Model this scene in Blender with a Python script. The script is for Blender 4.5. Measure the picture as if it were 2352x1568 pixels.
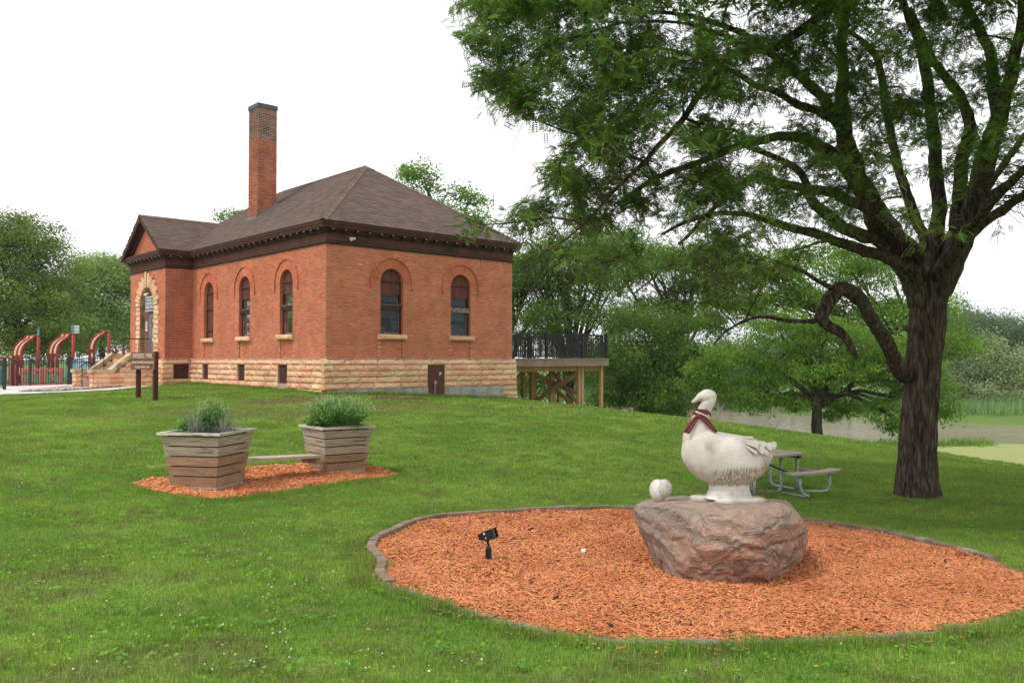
import bpy, math, random
import numpy as np
from mathutils import Vector, Matrix, noise as mnoise

for o in list(bpy.data.objects): bpy.data.objects.remove(o)
S = bpy.context.scene
COL = S.collection
R = random.Random(7)
rng = np.random.default_rng(7)

# ------------------------------------------------------------------ camera, world, sun, exposure
F = 1937.0                       # focal length in reference pixels (picture 2352 x 1568)
TILT = math.radians(1.24)
cam_d = bpy.data.cameras.new('camera'); cam = bpy.data.objects.new('camera', cam_d); COL.objects.link(cam)
cam.location = (0, 0, 0); cam.rotation_euler = (math.pi/2 + TILT, 0, 0)
cam_d.sensor_width = 36; cam_d.lens = F/2352*36; cam_d.clip_start = .05; cam_d.clip_end = 4000
S.camera = cam

world = bpy.data.worlds.new("World"); S.world = world; world.use_nodes = True
SUN_EL, SUN_AZ = math.radians(56), math.radians(-125)     # azimuth from +y towards +x
def build_world():
    nt = world.node_tree; nt.nodes.clear()
    out = nt.nodes.new('ShaderNodeOutputWorld'); bg = nt.nodes.new('ShaderNodeBackground')
    sky = nt.nodes.new('ShaderNodeTexSky'); sky.sky_type = 'NISHITA'; sky.sun_disc = False
    sky.sun_elevation = SUN_EL; sky.sun_rotation = SUN_AZ; sky.dust_density = 4
    hs = nt.nodes.new('ShaderNodeHueSaturation'); hs.inputs['Saturation'].default_value = .3
    nt.links.new(sky.outputs[0], hs.inputs['Color'])
    # overcast: a bright, nearly even cloud layer over the sky
    tc = nt.nodes.new('ShaderNodeTexCoord'); nz = nt.nodes.new('ShaderNodeTexNoise')
    nz.inputs['Scale'].default_value = 1.6; nz.inputs['Detail'].default_value = 4; nz.inputs['Roughness'].default_value = .5
    mp = nt.nodes.new('ShaderNodeMapping'); mp.inputs['Scale'].default_value = (1, 1, 2.5)
    nt.links.new(tc.outputs['Generated'], mp.inputs[0]); nt.links.new(mp.outputs[0], nz.inputs['Vector'])
    cr = nt.nodes.new('ShaderNodeValToRGB')
    cr.color_ramp.elements[0].position = .3; cr.color_ramp.elements[0].color = (9.3, 9.7, 10.2, 1)
    cr.color_ramp.elements[1].position = .62; cr.color_ramp.elements[1].color = (11.6, 11.7, 11.8, 1)
    nt.links.new(nz.outputs[0], cr.inputs[0])
    mx = nt.nodes.new('ShaderNodeMixRGB'); mx.inputs[0].default_value = .94
    nt.links.new(hs.outputs[0], mx.inputs[1]); nt.links.new(cr.outputs[0], mx.inputs[2])
    nt.links.new(mx.outputs[0], bg.inputs[0]); bg.inputs[1].default_value = .089
    nt.links.new(bg.outputs[0], out.inputs[0])
build_world()
sun_d = bpy.data.lights.new('sun', 'SUN'); sun = bpy.data.objects.new('sun', sun_d); COL.objects.link(sun)
sun_d.energy = 1.5; sun_d.angle = math.radians(14); sun_d.color = (1, .955, .89)
_sd = Vector((math.sin(SUN_AZ)*math.cos(SUN_EL), math.cos(SUN_AZ)*math.cos(SUN_EL), math.sin(SUN_EL)))
sun.rotation_euler = _sd.to_track_quat('Z', 'Y').to_euler(); sun.location = (-20, -20, 30)
S.view_settings.view_transform = 'Standard'; S.view_settings.look = 'None'
S.view_settings.exposure = 0.42; S.view_settings.gamma = 1; S.view_settings.use_curve_mapping = False
S.render.engine = 'CYCLES'
S.cycles.max_bounces = 6; S.cycles.diffuse_bounces = 3; S.cycles.transparent_max_bounces = 12
S.cycles.transmission_bounces = 3; S.cycles.glossy_bounces = 2
S.cycles.use_denoising = True

def ray(px, py):
    u, w = (px-1176)/F, (784-py)/F
    c, s = math.cos(TILT), math.sin(TILT)
    d = Vector((u, c - w*s, s + w*c)); return d/d.y
def at(px, py, Y):               # the point of the photograph (px, py) at forward distance Y
    return ray(px, py)*Y

# ------------------------------------------------------------------ helpers
def ss(a, b, x):
    t = np.clip((np.asarray(x, float)-a)/(b-a), 0, 1); return t*t*(3-2*t)

def tag(o, label=None, cat=None, group=None, kind=None):
    if label: o['label'] = label
    if cat: o['category'] = cat
    if group: o['group'] = group
    if kind: o['kind'] = kind
    return o
def empty(name, loc=(0, 0, 0), rz=0.0, label=None, cat=None, group=None):
    o = bpy.data.objects.new(name, None); COL.objects.link(o)
    o.empty_display_size = .2; o.location = loc; o.rotation_euler = (0, 0, rz)
    return tag(o, label, cat, group)
class MB:
    def __init__(s): s.v, s.f, s.r, s.m = [], [], [], []
    def add(s, vs, fs, rnd=0.0, mi=0):
        b = len(s.v); s.v += [tuple(v) for v in vs]; s.f += [tuple(b+i for i in f) for f in fs]
        s.r += [rnd]*len(vs); s.m += [mi]*len(fs); return s
    def box(s, x0, x1, y0, y1, z0, z1, rnd=0.0, M=None, mi=0, back=True):
        vs = [Vector(p) for p in ((x0,y0,z0),(x1,y0,z0),(x1,y1,z0),(x0,y1,z0),(x0,y0,z1),(x1,y0,z1),(x1,y1,z1),(x0,y1,z1))]
        if M: vs = [M @ v for v in vs]
        return s.add(vs, [(0,3,2,1),(4,5,6,7),(0,1,5,4),(1,2,6,5),(2,3,7,6),(3,0,4,7)], rnd, mi)
    def tube(s, pts, rad, n=8, caps=True, rnd=0.0, mi=0, sq=None):
        pts = [Vector(p) for p in pts]; k = len(pts)
        if not hasattr(rad, '__len__'): rad = [rad]*k
        b = len(s.v); up = None; vs = []
        for i, p in enumerate(pts):
            t = (pts[min(i+1, k-1)]-pts[max(i-1, 0)])
            t = t.normalized() if t.length > 1e-9 else Vector((0, 0, 1))
            if up is None:
                up = Vector((1, 0, 0)) if abs(t.z) > .8 else Vector((0, 0, 1))
            up = (up - t*up.dot(t))
            up = up.normalized() if up.length > 1e-6 else t.orthogonal().normalized()
            w = t.cross(up)
            for j in range(n):
                a = 2*math.pi*j/n
                vs.append(p + (up*math.cos(a)*(sq or 1) + w*math.sin(a))*rad[i])
        fs = [(i*n+j, i*n+(j+1) % n, (i+1)*n+(j+1) % n, (i+1)*n+j) for i in range(k-1) for j in range(n)]
        if caps: fs += [tuple(range(n-1, -1, -1)), tuple((k-1)*n+j for j in range(n))]
        return s.add(vs, fs, rnd, mi)
    def bar(s, a, b, w, h=None, up=(0, 0, 1), rnd=0.0, mi=0):
        a, b = Vector(a), Vector(b); h = h or w; t = (b-a).normalized(); up = Vector(up)
        x = t.cross(up); x = x.normalized() if x.length > 1e-6 else t.orthogonal().normalized(); y = x.cross(t)
        vs = [p + x*w/2*i + y*h/2*j for p in (a, b) for i, j in ((-1,-1),(1,-1),(1,1),(-1,1))]
        return s.add(vs, [(0,3,2,1),(4,5,6,7),(0,1,5,4),(1,2,6,5),(2,3,7,6),(3,0,4,7)], rnd, mi)
    def build(s, name, mat, parent=None, smooth=False, inv=None):
        me = bpy.data.meshes.new(name); me.from_pydata(s.v, [], s.f)
        if s.v:
            at_ = me.attributes.new('rnd', 'FLOAT', 'POINT'); at_.data.foreach_set('value', np.array(s.r, np.float32))
        return link(name, me, mat, parent, smooth, s.m if any(s.m) else None)
INV = {}
def link(name, me, mat, parent=None, smooth=False, mi=None):
    mats = mat if isinstance(mat, (list, tuple)) else [mat]
    if len(me.materials) == 0:
        for m in mats: me.materials.append(m)
        if mi: me.polygons.foreach_set('material_index', mi)
        if smooth: me.polygons.foreach_set('use_smooth', [True]*len(me.polygons))
    me.update()
    o = bpy.data.objects.new(name, me); COL.objects.link(o)
    if parent:
        o.parent = parent
        r = parent
        while r.parent: r = r.parent
        if r.name in INV and parent == r: o.matrix_parent_inverse = INV[r.name]
    return o
def np_mesh(name, V, Fc, mat, parent=None, rnd=None, smooth=False):
    """V (n,3); Fc (m,k) faces of k corners; quick numpy mesh"""
    V = np.asarray(V, np.float32); Fc = np.asarray(Fc, np.int32); m, k = Fc.shape
    me = bpy.data.meshes.new(name); me.vertices.add(len(V)); me.vertices.foreach_set('co', V.ravel())
    me.loops.add(m*k); me.loops.foreach_set('vertex_index', Fc.ravel())
    me.polygons.add(m); me.polygons.foreach_set('loop_start', np.arange(0, m*k, k, dtype=np.int32))
    me.polygons.foreach_set('loop_total', np.full(m, k, np.int32))
    me.update(calc_edges=True)
    if rnd is not None:
        a = me.attributes.new('rnd', 'FLOAT', 'POINT'); a.data.foreach_set('value', np.asarray(rnd, np.float32))
    return link(name, me, mat, parent, smooth)
def rots(yaw, pitch, roll):
    cy, sy, cp, sp, cr, sr = np.cos(yaw), np.sin(yaw), np.cos(pitch), np.sin(pitch), np.cos(roll), np.sin(roll)
    M = np.empty((len(yaw), 3, 3))
    M[:,0,0]=cy*cp; M[:,0,1]=cy*sp*sr-sy*cr; M[:,0,2]=cy*sp*cr+sy*sr
    M[:,1,0]=sy*cp; M[:,1,1]=sy*sp*sr+cy*cr; M[:,1,2]=sy*sp*cr-cy*sr
    M[:,2,0]=-sp; M[:,2,1]=cp*sr; M[:,2,2]=cp*cr
    return M
def stamp(tv, tf, pos, M, sc):
    """copy a little template (k verts, faces) onto every position"""
    tv = np.asarray(tv, float); tf = np.asarray(tf, int); n, k = len(pos), len(tv)
    V = np.einsum('nij,kj->nki', M, tv)*np.asarray(sc).reshape(-1, 1, 1) + pos[:, None, :]
    Fc = tf[None] + (np.arange(n)*k)[:, None, None]
    return V.reshape(-1, 3), Fc.reshape(-1, tf.shape[1])
def inpoly(x, y, poly):
    x = np.asarray(x, float); y = np.asarray(y, float); c = np.zeros(x.shape, bool); n = len(poly)
    for i in range(n):
        x1, y1 = poly[i][:2]; x2, y2 = poly[i-1][:2]
        if y1 == y2: continue
        k = ((y1 > y) != (y2 > y)) & (x < (x2-x1)*(y-y1)/(y2-y1)+x1); c ^= k
    return c
def copy_tree(o, parent=None):
    c = o.copy(); COL.objects.link(c); c.parent = parent
    for ch in list(o.children): copy_tree(ch, c)
    return c

# ------------------------------------------------------------------ materials
def mat(name, col, c2=None, rough=.85, nscale=6, bump=.25, bscale=40, rv=.25, spec=.3, metal=0.0, mixlo=.35, mixhi=.65,
        stretch=(1, 1, 1), objrnd=True, transl=0.0, c3=None, c3scale=.7, c3lo=.5, c3hi=.7, world_c=True, hue=.0):
    m = bpy.data.materials.new(name); m.use_nodes = True; nt = m.node_tree; N, L = nt.nodes, nt.links
    bs = N['Principled BSDF']; bs.inputs['Roughness'].default_value = rough; bs.inputs['Metallic'].default_value = metal
    bs.inputs['Specular IOR Level'].default_value = spec
    if world_c: g = N.new('ShaderNodeNewGeometry'); co = g.outputs['Position']
    else: g = N.new('ShaderNodeTexCoord'); co = g.outputs['Object']
    mp = N.new('ShaderNodeMapping'); mp.inputs['Scale'].default_value = stretch; L.new(co, mp.inputs[0]); co = mp.outputs[0]
    def noise(sc, det=4, r=.6):
        n = N.new('ShaderNodeTexNoise'); n.inputs['Scale'].default_value = sc; n.inputs['Detail'].default_value = det
        n.inputs['Roughness'].default_value = r; L.new(co, n.inputs['Vector']); return n.outputs[0]
    def rng_(x, lo, hi):
        r = N.new('ShaderNodeMapRange'); r.inputs[1].default_value = lo; r.inputs[2].default_value = hi
        r.interpolation_type = 'SMOOTHSTEP'; L.new(x, r.inputs[0]); return r.outputs[0]
    def mix(f, a, b):
        x = N.new('ShaderNodeMixRGB')
        if hasattr(f, 'links') or not isinstance(f, float): L.new(f, x.inputs[0])
        else: x.inputs[0].default_value = f
        for i, c in ((1, a), (2, b)):
            if isinstance(c, tuple): x.inputs[i].default_value = (*c, 1)
            else: L.new(c, x.inputs[i])
        return x.outputs[0]
    c = mix(rng_(noise(nscale), mixlo, mixhi), col, c2 or tuple(v*.8 for v in col))
    if c3: c = mix(rng_(noise(c3scale, 3), c3lo, c3hi), c, c3)
    # per piece variation: the attribute 'rnd' plus the object's own random number
    at_ = N.new('ShaderNodeAttribute'); at_.attribute_name = 'rnd'
    ad = N.new('ShaderNodeMath'); ad.operation = 'ADD'; L.new(at_.outputs['Fac'], ad.inputs[0])
    if objrnd:
        oi = N.new('ShaderNodeObjectInfo'); L.new(oi.outputs['Random'], ad.inputs[1])
    else: ad.inputs[1].default_value = 0
    fr = N.new('ShaderNodeMath'); fr.operation = 'FRACT'; L.new(ad.outputs[0], fr.inputs[0])
    mr = N.new('ShaderNodeMapRange'); mr.inputs[3].default_value = 1-rv; mr.inputs[4].default_value = 1+rv*.8; L.new(fr.outputs[0], mr.inputs[0])
    hs = N.new('ShaderNodeHueSaturation'); L.new(mr.outputs[0], hs.inputs['Value']); L.new(c, hs.inputs['Color'])
    if hue:
        m2 = N.new('ShaderNodeMath'); m2.operation = 'MULTIPLY'; m2.inputs[1].default_value = 7.31; L.new(fr.outputs[0], m2.inputs[0])
        f2 = N.new('ShaderNodeMath'); f2.operation = 'FRACT'; L.new(m2.outputs[0], f2.inputs[0])
        mh = N.new('ShaderNodeMapRange'); mh.inputs[3].default_value = .5-hue; mh.inputs[4].default_value = .5+hue
        L.new(f2.outputs[0], mh.inputs[0]); L.new(mh.outputs[0], hs.inputs['Hue'])
    L.new(hs.outputs[0], bs.inputs['Base Color'])
    if bump:
        bp = N.new('ShaderNodeBump'); bp.inputs['Strength'].default_value = bump; bp.inputs['Distance'].default_value = .02
        L.new(noise(bscale, 5, .65), bp.inputs['Height']); L.new(bp.outputs[0], bs.inputs['Normal'])
    if transl:
        tr = N.new('ShaderNodeBsdfTranslucent'); ms = N.new('ShaderNodeMixShader'); ms.inputs[0].default_value = transl
        hs2 = N.new('ShaderNodeHueSaturation'); hs2.inputs['Value'].default_value = 1.5; hs2.inputs['Hue'].default_value = .485
        L.new(hs.outputs[0], hs2.inputs['Color']); L.new(hs2.outputs[0], tr.inputs[0])
        L.new(bs.outputs[0], ms.inputs[1]); L.new(tr.outputs[0], ms.inputs[2]); L.new(ms.outputs[0], N['Material Output'].inputs[0])
    return m
def glass_mat(name, tint=(.55, .6, .62), t=.6):
    m = bpy.data.materials.new(name); m.use_nodes = True; nt = m.node_tree; N, L = nt.nodes, nt.links
    N.remove(N['Principled BSDF'])
    tr = N.new('ShaderNodeBsdfTransparent'); tr.inputs[0].default_value = (*tint, 1)
    gl = N.new('ShaderNodeBsdfGlossy'); gl.inputs['Roughness'].default_value = .04; gl.inputs[0].default_value = (.8, .85, .9, 1)
    fr = N.new('ShaderNodeFresnel'); fr.inputs[0].default_value = 1.3
    ms = N.new('ShaderNodeMixShader'); L.new(fr.outputs[0], ms.inputs[0]); L.new(tr.outputs[0], ms.inputs[1]); L.new(gl.outputs[0], ms.inputs[2])
    L.new(ms.outputs[0], N['Material Output'].inputs[0]); return m

m_brick = mat('red_brick', (.65, .195, .105), (.56, .155, .082), nscale=1.3, bump=.4, bscale=90, rv=.18, hue=.012, c3=(.44, .115, .065), c3scale=.45, c3lo=.52, c3hi=.8)
m_mortar = mat('mortar', (.68, .39, .27), (.55, .28, .18), nscale=2, bump=.3, bscale=120, rv=.0)
m_mortarp = mat('pale_mortar', (.5, .36, .27), (.36, .22, .16), nscale=3, bump=.3, bscale=120, rv=.0)
m_stone = mat('sandstone', (.80, .53, .33), (.74, .37, .22), nscale=1.6, bump=1.0, bscale=22, rv=.16, hue=.012, c3=(.40, .29, .19), c3scale=3, c3lo=.6, c3hi=.8)
m_ashlar = mat('smooth_sandstone', (.62, .44, .27), (.5, .33, .2), nscale=3, bump=.3, bscale=60, rv=.12, c3=(.24, .21, .16), c3scale=1.5)
m_concrete = mat('grey_concrete', (.40, .40, .37), (.25, .25, .22), nscale=2.5, bump=.4, bscale=50, rv=.06)
m_walk = mat('pale_concrete', (.62, .60, .57), (.5, .49, .46), nscale=1.5, bump=.2, bscale=60, rv=.05)
m_brown = mat('brown_painted_wood', (.085, .026, .017), (.055, .02, .014), nscale=5, bump=.2, bscale=60, rv=.2, rough=.7, c3=(.13, .05, .035), c3scale=4, c3lo=.58, c3hi=.75)
m_dkbrown = mat('dark_brown_trim', (.04, .018, .014), (.055, .026, .02), nscale=4, bump=.2, rv=.15, rough=.7)
m_board = mat('weathered_red_board', (.17, .052, .035), (.10, .035, .025), nscale=9, stretch=(1, 1, .15), bump=.3, rv=.2, rough=.8, c3=(.24, .11, .09), c3scale=9, c3lo=.6)
m_shingle = mat('asphalt_shingle', (.142, .098, .08), (.122, .084, .069), nscale=1.5, bump=.5, bscale=180, rv=.2, rough=.95, hue=.01)
m_capmat = mat('chimney_cap_metal', (.10, .11, .11), rough=.6, rv=.1, bump=.1)
m_flash = mat('grey_flashing', (.2, .21, .22), rough=.6, bump=.2, rv=.2)
m_glass = glass_mat('window_glass')
m_dark = mat('dark_interior', (.05, .05, .045), bump=0, rv=0)
m_curt = mat('net_curtain', (.55, .56, .53), (.35, .36, .34), nscale=10, stretch=(6, 6, .5), bump=.3, rv=.1)
m_white = mat('white_paint', (.75, .75, .73), (.62, .62, .6), rough=.6, bump=.1, rv=.05)
m_sash = mat('weathered_pale_sash', (.30, .24, .21), (.1, .05, .04), nscale=12, rough=.8, bump=.3)
m_blackmetal = mat('black_metal', (.012, .013, .018), rough=.4, bump=0, rv=.1, spec=.5)
m_greymetal = mat('galvanised_steel', (.42, .44, .46), (.32, .34, .36), nscale=14, rough=.45, bump=.1, rv=.05, metal=.6)
m_door = mat('grey_door', (.20, .19, .19), rough=.5, bump=.05, rv=0)
m_timber = mat('treated_timber', (.62, .40, .18), (.45, .28, .13), nscale=7, stretch=(1, 1, .2), bump=.2, rv=.15)
m_fascia = mat('brown_composite', (.36, .235, .18), (.26, .165, .125), nscale=2, bump=.1, rv=.05)
m_deckb = mat('deck_board', (.40, .36, .32), rough=.8, rv=.1)
m_sign = mat('brown_sign_board', (.26, .10, .065), (.12, .045, .028), nscale=5, bump=.2, rv=.1)
m_post = mat('dark_red_post', (.085, .025, .018), (.06, .02, .015), nscale=6, bump=.3, rv=.15)
m_cream = mat('cream_lettering', (.68, .62, .5), bump=0, rv=0)
m_redp = mat('red_plastic', (.36, .03, .03), (.28, .025, .03), rough=.5, bump=0, rv=.1)
m_creamp = mat('cream_plastic', (.68, .56, .36), rough=.5, bump=0, rv=.1)
m_pinkp = mat('salmon_plastic', (.50, .14, .12), (.4, .1, .09), rough=.6, bump=.05, rv=.15)
m_greenp = mat('green_plastic', (.10, .28, .19), rough=.6, bump=0, rv=.1)
m_bluep = mat('teal_plastic', (.10, .28, .36), rough=.5, bump=0, rv=.1)
m_soil = mat('soil', (.05, .035, .022), bump=.8, bscale=30)
# ------------------------------------------------------------------ the ground
CT = [(0,0,-1.6),(-3,0,-1.6),(3,0,-1.62),(0,4,-1.66),(-4,5,-1.65),(4,5,-1.76),(1.9,7.2,-1.88),(-.22,7.8,-1.877),(-.96,10.6,-1.96),
 (3.6,11.2,-2.16),(4.6,7.6,-1.98),(7.7,16,-2.55),(5.2,15.8,-2.62),(-3.9,11.3,-1.77),(-2.9,13.4,-1.84),(-10.4,24.5,-1.20),(-5.97,27,-1.10),
 (-2.6,29.7,-1.32),(.0,32.5,-1.52),(-13.3,34.9,-.99),(-14.5,31,-1.15),(-20,33,-1.33),(-28,48,-1.6),(4.15,37.1,-2.45),(2.8,36.1,-2.22),
 (9.7,36,-2.98),(14.6,32,-3.50),(18.2,30,-4.03),(5.9,40,-2.98),(12,43,-4.7),(20,40,-6.2),(6,48,-4.9),(24,32,-6.0),(-30,30,-1.4),
 (-10,48,-1.7),(0,46,-3.4),(-30,10,-1.5),(-12,5,-1.5),(-13,14,-1.42),(26,12,-3.3),(12,6,-2.15),(26,0,-2.6),(-30,-3,-1.5),(14,22,-3.02),(0,20,-1.85),(-6,20,-1.5)]
CT = np.array(CT, float); _cx, _cz = CT[:, :2], CT[:, 2]
def _U(r): return np.where(r > 1e-9, r*r*np.log(np.maximum(r, 1e-9)), 0)
_n = len(CT); _K = _U(np.linalg.norm(_cx[:, None]-_cx[None], axis=2)) + np.eye(_n)*3.0
_P = np.hstack([np.ones((_n, 1)), _cx]); _A = np.block([[_K, _P], [_P.T, np.zeros((3, 3))]])
_w = np.linalg.solve(_A, np.concatenate([_cz, np.zeros(3)]))
def near_shore(x): return 76 + .12*np.clip(x, -60, 200)
def far_shore(x): return np.maximum(117 + (68-x)*np.where(x < 68, 1.15, .1), near_shore(x)+14)
def gz(x, y):
    x = np.atleast_1d(np.asarray(x, float)); y = np.atleast_1d(np.asarray(y, float))
    xc, yc = np.clip(x, -32, 26), np.clip(y, -4, 48)
    q = np.stack([xc.ravel(), yc.ravel()], 1)
    z = np.empty(len(q))
    for i in range(0, len(q), 20000):
        d = np.linalg.norm(q[i:i+20000, None]-_cx[None], axis=2)
        z[i:i+20000] = _U(d) @ _w[:_n] + _w[_n] + q[i:i+20000] @ _w[_n+1:]
    z = z.reshape(x.shape)
    s = ss(43, 58, y)*ss(-14, 3, x); s2 = ss(20, 45, x)*ss(18, 45, y)
    fl = -8.0
    z = z*(1-s)+fl*s; z = z*(1-s2)+fl*s2
    zl = z*(1-ss(60, 90, y)) + (-2.0)*ss(60, 90, y); z = np.where(x < -14, zl, z)
    z = z*(1-ss(62, 74, y)*ss(-30, -5, x)) + fl*ss(62, 74, y)*ss(-30, -5, x)
    ns, fs_ = near_shore(x), far_shore(x)
    riv = ss(-1, 2.5, y-ns)*(1-ss(-3, 2, y-fs_))*ss(-45, -15, x)
    z = z*(1-riv) - 10.6*riv
    far = ss(-3, 2, y-fs_)*ss(-45, -15, x)
    zf = -8.7 + 1.1*ss(0, 6, y-fs_) + 1.5*ss(8, 30, y-fs_)
    return z*(1-far) + zf*far
def g1(x, y): return float(gz([x], [y])[0])
def onground(px, py):            # where the sight line through (px, py) meets the lawn
    d = ray(px, py); lo, Y = 1.0, 1.5
    while Y < 75:
        if g1(d.x*Y, Y) > d.z*Y: break
        lo = Y; Y += .4
    for _ in range(14):
        m = (lo+Y)/2
        if g1(d.x*m, m) > d.z*m: Y = m
        else: lo = m
    return Vector((d.x*Y, Y, g1(d.x*Y, Y)))

EYE = 1.6
BED_PX = [(1400,1172),(1300,1173),(1220,1177),(1150,1182),(1080,1186),(1010,1191),(960,1202),(920,1217),(890,1232),(858,1246),(852,1264),(872,1284),(880,1300),(868,1322),
 (900,1345),(960,1367),(1040,1395),(1120,1420),(1200,1440),(1300,1462),(1400,1473),(1500,1478),(1650,1480),(1800,1476),(1950,1469),(2100,1460),(2250,1440),(2352,1408),(2440,1385),
 (2440,1345),(2352,1322),(2290,1294),(2200,1268),(2100,1243),(2000,1223),(1900,1207),(1800,1196),(1700,1187),(1600,1180),(1500,1174)]
BED = [onground(*p) for p in BED_PX]
def densify(P, step):
    out = []
    for i in range(len(P)):
        a, b = P[i], P[(i+1) % len(P)]; n = max(1, int((b-a).length/step))
        out += [a.lerp(b, k/n) for k in range(n)]
    return out
PATCH_PX = [(305,1112),(345,1102),(385,1098),(450,1085),(600,1074),(700,1066),(800,1070),(860,1075),(912,1090),(870,1098),(790,1107),(700,1121),(620,1133),(560,1142),(497,1148),(420,1139),(355,1130)]
PATCH = [onground(*p) for p in PATCH_PX]
ALPHA = math.atan2(.676, .737)
BU = Vector((math.cos(ALPHA), math.sin(ALPHA), 0)); BV = Vector((-math.sin(ALPHA), math.cos(ALPHA), 0)); BC = Vector((-5.97, 27, 0))
def bw(x, y, z=0): return BC + BU*x + BV*y + Vector((0, 0, z))
WALK = [(-32, 36.2), (-23.5, 32.2), (-17.4, 30.9), (-14.9, 31.2), (-14.2, 33.2), (-16.5, 36.5), (-19, 41), (-21, 47.5), (-34, 49)]
GRAVEL = [(-19.6, 33.4), (-17.2, 32.2), (-15.4, 33.4), (-16.9, 35.4), (-18.6, 36.4)]

def grass_col(N, L, base_out):
    pass
def lawn_material(name, blade):
    m = bpy.data.materials.new(name); m.use_nodes = True; nt = m.node_tree; N, L = nt.nodes, nt.links
    bs = N['Principled BSDF']; bs.inputs['Roughness'].default_value = .75 if blade else .95; bs.inputs['Specular IOR Level'].default_value = .25 if blade else .1
    g = N.new('ShaderNodeNewGeometry'); P = g.outputs['Position']
    def noise(sc, det=3, r=.55, off=0):
        mp = N.new('ShaderNodeMapping'); mp.inputs['Location'].default_value = (off, off*1.7, 0); mp.inputs['Scale'].default_value = (1, 1, .2); L.new(P, mp.inputs[0])
        n = N.new('ShaderNodeTexNoise'); n.inputs['Scale'].default_value = sc; n.inputs['Detail'].default_value = det
        n.inputs['Roughness'].default_value = r; L.new(mp.outputs[0], n.inputs['Vector']); return n.outputs[0]
    def rg(x, a, b, c=0., d=1.):
        r = N.new('ShaderNodeMapRange'); r.interpolation_type = 'SMOOTHSTEP'
        for i, v in ((1, a), (2, b), (3, c), (4, d)): r.inputs[i].default_value = v
        L.new(x, r.inputs[0]); return r.outputs[0]
    def mix(f, a, b):
        x = N.new('ShaderNodeMixRGB'); L.new(f, x.inputs[0])
        for i, c in ((1, a), (2, b)):
            if isinstance(c, tuple): x.inputs[i].default_value = (*c, 1)
            else: L.new(c, x.inputs[i])
        return x.outputs[0]
    def mul(a, b):
        x = N.new('ShaderNodeMath'); x.operation = 'MULTIPLY'; L.new(a, x.inputs[0])
        if isinstance(b, float): x.inputs[1].default_value = b
        else: L.new(b, x.inputs[1])
        return x.outputs[0]
    c = mix(rg(noise(.55), .35, .65), (.15, .30, .035), (.24, .39, .055))
    c = mix(rg(noise(2.3, 4), .46, .7), c, (.18, .235, .055))
    c = mix(mul(rg(noise(1.1, 4, .6, 13), .5, .75), .4), c, (.08, .19, .022))
    c = mix(mul(rg(noise(5.5, 3, .6, 23), .56, .7), .6), c, (.24, .22, .10))
    c = mix(mul(rg(noise(.22, 3, .5, 7), .52, .72), .55), c, (.30, .42, .07))             # yellower swathes
    sp = N.new('ShaderNodeSeparateXYZ'); L.new(P, sp.inputs[0])
    # the floodplain by the river is paler, drier grass
    c = mix(mul(rg(sp.outputs['Z'], -6.2, -7.2), rg(sp.outputs['Y'], 92, 88)), c, (.42, .43, .17))
    c = mix(rg(sp.outputs['Y'], 95, 105), c, (.13, .22, .05))
    # worn, straw coloured patches by the building's corner
    def blob(cx, cy, rx, ry, soft=.5, ang=ALPHA):
        mp = N.new('ShaderNodeMapping'); mp.vector_type = 'TEXTURE'
        mp.inputs['Location'].default_value = (cx, cy, 0); mp.inputs['Rotation'].default_value = (0, 0, ang); mp.inputs['Scale'].default_value = (rx, ry, 1000)
        L.new(P, mp.inputs[0]); ln = N.new('ShaderNodeVectorMath'); ln.operation = 'LENGTH'; L.new(mp.outputs[0], ln.inputs[0])
        ad = N.new('ShaderNodeMath'); ad.operation = 'ADD'; L.new(ln.outputs['Value'], ad.inputs[0]); L.new(rg(noise(1.9, 5, .7, 3), 0, 1, -.45, .45), ad.inputs[1])
        return rg(ad.outputs[0], 1., 1-soft)
    for cx, cy, rx, ry, st, col in ((-6.6, 24.6, 1.7, 1.0, .8, (.27, .20, .10)), (-3.6, 26.9, 1.5, .7, .9, (.22, .14, .085)), (-4.5, 23.3, 4.5, 1.6, .5, (.26, .23, .10)),
                                (1.4, 32.6, 1.6, .5, .8, (.25, .19, .10)), (-8.4, 21.5, 3.5, 1.2, .35, (.24, .22, .09)), (1.5, 27.5, 3.0, .9, .4, (.26, .24, .1)), (-1.9, 3.9, .6, .28, .5, (.18, .13, .07)),
                                (-3.6, 6.2, 1.3, .5, .35, (.2, .2, .08)), (3.9, 15.6, 2.2, 1.0, .3, (.15, .14, .06)), (-2.2, 4.6, .9, .35, .35, (.2, .17, .08))):
        c = mix(mul(blob(cx, cy, rx, ry), st), c, col)
    if blade:
        at_ = N.new('ShaderNodeAttribute'); at_.attribute_name = 'rnd'
        hs = N.new('ShaderNodeHueSaturation'); L.new(rg(at_.outputs['Fac'], 0, 1, .72, 1.5), hs.inputs['Value']); L.new(c, hs.inputs['Color'])
        m2 = N.new('ShaderNodeMath'); m2.operation = 'MULTIPLY'; m2.inputs[1].default_value = 9.7; L.new(at_.outputs['Fac'], m2.inputs[0])
        f2 = N.new('ShaderNodeMath'); f2.operation = 'FRACT'; L.new(m2.outputs[0], f2.inputs[0]); L.new(rg(f2.outputs[0], 0, 1, .475, .515), hs.inputs['Hue'])
        c = hs.outputs[0]
        dr = N.new('ShaderNodeMath'); dr.operation = 'GREATER_THAN'; dr.inputs[1].default_value = .93; L.new(f2.outputs[0], dr.inputs[0])
        c = mix(mul(dr.outputs[0], .8), c, (.30, .26, .13))
        tr = N.new('ShaderNodeBsdfTranslucent'); L.new(c, tr.inputs[0]); ms = N.new('ShaderNodeMixShader'); ms.inputs[0].default_value = .35
        L.new(c, bs.inputs['Base Color']); L.new(bs.outputs[0], ms.inputs[1]); L.new(tr.outputs[0], ms.inputs[2]); L.new(ms.outputs[0], N['Material Output'].inputs[0])
    else:
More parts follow.
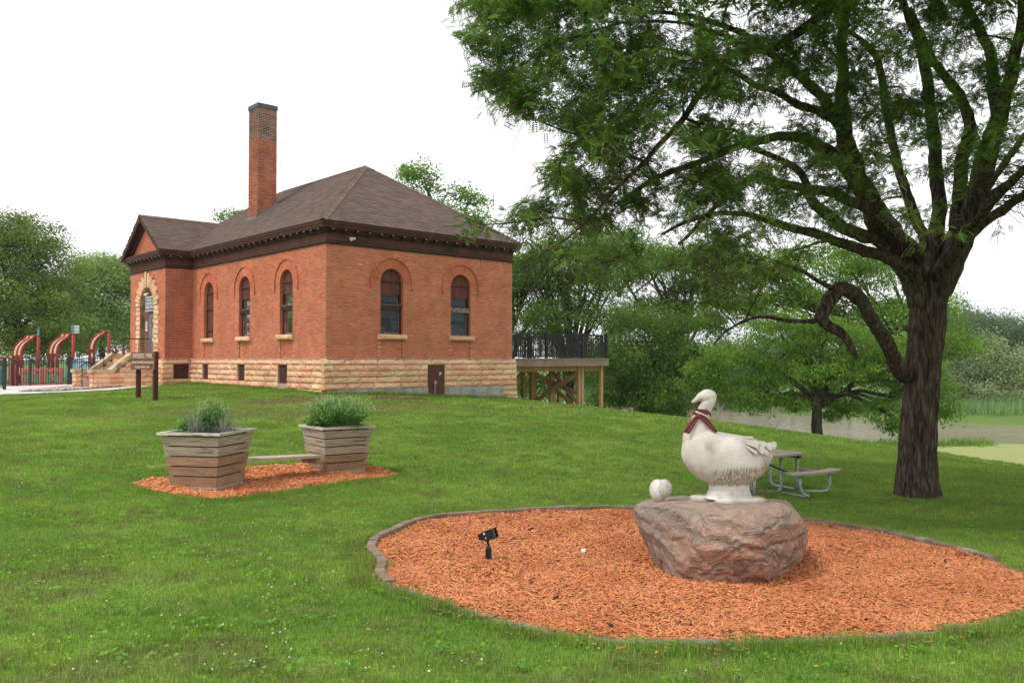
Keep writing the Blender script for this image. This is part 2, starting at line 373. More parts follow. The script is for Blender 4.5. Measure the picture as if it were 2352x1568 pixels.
        c = mix(rg(noise(40, 4, .7), .35, .7), c, (.09, .14, .028))
        L.new(c, bs.inputs['Base Color'])
        bp = N.new('ShaderNodeBump'); bp.inputs['Strength'].default_value = .8; bp.inputs['Distance'].default_value = .04
        L.new(noise(30, 5, .7), bp.inputs['Height']); L.new(bp.outputs[0], bs.inputs['Normal'])
    return m
m_lawn = lawn_material('lawn_ground', False); m_blade = lawn_material('grass_blade', True)

def axis(a, b, fine_a, fine_b, step, grow=1.12):
    v = list(np.arange(fine_a, fine_b, step)); s = step; x = fine_b
    while x < b: v.append(x); s *= grow; x += s
    v.append(b); s = step; x = fine_a-step
    while x > a: v.insert(0, x); s *= grow; x -= s
    v.insert(0, a); return np.array(v)
def build_ground():
    xs = axis(-1500, 1500, -22, 26, .35); ys = axis(-400, 1800, 1, 60, .35, 1.06)
    X, Y = np.meshgrid(xs, ys); Z = gz(X, Y)
    nx, ny = len(xs), len(ys); V = np.stack([X.ravel(), Y.ravel(), Z.ravel()], 1)
    i = np.arange(nx*ny).reshape(ny, nx)
    Fc = np.stack([i[:-1, :-1].ravel(), i[:-1, 1:].ravel(), i[1:, 1:].ravel(), i[1:, :-1].ravel()], 1)
    # sink the turf under the bark beds
    for poly in (BED, PATCH):
        k = inpoly(V[:, 0], V[:, 1], poly); V[k, 2] -= .05
    o = np_mesh('ground', V, Fc, m_lawn, smooth=True); tag(o, 'mown green lawn sloping down towards the river', kind='structure')
build_ground()

def water():
    m = bpy.data.materials.new('river_water'); m.use_nodes = True; nt = m.node_tree; N, L = nt.nodes, nt.links
    bs = N['Principled BSDF']; bs.inputs['Base Color'].default_value = (.24, .21, .145, 1); bs.inputs['Roughness'].default_value = .2; bs.inputs['IOR'].default_value = 1.33
    g = N.new('ShaderNodeNewGeometry'); mp = N.new('ShaderNodeMapping'); mp.inputs['Scale'].default_value = (.35, 1, 1); L.new(g.outputs['Position'], mp.inputs[0])
    n = N.new('ShaderNodeTexNoise'); n.inputs['Scale'].default_value = .9; n.inputs['Detail'].default_value = 4; L.new(mp.outputs[0], n.inputs['Vector'])
    mp2 = N.new('ShaderNodeMapping'); mp2.inputs['Scale'].default_value = (.03, .13, 1); L.new(g.outputs['Position'], mp2.inputs[0])
    n2 = N.new('ShaderNodeTexNoise'); n2.inputs['Scale'].default_value = 1; n2.inputs['Detail'].default_value = 3; L.new(mp2.outputs[0], n2.inputs['Vector'])
    r = N.new('ShaderNodeMapRange'); r.inputs[1].default_value = .42; r.inputs[2].default_value = .6; r.inputs[3].default_value = .05; r.inputs[4].default_value = 1.; L.new(n2.outputs[0], r.inputs[0])
    bp = N.new('ShaderNodeBump'); bp.inputs['Distance'].default_value = .5; L.new(r.outputs[0], bp.inputs['Strength']); L.new(n.outputs[0], bp.inputs['Height'])
    L.new(bp.outputs[0], bs.inputs['Normal'])
    o = MB().add([(-45, 60, -9), (400, 60, -9), (400, 420, -9), (-45, 420, -9)], [(0, 1, 2, 3)]).build('water', m)
    tag(o, 'muddy brown river with pale rippled streaks', kind='structure')
water()

# concrete walk and gravel strip left of the steps
def sheet(name, poly, dz, m, thick=.0):
    P = [Vector((p[0], p[1], 0)) for p in poly]
    cx = sum(p.x for p in P)/len(P); cy = sum(p.y for p in P)/len(P)
    xs = np.arange(min(p.x for p in P), max(p.x for p in P)+.3, .3); ys = np.arange(min(p.y for p in P), max(p.y for p in P)+.3, .3)
    mb = MB(); zz = gz(*np.meshgrid(xs, ys))
    import bmesh
    bm = bmesh.new(); vs = [bm.verts.new((p.x, p.y, 0)) for p in P]; f = bm.faces.new(vs)
    for x in xs[1:-1]:
        bmesh.ops.bisect_plane(bm, geom=bm.verts[:]+bm.edges[:]+bm.faces[:], plane_co=(x, 0, 0), plane_no=(1, 0, 0))
    for y in ys[1:-1]:
        bmesh.ops.bisect_plane(bm, geom=bm.verts[:]+bm.edges[:]+bm.faces[:], plane_co=(0, y, 0), plane_no=(0, 1, 0))
    vs = bm.verts[:]; z = gz([v.co.x for v in vs], [v.co.y for v in vs])
    for v, q in zip(vs, z): v.co.z = q+dz
    bmesh.ops.recalc_face_normals(bm, faces=bm.faces[:])
    if bm.faces[:] and sum(f.normal.z for f in bm.faces) < 0: bmesh.ops.reverse_faces(bm, faces=bm.faces[:])
    me = bpy.data.meshes.new(name); bm.to_mesh(me); bm.free()
    return link(name, me, m, smooth=True)
m_mulch = mat('bark_mulch_bed', (.42, .15, .06), (.28, .09, .035), nscale=30, bump=1, bscale=60, rv=0, objrnd=False)
wk = sheet('pavement', WALK, .035, m_walk); tag(wk, 'pale concrete walk in front of the playground fence', kind='structure')
gr = sheet('gravel_bed', GRAVEL, .06, mat('gravel_base', (.38, .33, .28), bump=.6)); tag(gr, kind='structure')
b1 = sheet('mulch_bed', BED, .01, m_mulch); tag(b1, 'orange bark mulch bed round the boulder', kind='structure')
b2 = sheet('mulch_bed', PATCH, .01, m_mulch); tag(b2, 'orange bark mulch patch under the planters', kind='structure')

# bark chips, gravel
def scatter_in(poly, n, seed, dist_w=True):
    r = np.random.default_rng(seed); xs = [p[0] for p in poly]; ys = [p[1] for p in poly]
    out = np.empty((0, 2))
    while len(out) < n:
        x = r.uniform(min(xs), max(xs), n*2); y = r.uniform(min(ys), max(ys), n*2)
        k = inpoly(x, y, poly)
        if dist_w: k &= r.random(n*2) < np.clip((6.5/np.maximum(y, 3.5))**1.4, .12, 1)
        out = np.vstack([out, np.stack([x[k], y[k]], 1)])
    return out[:n]
m_chip = mat('orange_bark_chip', (.68, .265, .11), (.58, .205, .08), nscale=1.1, bump=.3, bscale=120, rv=.34, hue=.010, objrnd=False)
m_peb = mat('river_pebble', (.5, .42, .36), (.4, .34, .3), nscale=8, bump=.1, rv=.45, hue=.03, objrnd=False)
def chips(name, poly, n, seed, label, size=(.035, .085), w=.2, dist=True, m=None):
    xy = scatter_in(poly, n, seed, dist); r = np.random.default_rng(seed+1); n = len(xy)
    z = gz(xy[:, 0], xy[:, 1]) + r.uniform(.005, .05, n)*(.6+.4*np.sin(xy[:, 0]*5)*np.sin(xy[:, 1]*4))
    tv = [(-.5, -w*.5, 0), (.5, -w*.35, 0), (.45, w*.5, .02), (-.42, w*.4, .03), (-.5, -w*.5, .09), (.48, -w*.35, .08), (.42, w*.45, .1), (-.4, w*.35, .09)]
    tf = [(4, 5, 6, 7), (0, 1, 5, 4), (1, 2, 6, 5), (2, 3, 7, 6), (3, 0, 4, 7)]
    M = rots(r.uniform(0, 6.28, n), r.normal(0, .28, n), r.normal(0, .4, n))
    V, Fc = stamp(tv, tf, np.stack([xy[:, 0], xy[:, 1], z], 1), M, r.uniform(size[0], size[1], n)*np.clip(xy[:, 1]/7, .9, 1.5)**.5)
    o = np_mesh(name, V, Fc, m or m_chip, rnd=np.repeat(r.random(n), 8)); tag(o, label, kind='stuff'); return o
chips('bark_chips', BED, 90000, 3, 'orange bark chips filling the curved bed', (.022, .068))
chips('bark_chips', PATCH, 11000, 5, 'orange bark chips under the planters', (.04, .09))
def gravel():
    xy = scatter_in(GRAVEL, 1500, 9, False); r = np.random.default_rng(4); n = len(xy); z = gz(xy[:, 0], xy[:, 1])+.08
    a = (1+5**.5)/2
    tv = np.array([(-1,a,0),(1,a,0),(-1,-a,0),(1,-a,0),(0,-1,a),(0,1,a),(0,-1,-a),(0,1,-a),(a,0,-1),(a,0,1),(-a,0,-1),(-a,0,1)])/1.9*np.array([1, .75, .5])
    tf = [(0,11,5),(0,5,1),(0,1,7),(0,7,10),(0,10,11),(1,5,9),(5,11,4),(11,10,2),(10,7,6),(7,1,8),(3,9,4),(3,4,2),(3,2,6),(3,6,8),(3,8,9),(4,9,5),(2,4,11),(6,2,10),(8,6,7),(9,8,1)]
    V, Fc = stamp(tv, tf, np.stack([xy[:, 0], xy[:, 1], z], 1), rots(r.uniform(0, 6, n), r.normal(0, .3, n), r.normal(0, .3, n)), r.uniform(.03, .08, n))
    tag(np_mesh('gravel', V, Fc, m_peb, rnd=np.repeat(r.random(n), 12)), 'pale river pebbles beside the concrete walk', kind='stuff')
gravel()

# grass: little turf tiles of blades set out over the lawn (instances)
def turf_tile(name, size, n, hmin, hmax, wid, seed, broad=0):
    r = np.random.default_rng(seed); x = r.uniform(-size*.55, size*.55, n); y = r.uniform(-size*.55, size*.55, n)
    h = r.uniform(hmin, hmax, n)*(.8+.4*r.random(n)); a = r.uniform(0, 6.28, n); ln = r.uniform(.2, .95, n)*h; w = wid*r.uniform(.6, 1.2, n)
    dx, dy = np.cos(a)*ln, np.sin(a)*ln; px, py = -np.sin(a+r.normal(0, .5, n))*w/2, np.cos(a+r.normal(0, .5, n))*w/2
    z0 = np.full(n, -.02); V = np.empty((n, 5, 3))
    V[:, 0] = np.stack([x-px, y-py, z0], 1); V[:, 1] = np.stack([x+px, y+py, z0], 1)
    V[:, 2] = np.stack([x+dx*.4+px*.8, y+dy*.4+py*.8, h*.6], 1); V[:, 3] = np.stack([x+dx*.4-px*.8, y+dy*.4-py*.8, h*.6], 1)
    V[:, 4] = np.stack([x+dx, y+dy, h*.95], 1)
    Fc = np.array([(0, 1, 2), (0, 2, 3), (3, 2, 4)]); Fc = (Fc[None]+(np.arange(n)*5)[:, None, None]).reshape(-1, 3); V = V.reshape(-1, 3); rd = np.repeat(r.random(n), 5)
    if broad:
        bx, by = r.uniform(-size/2, size/2, broad), r.uniform(-size/2, size/2, broad)
        t = np.array([(0, -.5, 0), (.45, -.2, .1), (.4, .4, .1), (0, .55, 0), (-.4, .4, .1), (-.45, -.2, .1)])
        f = np.array([(0, 1, 2), (0, 2, 3), (0, 3, 4), (0, 4, 5)])
        V2, F2 = stamp(t, f, np.stack([bx, by, r.uniform(.6, 1.0, broad)*hmax*.8], 1), rots(r.uniform(0, 6, broad), r.normal(0, .4, broad), r.normal(0, .4, broad)), r.uniform(.012, .024, broad))
        Fc = np.vstack([Fc, F2+len(V)]); V = np.vstack([V, V2]); rd = np.concatenate([rd, np.repeat(r.random(broad), 6)])
    me = bpy.data.meshes.new(name); me.vertices.add(len(V)); me.vertices.foreach_set('co', V.astype(np.float32).ravel())
    m = len(Fc); me.loops.add(m*3); me.loops.foreach_set('vertex_index', Fc.astype(np.int32).ravel()); me.polygons.add(m)
    me.polygons.foreach_set('loop_start', np.arange(0, m*3, 3, dtype=np.int32)); me.polygons.foreach_set('loop_total', np.full(m, 3, np.int32)); me.update(calc_edges=True)
    a_ = me.attributes.new('rnd', 'FLOAT', 'POINT'); a_.data.foreach_set('value', rd.astype(np.float32)); me.materials.append(m_blade)
    return bpy.data.objects.new(name, me)
def lawn_mask(x, y):
    k = ~inpoly(x, y, BED) & ~inpoly(x, y, PATCH) & ~inpoly(x, y, WALK) & ~inpoly(x, y, GRAVEL)
    dx, dy = x-BC.x, y-BC.y; u = dx*BU.x+dy*BU.y; v = dx*BV.x+dy*BV.y
    k &= ~((u > -.02) & (u < 8.2) & (v > -.02) & (v < 15.2)); k &= ~((u > -1.2) & (u < .2) & (v > 10.6) & (v < 15)); k &= ~((u > -3.9) & (u < -.9) & (v > 11.2) & (v < 14.2))
    return k
def lay_turf():
    tiles = [turf_tile('turf', .22, 300, .018, .045, .0032, 1, 0), turf_tile('turf', .22, 280, .018, .042, .0034, 2, 14), turf_tile('turf', .22, 240, .02, .055, .0036, 3, 3),
             turf_tile('turf', .42, 420, .02, .05, .006, 4), turf_tile('turf', .42, 380, .02, .055, .007, 5, 8), turf_tile('turf', .9, 520, .02, .055, .014, 6)]
    pts, idx, sc = [], [], []
    r = np.random.default_rng(11)
    for (y0, y1, st, ids) in ((1.6, 13, .19, (0, 1, 2)), (13, 26, .36, (3, 4)), (26, 48, .72, (5,))):
        ys = np.arange(y0, y1, st)
        for y in ys:
            w = .68*y+2.2; x = np.arange(-w, w, st); xx = x + r.uniform(-.3, .3, len(x))*st; yy = y + r.uniform(-.3, .3, len(x))*st
            k = lawn_mask(xx, yy); xx, yy = xx[k], yy[k]
            z = gz(xx, yy) if len(xx) else np.zeros(0)
            k = z > -6.5; xx, yy, z = xx[k], yy[k], z[k]
            # patches of clover and longer tufts follow a slow noise
            q = np.array([mnoise.noise(Vector((a*.9, b*.9, 0))) for a, b in zip(xx, yy)]) if len(xx) else np.zeros(0)
            ii = np.array(ids)[r.integers(0, len(ids), len(xx))]
            if len(ids) == 3: ii = np.where(q > .18, 1, np.where(q < -.25, 2, ii))
            pts.append(np.stack([xx, yy, z], 1)); idx.append(ii); sc.append(np.stack([np.ones(len(xx)), np.ones(len(xx)), .85+.5*np.clip(q+.3*r.random(len(xx)), -.4, 1)], 1))
    # longer, uncut grass along the edges of the beds and the foot of the walls
    for poly, st in ((BED, .09), (PATCH, .12)):
        D = densify(poly, st); a = np.array([(p.x, p.y) for p in D]); b = np.roll(a, -1, 0)-np.roll(a, 1, 0); nr = np.stack([b[:, 1], -b[:, 0]], 1); nr /= np.linalg.norm(nr, axis=1)[:, None]+1e-9
        q = a+nr*.24; ins = inpoly(q[:, 0], q[:, 1], poly); nr[ins] *= -1
        dist = a[:, 1:]; q = a+nr*(.17-.04*(dist < 6.5)); z = gz(q[:, 0], q[:, 1]); n = len(q)
        pts.append(np.stack([q[:, 0], q[:, 1], z], 1)); idx.append(np.full(n, 2)); sc.append(np.stack([np.full(n, .8), np.full(n, .8), r.uniform(.9, 2.1, n)], 1))
    wl = []
    for t in np.arange(0, 8.2, .12): wl.append(bw(t, -.22))
    for t in np.arange(-.1, 10.7, .12): wl.append(bw(-.25, t))
    for t in np.arange(-1.2, 0, .15): wl.append(bw(t, 10.5))
    a = np.array([(p.x, p.y) for p in wl]); z = gz(a[:, 0], a[:, 1]); n = len(a); a += r.normal(0, .05, a.shape)
    pts.append(np.stack([a[:, 0], a[:, 1], z], 1)); idx.append(np.full(n, 3)); sc.append(np.stack([np.full(n, .6), np.full(n, .6), r.uniform(1.2, 3.8, n)], 1))
    P = np.vstack(pts).astype(np.float32); I = np.concatenate(idx).astype(np.int32); Sc = np.vstack(sc).astype(np.float32); n = len(P)
    me = bpy.data.meshes.new('grass'); me.vertices.add(n); me.vertices.foreach_set('co', P.ravel())
    for nm, ty, d in (('idx', 'INT', I), ('scl', 'FLOAT_VECTOR', Sc.ravel()), ('yaw', 'FLOAT', r.uniform(0, 6.28, n).astype(np.float32))):
        a = me.attributes.new(nm, ty, 'POINT'); a.data.foreach_set('vector' if ty == 'FLOAT_VECTOR' else 'value', d)
    o = link('grass', me, m_blade); tag(o, 'short mown grass blades with clover on the lawn', kind='stuff')
    ng = bpy.data.node_groups.new('turf', 'GeometryNodeTree'); ng.interface.new_socket('Geometry', in_out='INPUT', socket_type='NodeSocketGeometry'); ng.interface.new_socket('Geometry', in_out='OUTPUT', socket_type='NodeSocketGeometry')
    N, L = ng.nodes, ng.links; gi = N.new('NodeGroupInput'); go = N.new('NodeGroupOutput'); jn = N.new('GeometryNodeJoinGeometry')
    def attr(nm, ty):
        a = N.new('GeometryNodeInputNamedAttribute'); a.data_type = ty; a.inputs['Name'].default_value = nm; return a.outputs['Attribute']
    ai, as_, ay = attr('idx', 'INT'), attr('scl', 'FLOAT_VECTOR'), attr('yaw', 'FLOAT'); cx = N.new('ShaderNodeCombineXYZ'); L.new(ay, cx.inputs[2])
    for k, t in enumerate(tiles):
        cp = N.new('FunctionNodeCompare'); cp.data_type = 'INT'; cp.operation = 'EQUAL'; L.new(ai, cp.inputs[2]); cp.inputs[3].default_value = k
        ob = N.new('GeometryNodeObjectInfo'); ob.inputs['Object'].default_value = t; ob.inputs['As Instance'].default_value = True
        ip = N.new('GeometryNodeInstanceOnPoints'); L.new(gi.outputs[0], ip.inputs['Points']); L.new(cp.outputs[0], ip.inputs['Selection'])
        L.new(ob.outputs['Geometry'], ip.inputs['Instance']); L.new(cx.outputs[0], ip.inputs['Rotation']); L.new(as_, ip.inputs['Scale']); L.new(ip.outputs[0], jn.inputs[0])
    L.new(jn.outputs[0], go.inputs[0]); md = o.modifiers.new('turf', 'NODES'); md.node_group = ng
    print('turf tiles', n)
lay_turf()
# ------------------------------------------------------------------ the brick school building
ROOT_Z = -1.6
def building_root(name, label, cat):
    o = empty(name, (BC.x, BC.y, ROOT_Z), ALPHA, label, cat); INV[o.name] = Matrix.Translation((0, 0, -ROOT_Z)); return o
school = building_root('school_building', 'one storey red brick schoolhouse with brown hip roof and tall chimney on a sandstone base', 'building')
WB, WT = .054, 3.74              # brickwork from the water table to the frieze
WIN_R = [(2.54, 'sash'), (5.56, 'sash')]; WIN_L = [(2.64, 'pale'), (5.89, 'sash'), (9.13, 'shut')]
HW, SILL, TOP = .46, .83, 3.10; SPR = TOP-HW; RO = .80

class Face:                       # a wall plane: origin, direction along it, outward normal
    def __init__(s, o, d, n): s.o, s.d, s.n = Vector(o), Vector(d), Vector(n)
    def p(s, a, z, out=0): q = s.o + s.d*a + s.n*out; return Vector((q.x, q.y, z))
    def M(s):                     # x along, y inwards, z up
        M = Matrix.Identity(4)
        for i in range(3): M[i][0] = s.d[i]; M[i][1] = -s.n[i]; M[i][2] = (0, 0, 1)[i]; M[i][3] = s.o[i]
        return M
F_R = Face((0, 0, 0), (1, 0, 0), (0, -1, 0)); F_L = Face((0, 0, 0), (0, 1, 0), (-1, 0, 0))
F_PS = Face((-1.13, 10.75, 0), (1, 0, 0), (0, -1, 0)); F_PF = Face((-1.13, 10.75, 0), (0, 1, 0), (-1, 0, 0))
F_E = Face((8.1, 0, 0), (0, 1, 0), (1, 0, 0)); F_N = Face((0, 15, 0), (1, 0, 0), (0, 1, 0)); F_PN = Face((-1.13, 14.81, 0), (1, 0, 0), (0, 1, 0))
DC = 2.03                         # entrance centre along the porch front
def arch_open(c, hw, ro, spr, sill):
    def f(z):
        if z < sill-.115: return None
        if z < sill: return (c-hw-.08, c+hw+.08)
        if z < spr: return (c-hw, c+hw)
        if z < spr+ro: w = math.sqrt(ro*ro-(z-spr)**2); return (c-w, c+w)
        return None
    return f
def entr_open(z):
    sp = 2.27; k = int((z-WB)/.2); ro = 1.34 + (.12 if k % 2 else 0)
    if z < sp: return (DC-ro+.02, DC+ro-.02)
    if z < sp+1.30: w = math.sqrt(1.38**2-(z-sp)**2); return (DC-w, DC+w)
    return None
brick_me = {}
def brick_mesh(L, H=.0575, D=.03, key=None):
    mb = MB(); b = .004
    mb.add([(-L/2,0,-H/2),(L/2,0,-H/2),(L/2,0,H/2),(-L/2,0,H/2),(-L/2+b,-D,-H/2+b),(L/2-b,-D,-H/2+b),(L/2-b,-D,H/2-b),(-L/2+b,-D,H/2-b)],
           [(4,5,6,7),(0,1,5,4),(1,2,6,5),(2,3,7,6),(3,0,4,7)])
    me = bpy.data.meshes.new('brick'); me.from_pydata(mb.v, [], mb.f); me.materials.append(m_brick); return me
full_brick = brick_mesh(.198, .0555)
singles = []
def bricks(face, a0, a1, z0, z1, opens, mort, out, course=None, shift=0, single=0, pitch=.0683, L=.21, proud=.009, recess=()):
    """mort: MB with the joints; out: MB with the bricks (or single objects near the start)"""
    n = max(1, round((z1-z0)/pitch)); pitch = (z1-z0)/n; M = face.M()
    for r_ in range(n):
        z = z0 + (r_+.5)*pitch; iv = [(a0, a1)]
        for f in opens:
            o = f(z)
            if o:
                nv = []
                for a, b in iv:
                    if o[0] > a: nv.append((a, min(b, o[0])))
                    if o[1] < b: nv.append((max(a, o[1]), b))
                iv = [(a, b) for a, b in nv if b-a > .004]
        for a, b in iv:
            cuts = sorted({a, b} | {c for t in recess if z < t[2] for c in t[:2] if a < c < b})
            for p_, q_ in zip(cuts, cuts[1:]):
                o_ = -.028 if any(z < t[2] and t[0] < (p_+q_)/2 < t[1] for t in recess) else 0
                mort.add([face.p(p_, z-pitch/2, o_), face.p(q_, z-pitch/2, o_), face.p(q_, z+pitch/2, o_), face.p(p_, z+pitch/2, o_)], [(0, 1, 2, 3)])
        off = (r_+shift) % 2*L/2 + (R.random()-.5)*.01
        k = a0-off
        while k < a1:
            for a, b in iv:
                p, q = max(k+.006, a+.001), min(k+L-.006, b-.001)
                if q-p < .02: continue
                rec = 0
                for (c0, c1, zz) in recess:
                    if z < zz and (p+q)/2 > c0 and (p+q)/2 < c1: rec = .028
                pr = proud + R.uniform(-.0025, .0025) - rec
                if abs(q-p-L+.012) < .001 and p-a0 < single and not rec and len(singles) < 299:
                    singles.append(M @ Matrix.Translation(((p+q)/2, .03-pr, z)))
                else:
                    b_ = .004
                    vs = [M @ Vector(v) for v in ((p,.035,z-pitch/2+.0065),(q,.035,z-pitch/2+.0065),(q,.035,z+pitch/2-.0065),(p,.035,z+pitch/2-.0065),
                          (p+b_,-pr,z-pitch/2+.0065+b_),(q-b_,-pr,z-pitch/2+.0065+b_),(q-b_,-pr,z+pitch/2-.0065-b_),(p+b_,-pr,z+pitch/2-.0065-b_))]
                    out.add(vs, [(4,5,6,7),(0,1,5,4),(1,2,6,5),(2,3,7,6),(3,0,4,7)], R.random())
            k += L
mort, bk = MB(), MB()
OR = [arch_open(c, HW, RO, SPR, SILL) for c, _ in WIN_R]; OL = [arch_open(c, HW, RO, SPR, SILL) for c, _ in WIN_L]
bricks(F_R, 0, 8.1, WB, WT, OR, mort, bk, single=1.32, recess=[(c-HW, c+HW, SILL-.12) for c, _ in WIN_R])
bricks(F_L, 0, 10.75, WB, WT, OL, mort, bk, shift=1, recess=[(c-HW, c+HW, SILL-.12) for c, _ in WIN_L])
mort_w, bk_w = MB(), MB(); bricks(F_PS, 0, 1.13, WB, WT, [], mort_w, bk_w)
bricks(F_PF, 0, 4.06, WB, WT, [entr_open], mort, bk, shift=1)
bricks(F_E, 0, 15, WB, WT, [], mort, bk); bricks(F_N, 0, 8.1, WB, WT, [], mort, bk); bricks(F_PN, 0, 1.13, WB, WT, [], mort, bk)
# pediment brickwork over the porch
def tri(z):
    w = (6.02-.3-z)/.656
    return None
def outside_gable(sign):
    def f(z):
        w = max(.0, (5.86-z)/.656); return (-9, DC-w) if sign < 0 else (DC+w, 9)
    return f
bricks(F_PF, DC-2.3, DC+2.3, 4.43, 5.9, [outside_gable(-1), outside_gable(1)], mort, bk)
wall = mort.build('brick_wall', m_mortar, school)
bk.build('brickwork', m_brick, wall)['kind'] = 'stuff'
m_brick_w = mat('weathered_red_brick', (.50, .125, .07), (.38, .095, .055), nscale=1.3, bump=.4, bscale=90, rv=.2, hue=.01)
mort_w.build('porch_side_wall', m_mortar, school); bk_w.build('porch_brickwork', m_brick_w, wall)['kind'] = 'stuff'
# the 300 nearest bricks of the corner are separate pieces
singles = singles[:298]
for M_ in singles:
    o = bpy.data.objects.new('brick', full_brick); COL.objects.link(o); o.parent = wall; o.matrix_basis = M_
# ---- arches: ring of long radial bricks, thin raised hood, stone sill, recessed window
def arch_parts(face, c, kind, k):
    M = face.M()@Matrix.Translation((c, 0, 0)); ring, rb, hood, rev = MB(), MB(), MB(), MB(); n = 40
    for i in range(n):
        a, b = math.pi*i/n, math.pi*(i+1)/n
        def q(r, t, y): return M @ Vector((math.cos(t)*r, y, SPR+math.sin(t)*r))
        ring.add([q(HW, a, .0), q(HW, b, .0), q(RO+.02, b, .0), q(RO+.02, a, .0)], [(0, 3, 2, 1)])
        g = .10*(b-a); pr = -.010-R.uniform(0, .002)
        vs = [q(HW+.002, a+g, pr), q(HW+.002, b-g, pr), q(RO-.012, b-g*.7, pr), q(RO-.012, a+g*.7, pr), q(HW+.002, a+g, .02), q(HW+.002, b-g, .02), q(RO-.012, b-g*.7, .02), q(RO-.012, a+g*.7, .02)]
        rb.add(vs, [(0, 3, 2, 1), (0, 1, 5, 4), (1, 2, 6, 5), (2, 3, 7, 6), (3, 0, 4, 7)], .45+.35*R.random())
    ring.build('arch_ring', m_mortar, school); rg_ = rb.build('arch_brick', m_brick, school); rg_['kind'] = 'stuff'
    # hood mould: raised band with short legs, little header bricks
    m = 44
    def hb(p0, p1, p2, p3, y=-.048):
        vs = [M @ Vector((p[0], y, p[1])) for p in (p0, p1, p2, p3)] + [M @ Vector((p[0], .0, p[1])) for p in (p0, p1, p2, p3)]
        hood.add(vs, [(0, 1, 2, 3), (0, 4, 5, 1), (1, 5, 6, 2), (2, 6, 7, 3), (3, 7, 4, 0)], R.random())
    for i in range(m):
        a, b = math.pi*(i+.06)/m, math.pi*(i+.94)/m
        hb(*[(math.cos(t)*r, SPR+math.sin(t)*r) for r, t in ((RO, b), (RO, a), (RO+.065, a), (RO+.065, b))][::-1])
    for s in (-1, 1):
        for j in range(4):
            x0, x1 = sorted((s*RO, s*(RO+.065))); z1_ = SPR-.002-j*.068
            hb((x0, z1_-.062), (x1, z1_-.062), (x1, z1_), (x0, z1_))
    h = hood.build('hood_mould', m_brick, school); h['kind'] = 'stuff'
    # reveal
    out = [(-HW, SILL)] + [(-HW, SPR)] + [(-math.cos(math.pi*i/24)*HW, SPR+math.sin(math.pi*i/24)*HW) for i in range(1, 24)] + [(HW, SPR), (HW, SILL)]
    for i in range(len(out)-1):
        a, b = out[i], out[i+1]
        rev.add([M @ Vector((a[0], -.004, a[1])), M @ Vector((b[0], -.004, b[1])), M @ Vector((b[0], .24, b[1])), M @ Vector((a[0], .24, a[1]))], [(0, 1, 2, 3)])
    rev.build('window_reveal', m_brick, school)
    # sill of rock-faced stone
    s_ = rock_block(HW*2+.26, .17, .16, k+40); s_ = s_.build('sill', m_stone, school, inv=1); s_.matrix_basis = M @ Matrix.Translation((0, -.02, SILL-.055))
    # window: frame, boards, sash, panes
    def shape(x0, x1, z0, z1, y0, y1, mb, rnd=0, arch=True):
        """board of the window clipped to the arch"""
        xs = np.linspace(x0, x1, max(2, int((x1-x0)/.06)+1)); top = []
        for x in xs:
            zt = z1
            if arch: zt = min(z1, SPR+math.sqrt(max(0, (HW-.01)**2-x*x)))
            top.append((x, max(zt, z0)))
        n_ = len(top); vs = []
        for y in (y0, y1):
            vs += [(x, y, z0) for x, _ in top] + [(x, y, z) for x, z in top]
        vs = [M @ Vector(v) for v in vs]; fs = []
        for i in range(n_-1):
            fs += [(i, i+1, n_+i+1, n_+i), (n_+i, n_+i+1, 3*n_+i+1, 3*n_+i), (i, 2*n_+i, 2*n_+i+1, i+1)]
        fs += [(0, n_, 3*n_, 2*n_), (n_-1, 3*n_-1, 4*n_-1, 2*n_-1)]
        mb.add(vs, fs, rnd)
    fr = MB()
    shape(-HW+.005, -HW+.07, SILL, SPR, .10, .22, fr, arch=False); shape(HW-.07, HW-.005, SILL, SPR, .10, .22, fr, arch=False)
    shape(-HW+.07, HW-.07, SILL, SILL+.05, .08, .22, fr, arch=False)
    w = fr.build('window', m_dkbrown if kind != 'shut' else m_brown, school)
    if kind == 'shut':
        for i in range(4):
            b = MB(); x0 = -HW+.07+i*.195; shape(x0, x0+.19, SILL+.05, SPR+HW, .13, .15, b); b.build('board', m_board, w)
        for z in (1.12, 1.98, 2.62):
            b = MB(); b.box(-HW+.03, HW-.03, .10, .13, z, z+.05, M=M); b.build('batten', m_dkbrown, w)
    else:
        zb = 2.22 + (.0 if face is F_R else .04)
        nb = 10
        for i in range(nb):
            b = MB(); x0 = -HW+.03+i*(2*HW-.06)/nb; e = R.uniform(-.012, .012) if kind == 'pale' else 0
            shape(x0, x0+(2*HW-.06)/nb-.006, zb+e, SPR+HW, .10+R.uniform(0, .006), .125, b); b.build('board', m_board, w)
        b = MB(); b.box(-HW+.02, HW-.02, .075, .10, SPR+.0, SPR+.04, M=M); b.build('batten', m_dkbrown, w)
        b = MB(); b.box(-HW+.005, HW-.005, .05, .16, 1.72, 1.86, M=M); b.build('rail', m_sash if k == 1 else m_dkbrown, w)
        b = MB(); b.box(-HW+.02, HW-.02, .045, .09, 1.86, 1.885, M=M); b.build('ledge', m_sash, w)
        sa = MB()
        for x0, x1, z0, z1 in ((-HW+.07, -HW+.11, .88, 1.72), (HW-.11, HW-.07, .88, 1.72), (-HW+.11, HW-.11, .88, .93), (-HW+.11, HW-.11, 1.68, 1.72)):
            sa.box(x0, x1, .14, .18, z0, z1, M=M)
        sa.box(HW-.15, HW-.12, .15, .18, 1.885, zb, M=M)
        sa = sa.build('sash', m_sash, w)
        g = MB(); g.box(-HW+.11, HW-.11, .155, .163, .93, 1.68, M=M); g.build('pane', m_glass, w)
        g = MB(); g.box(-HW+.07, HW-.15, .155, .163, 1.885, zb, M=M); g.build('pane', m_glass, w)
        cu = MB(); n_ = 40
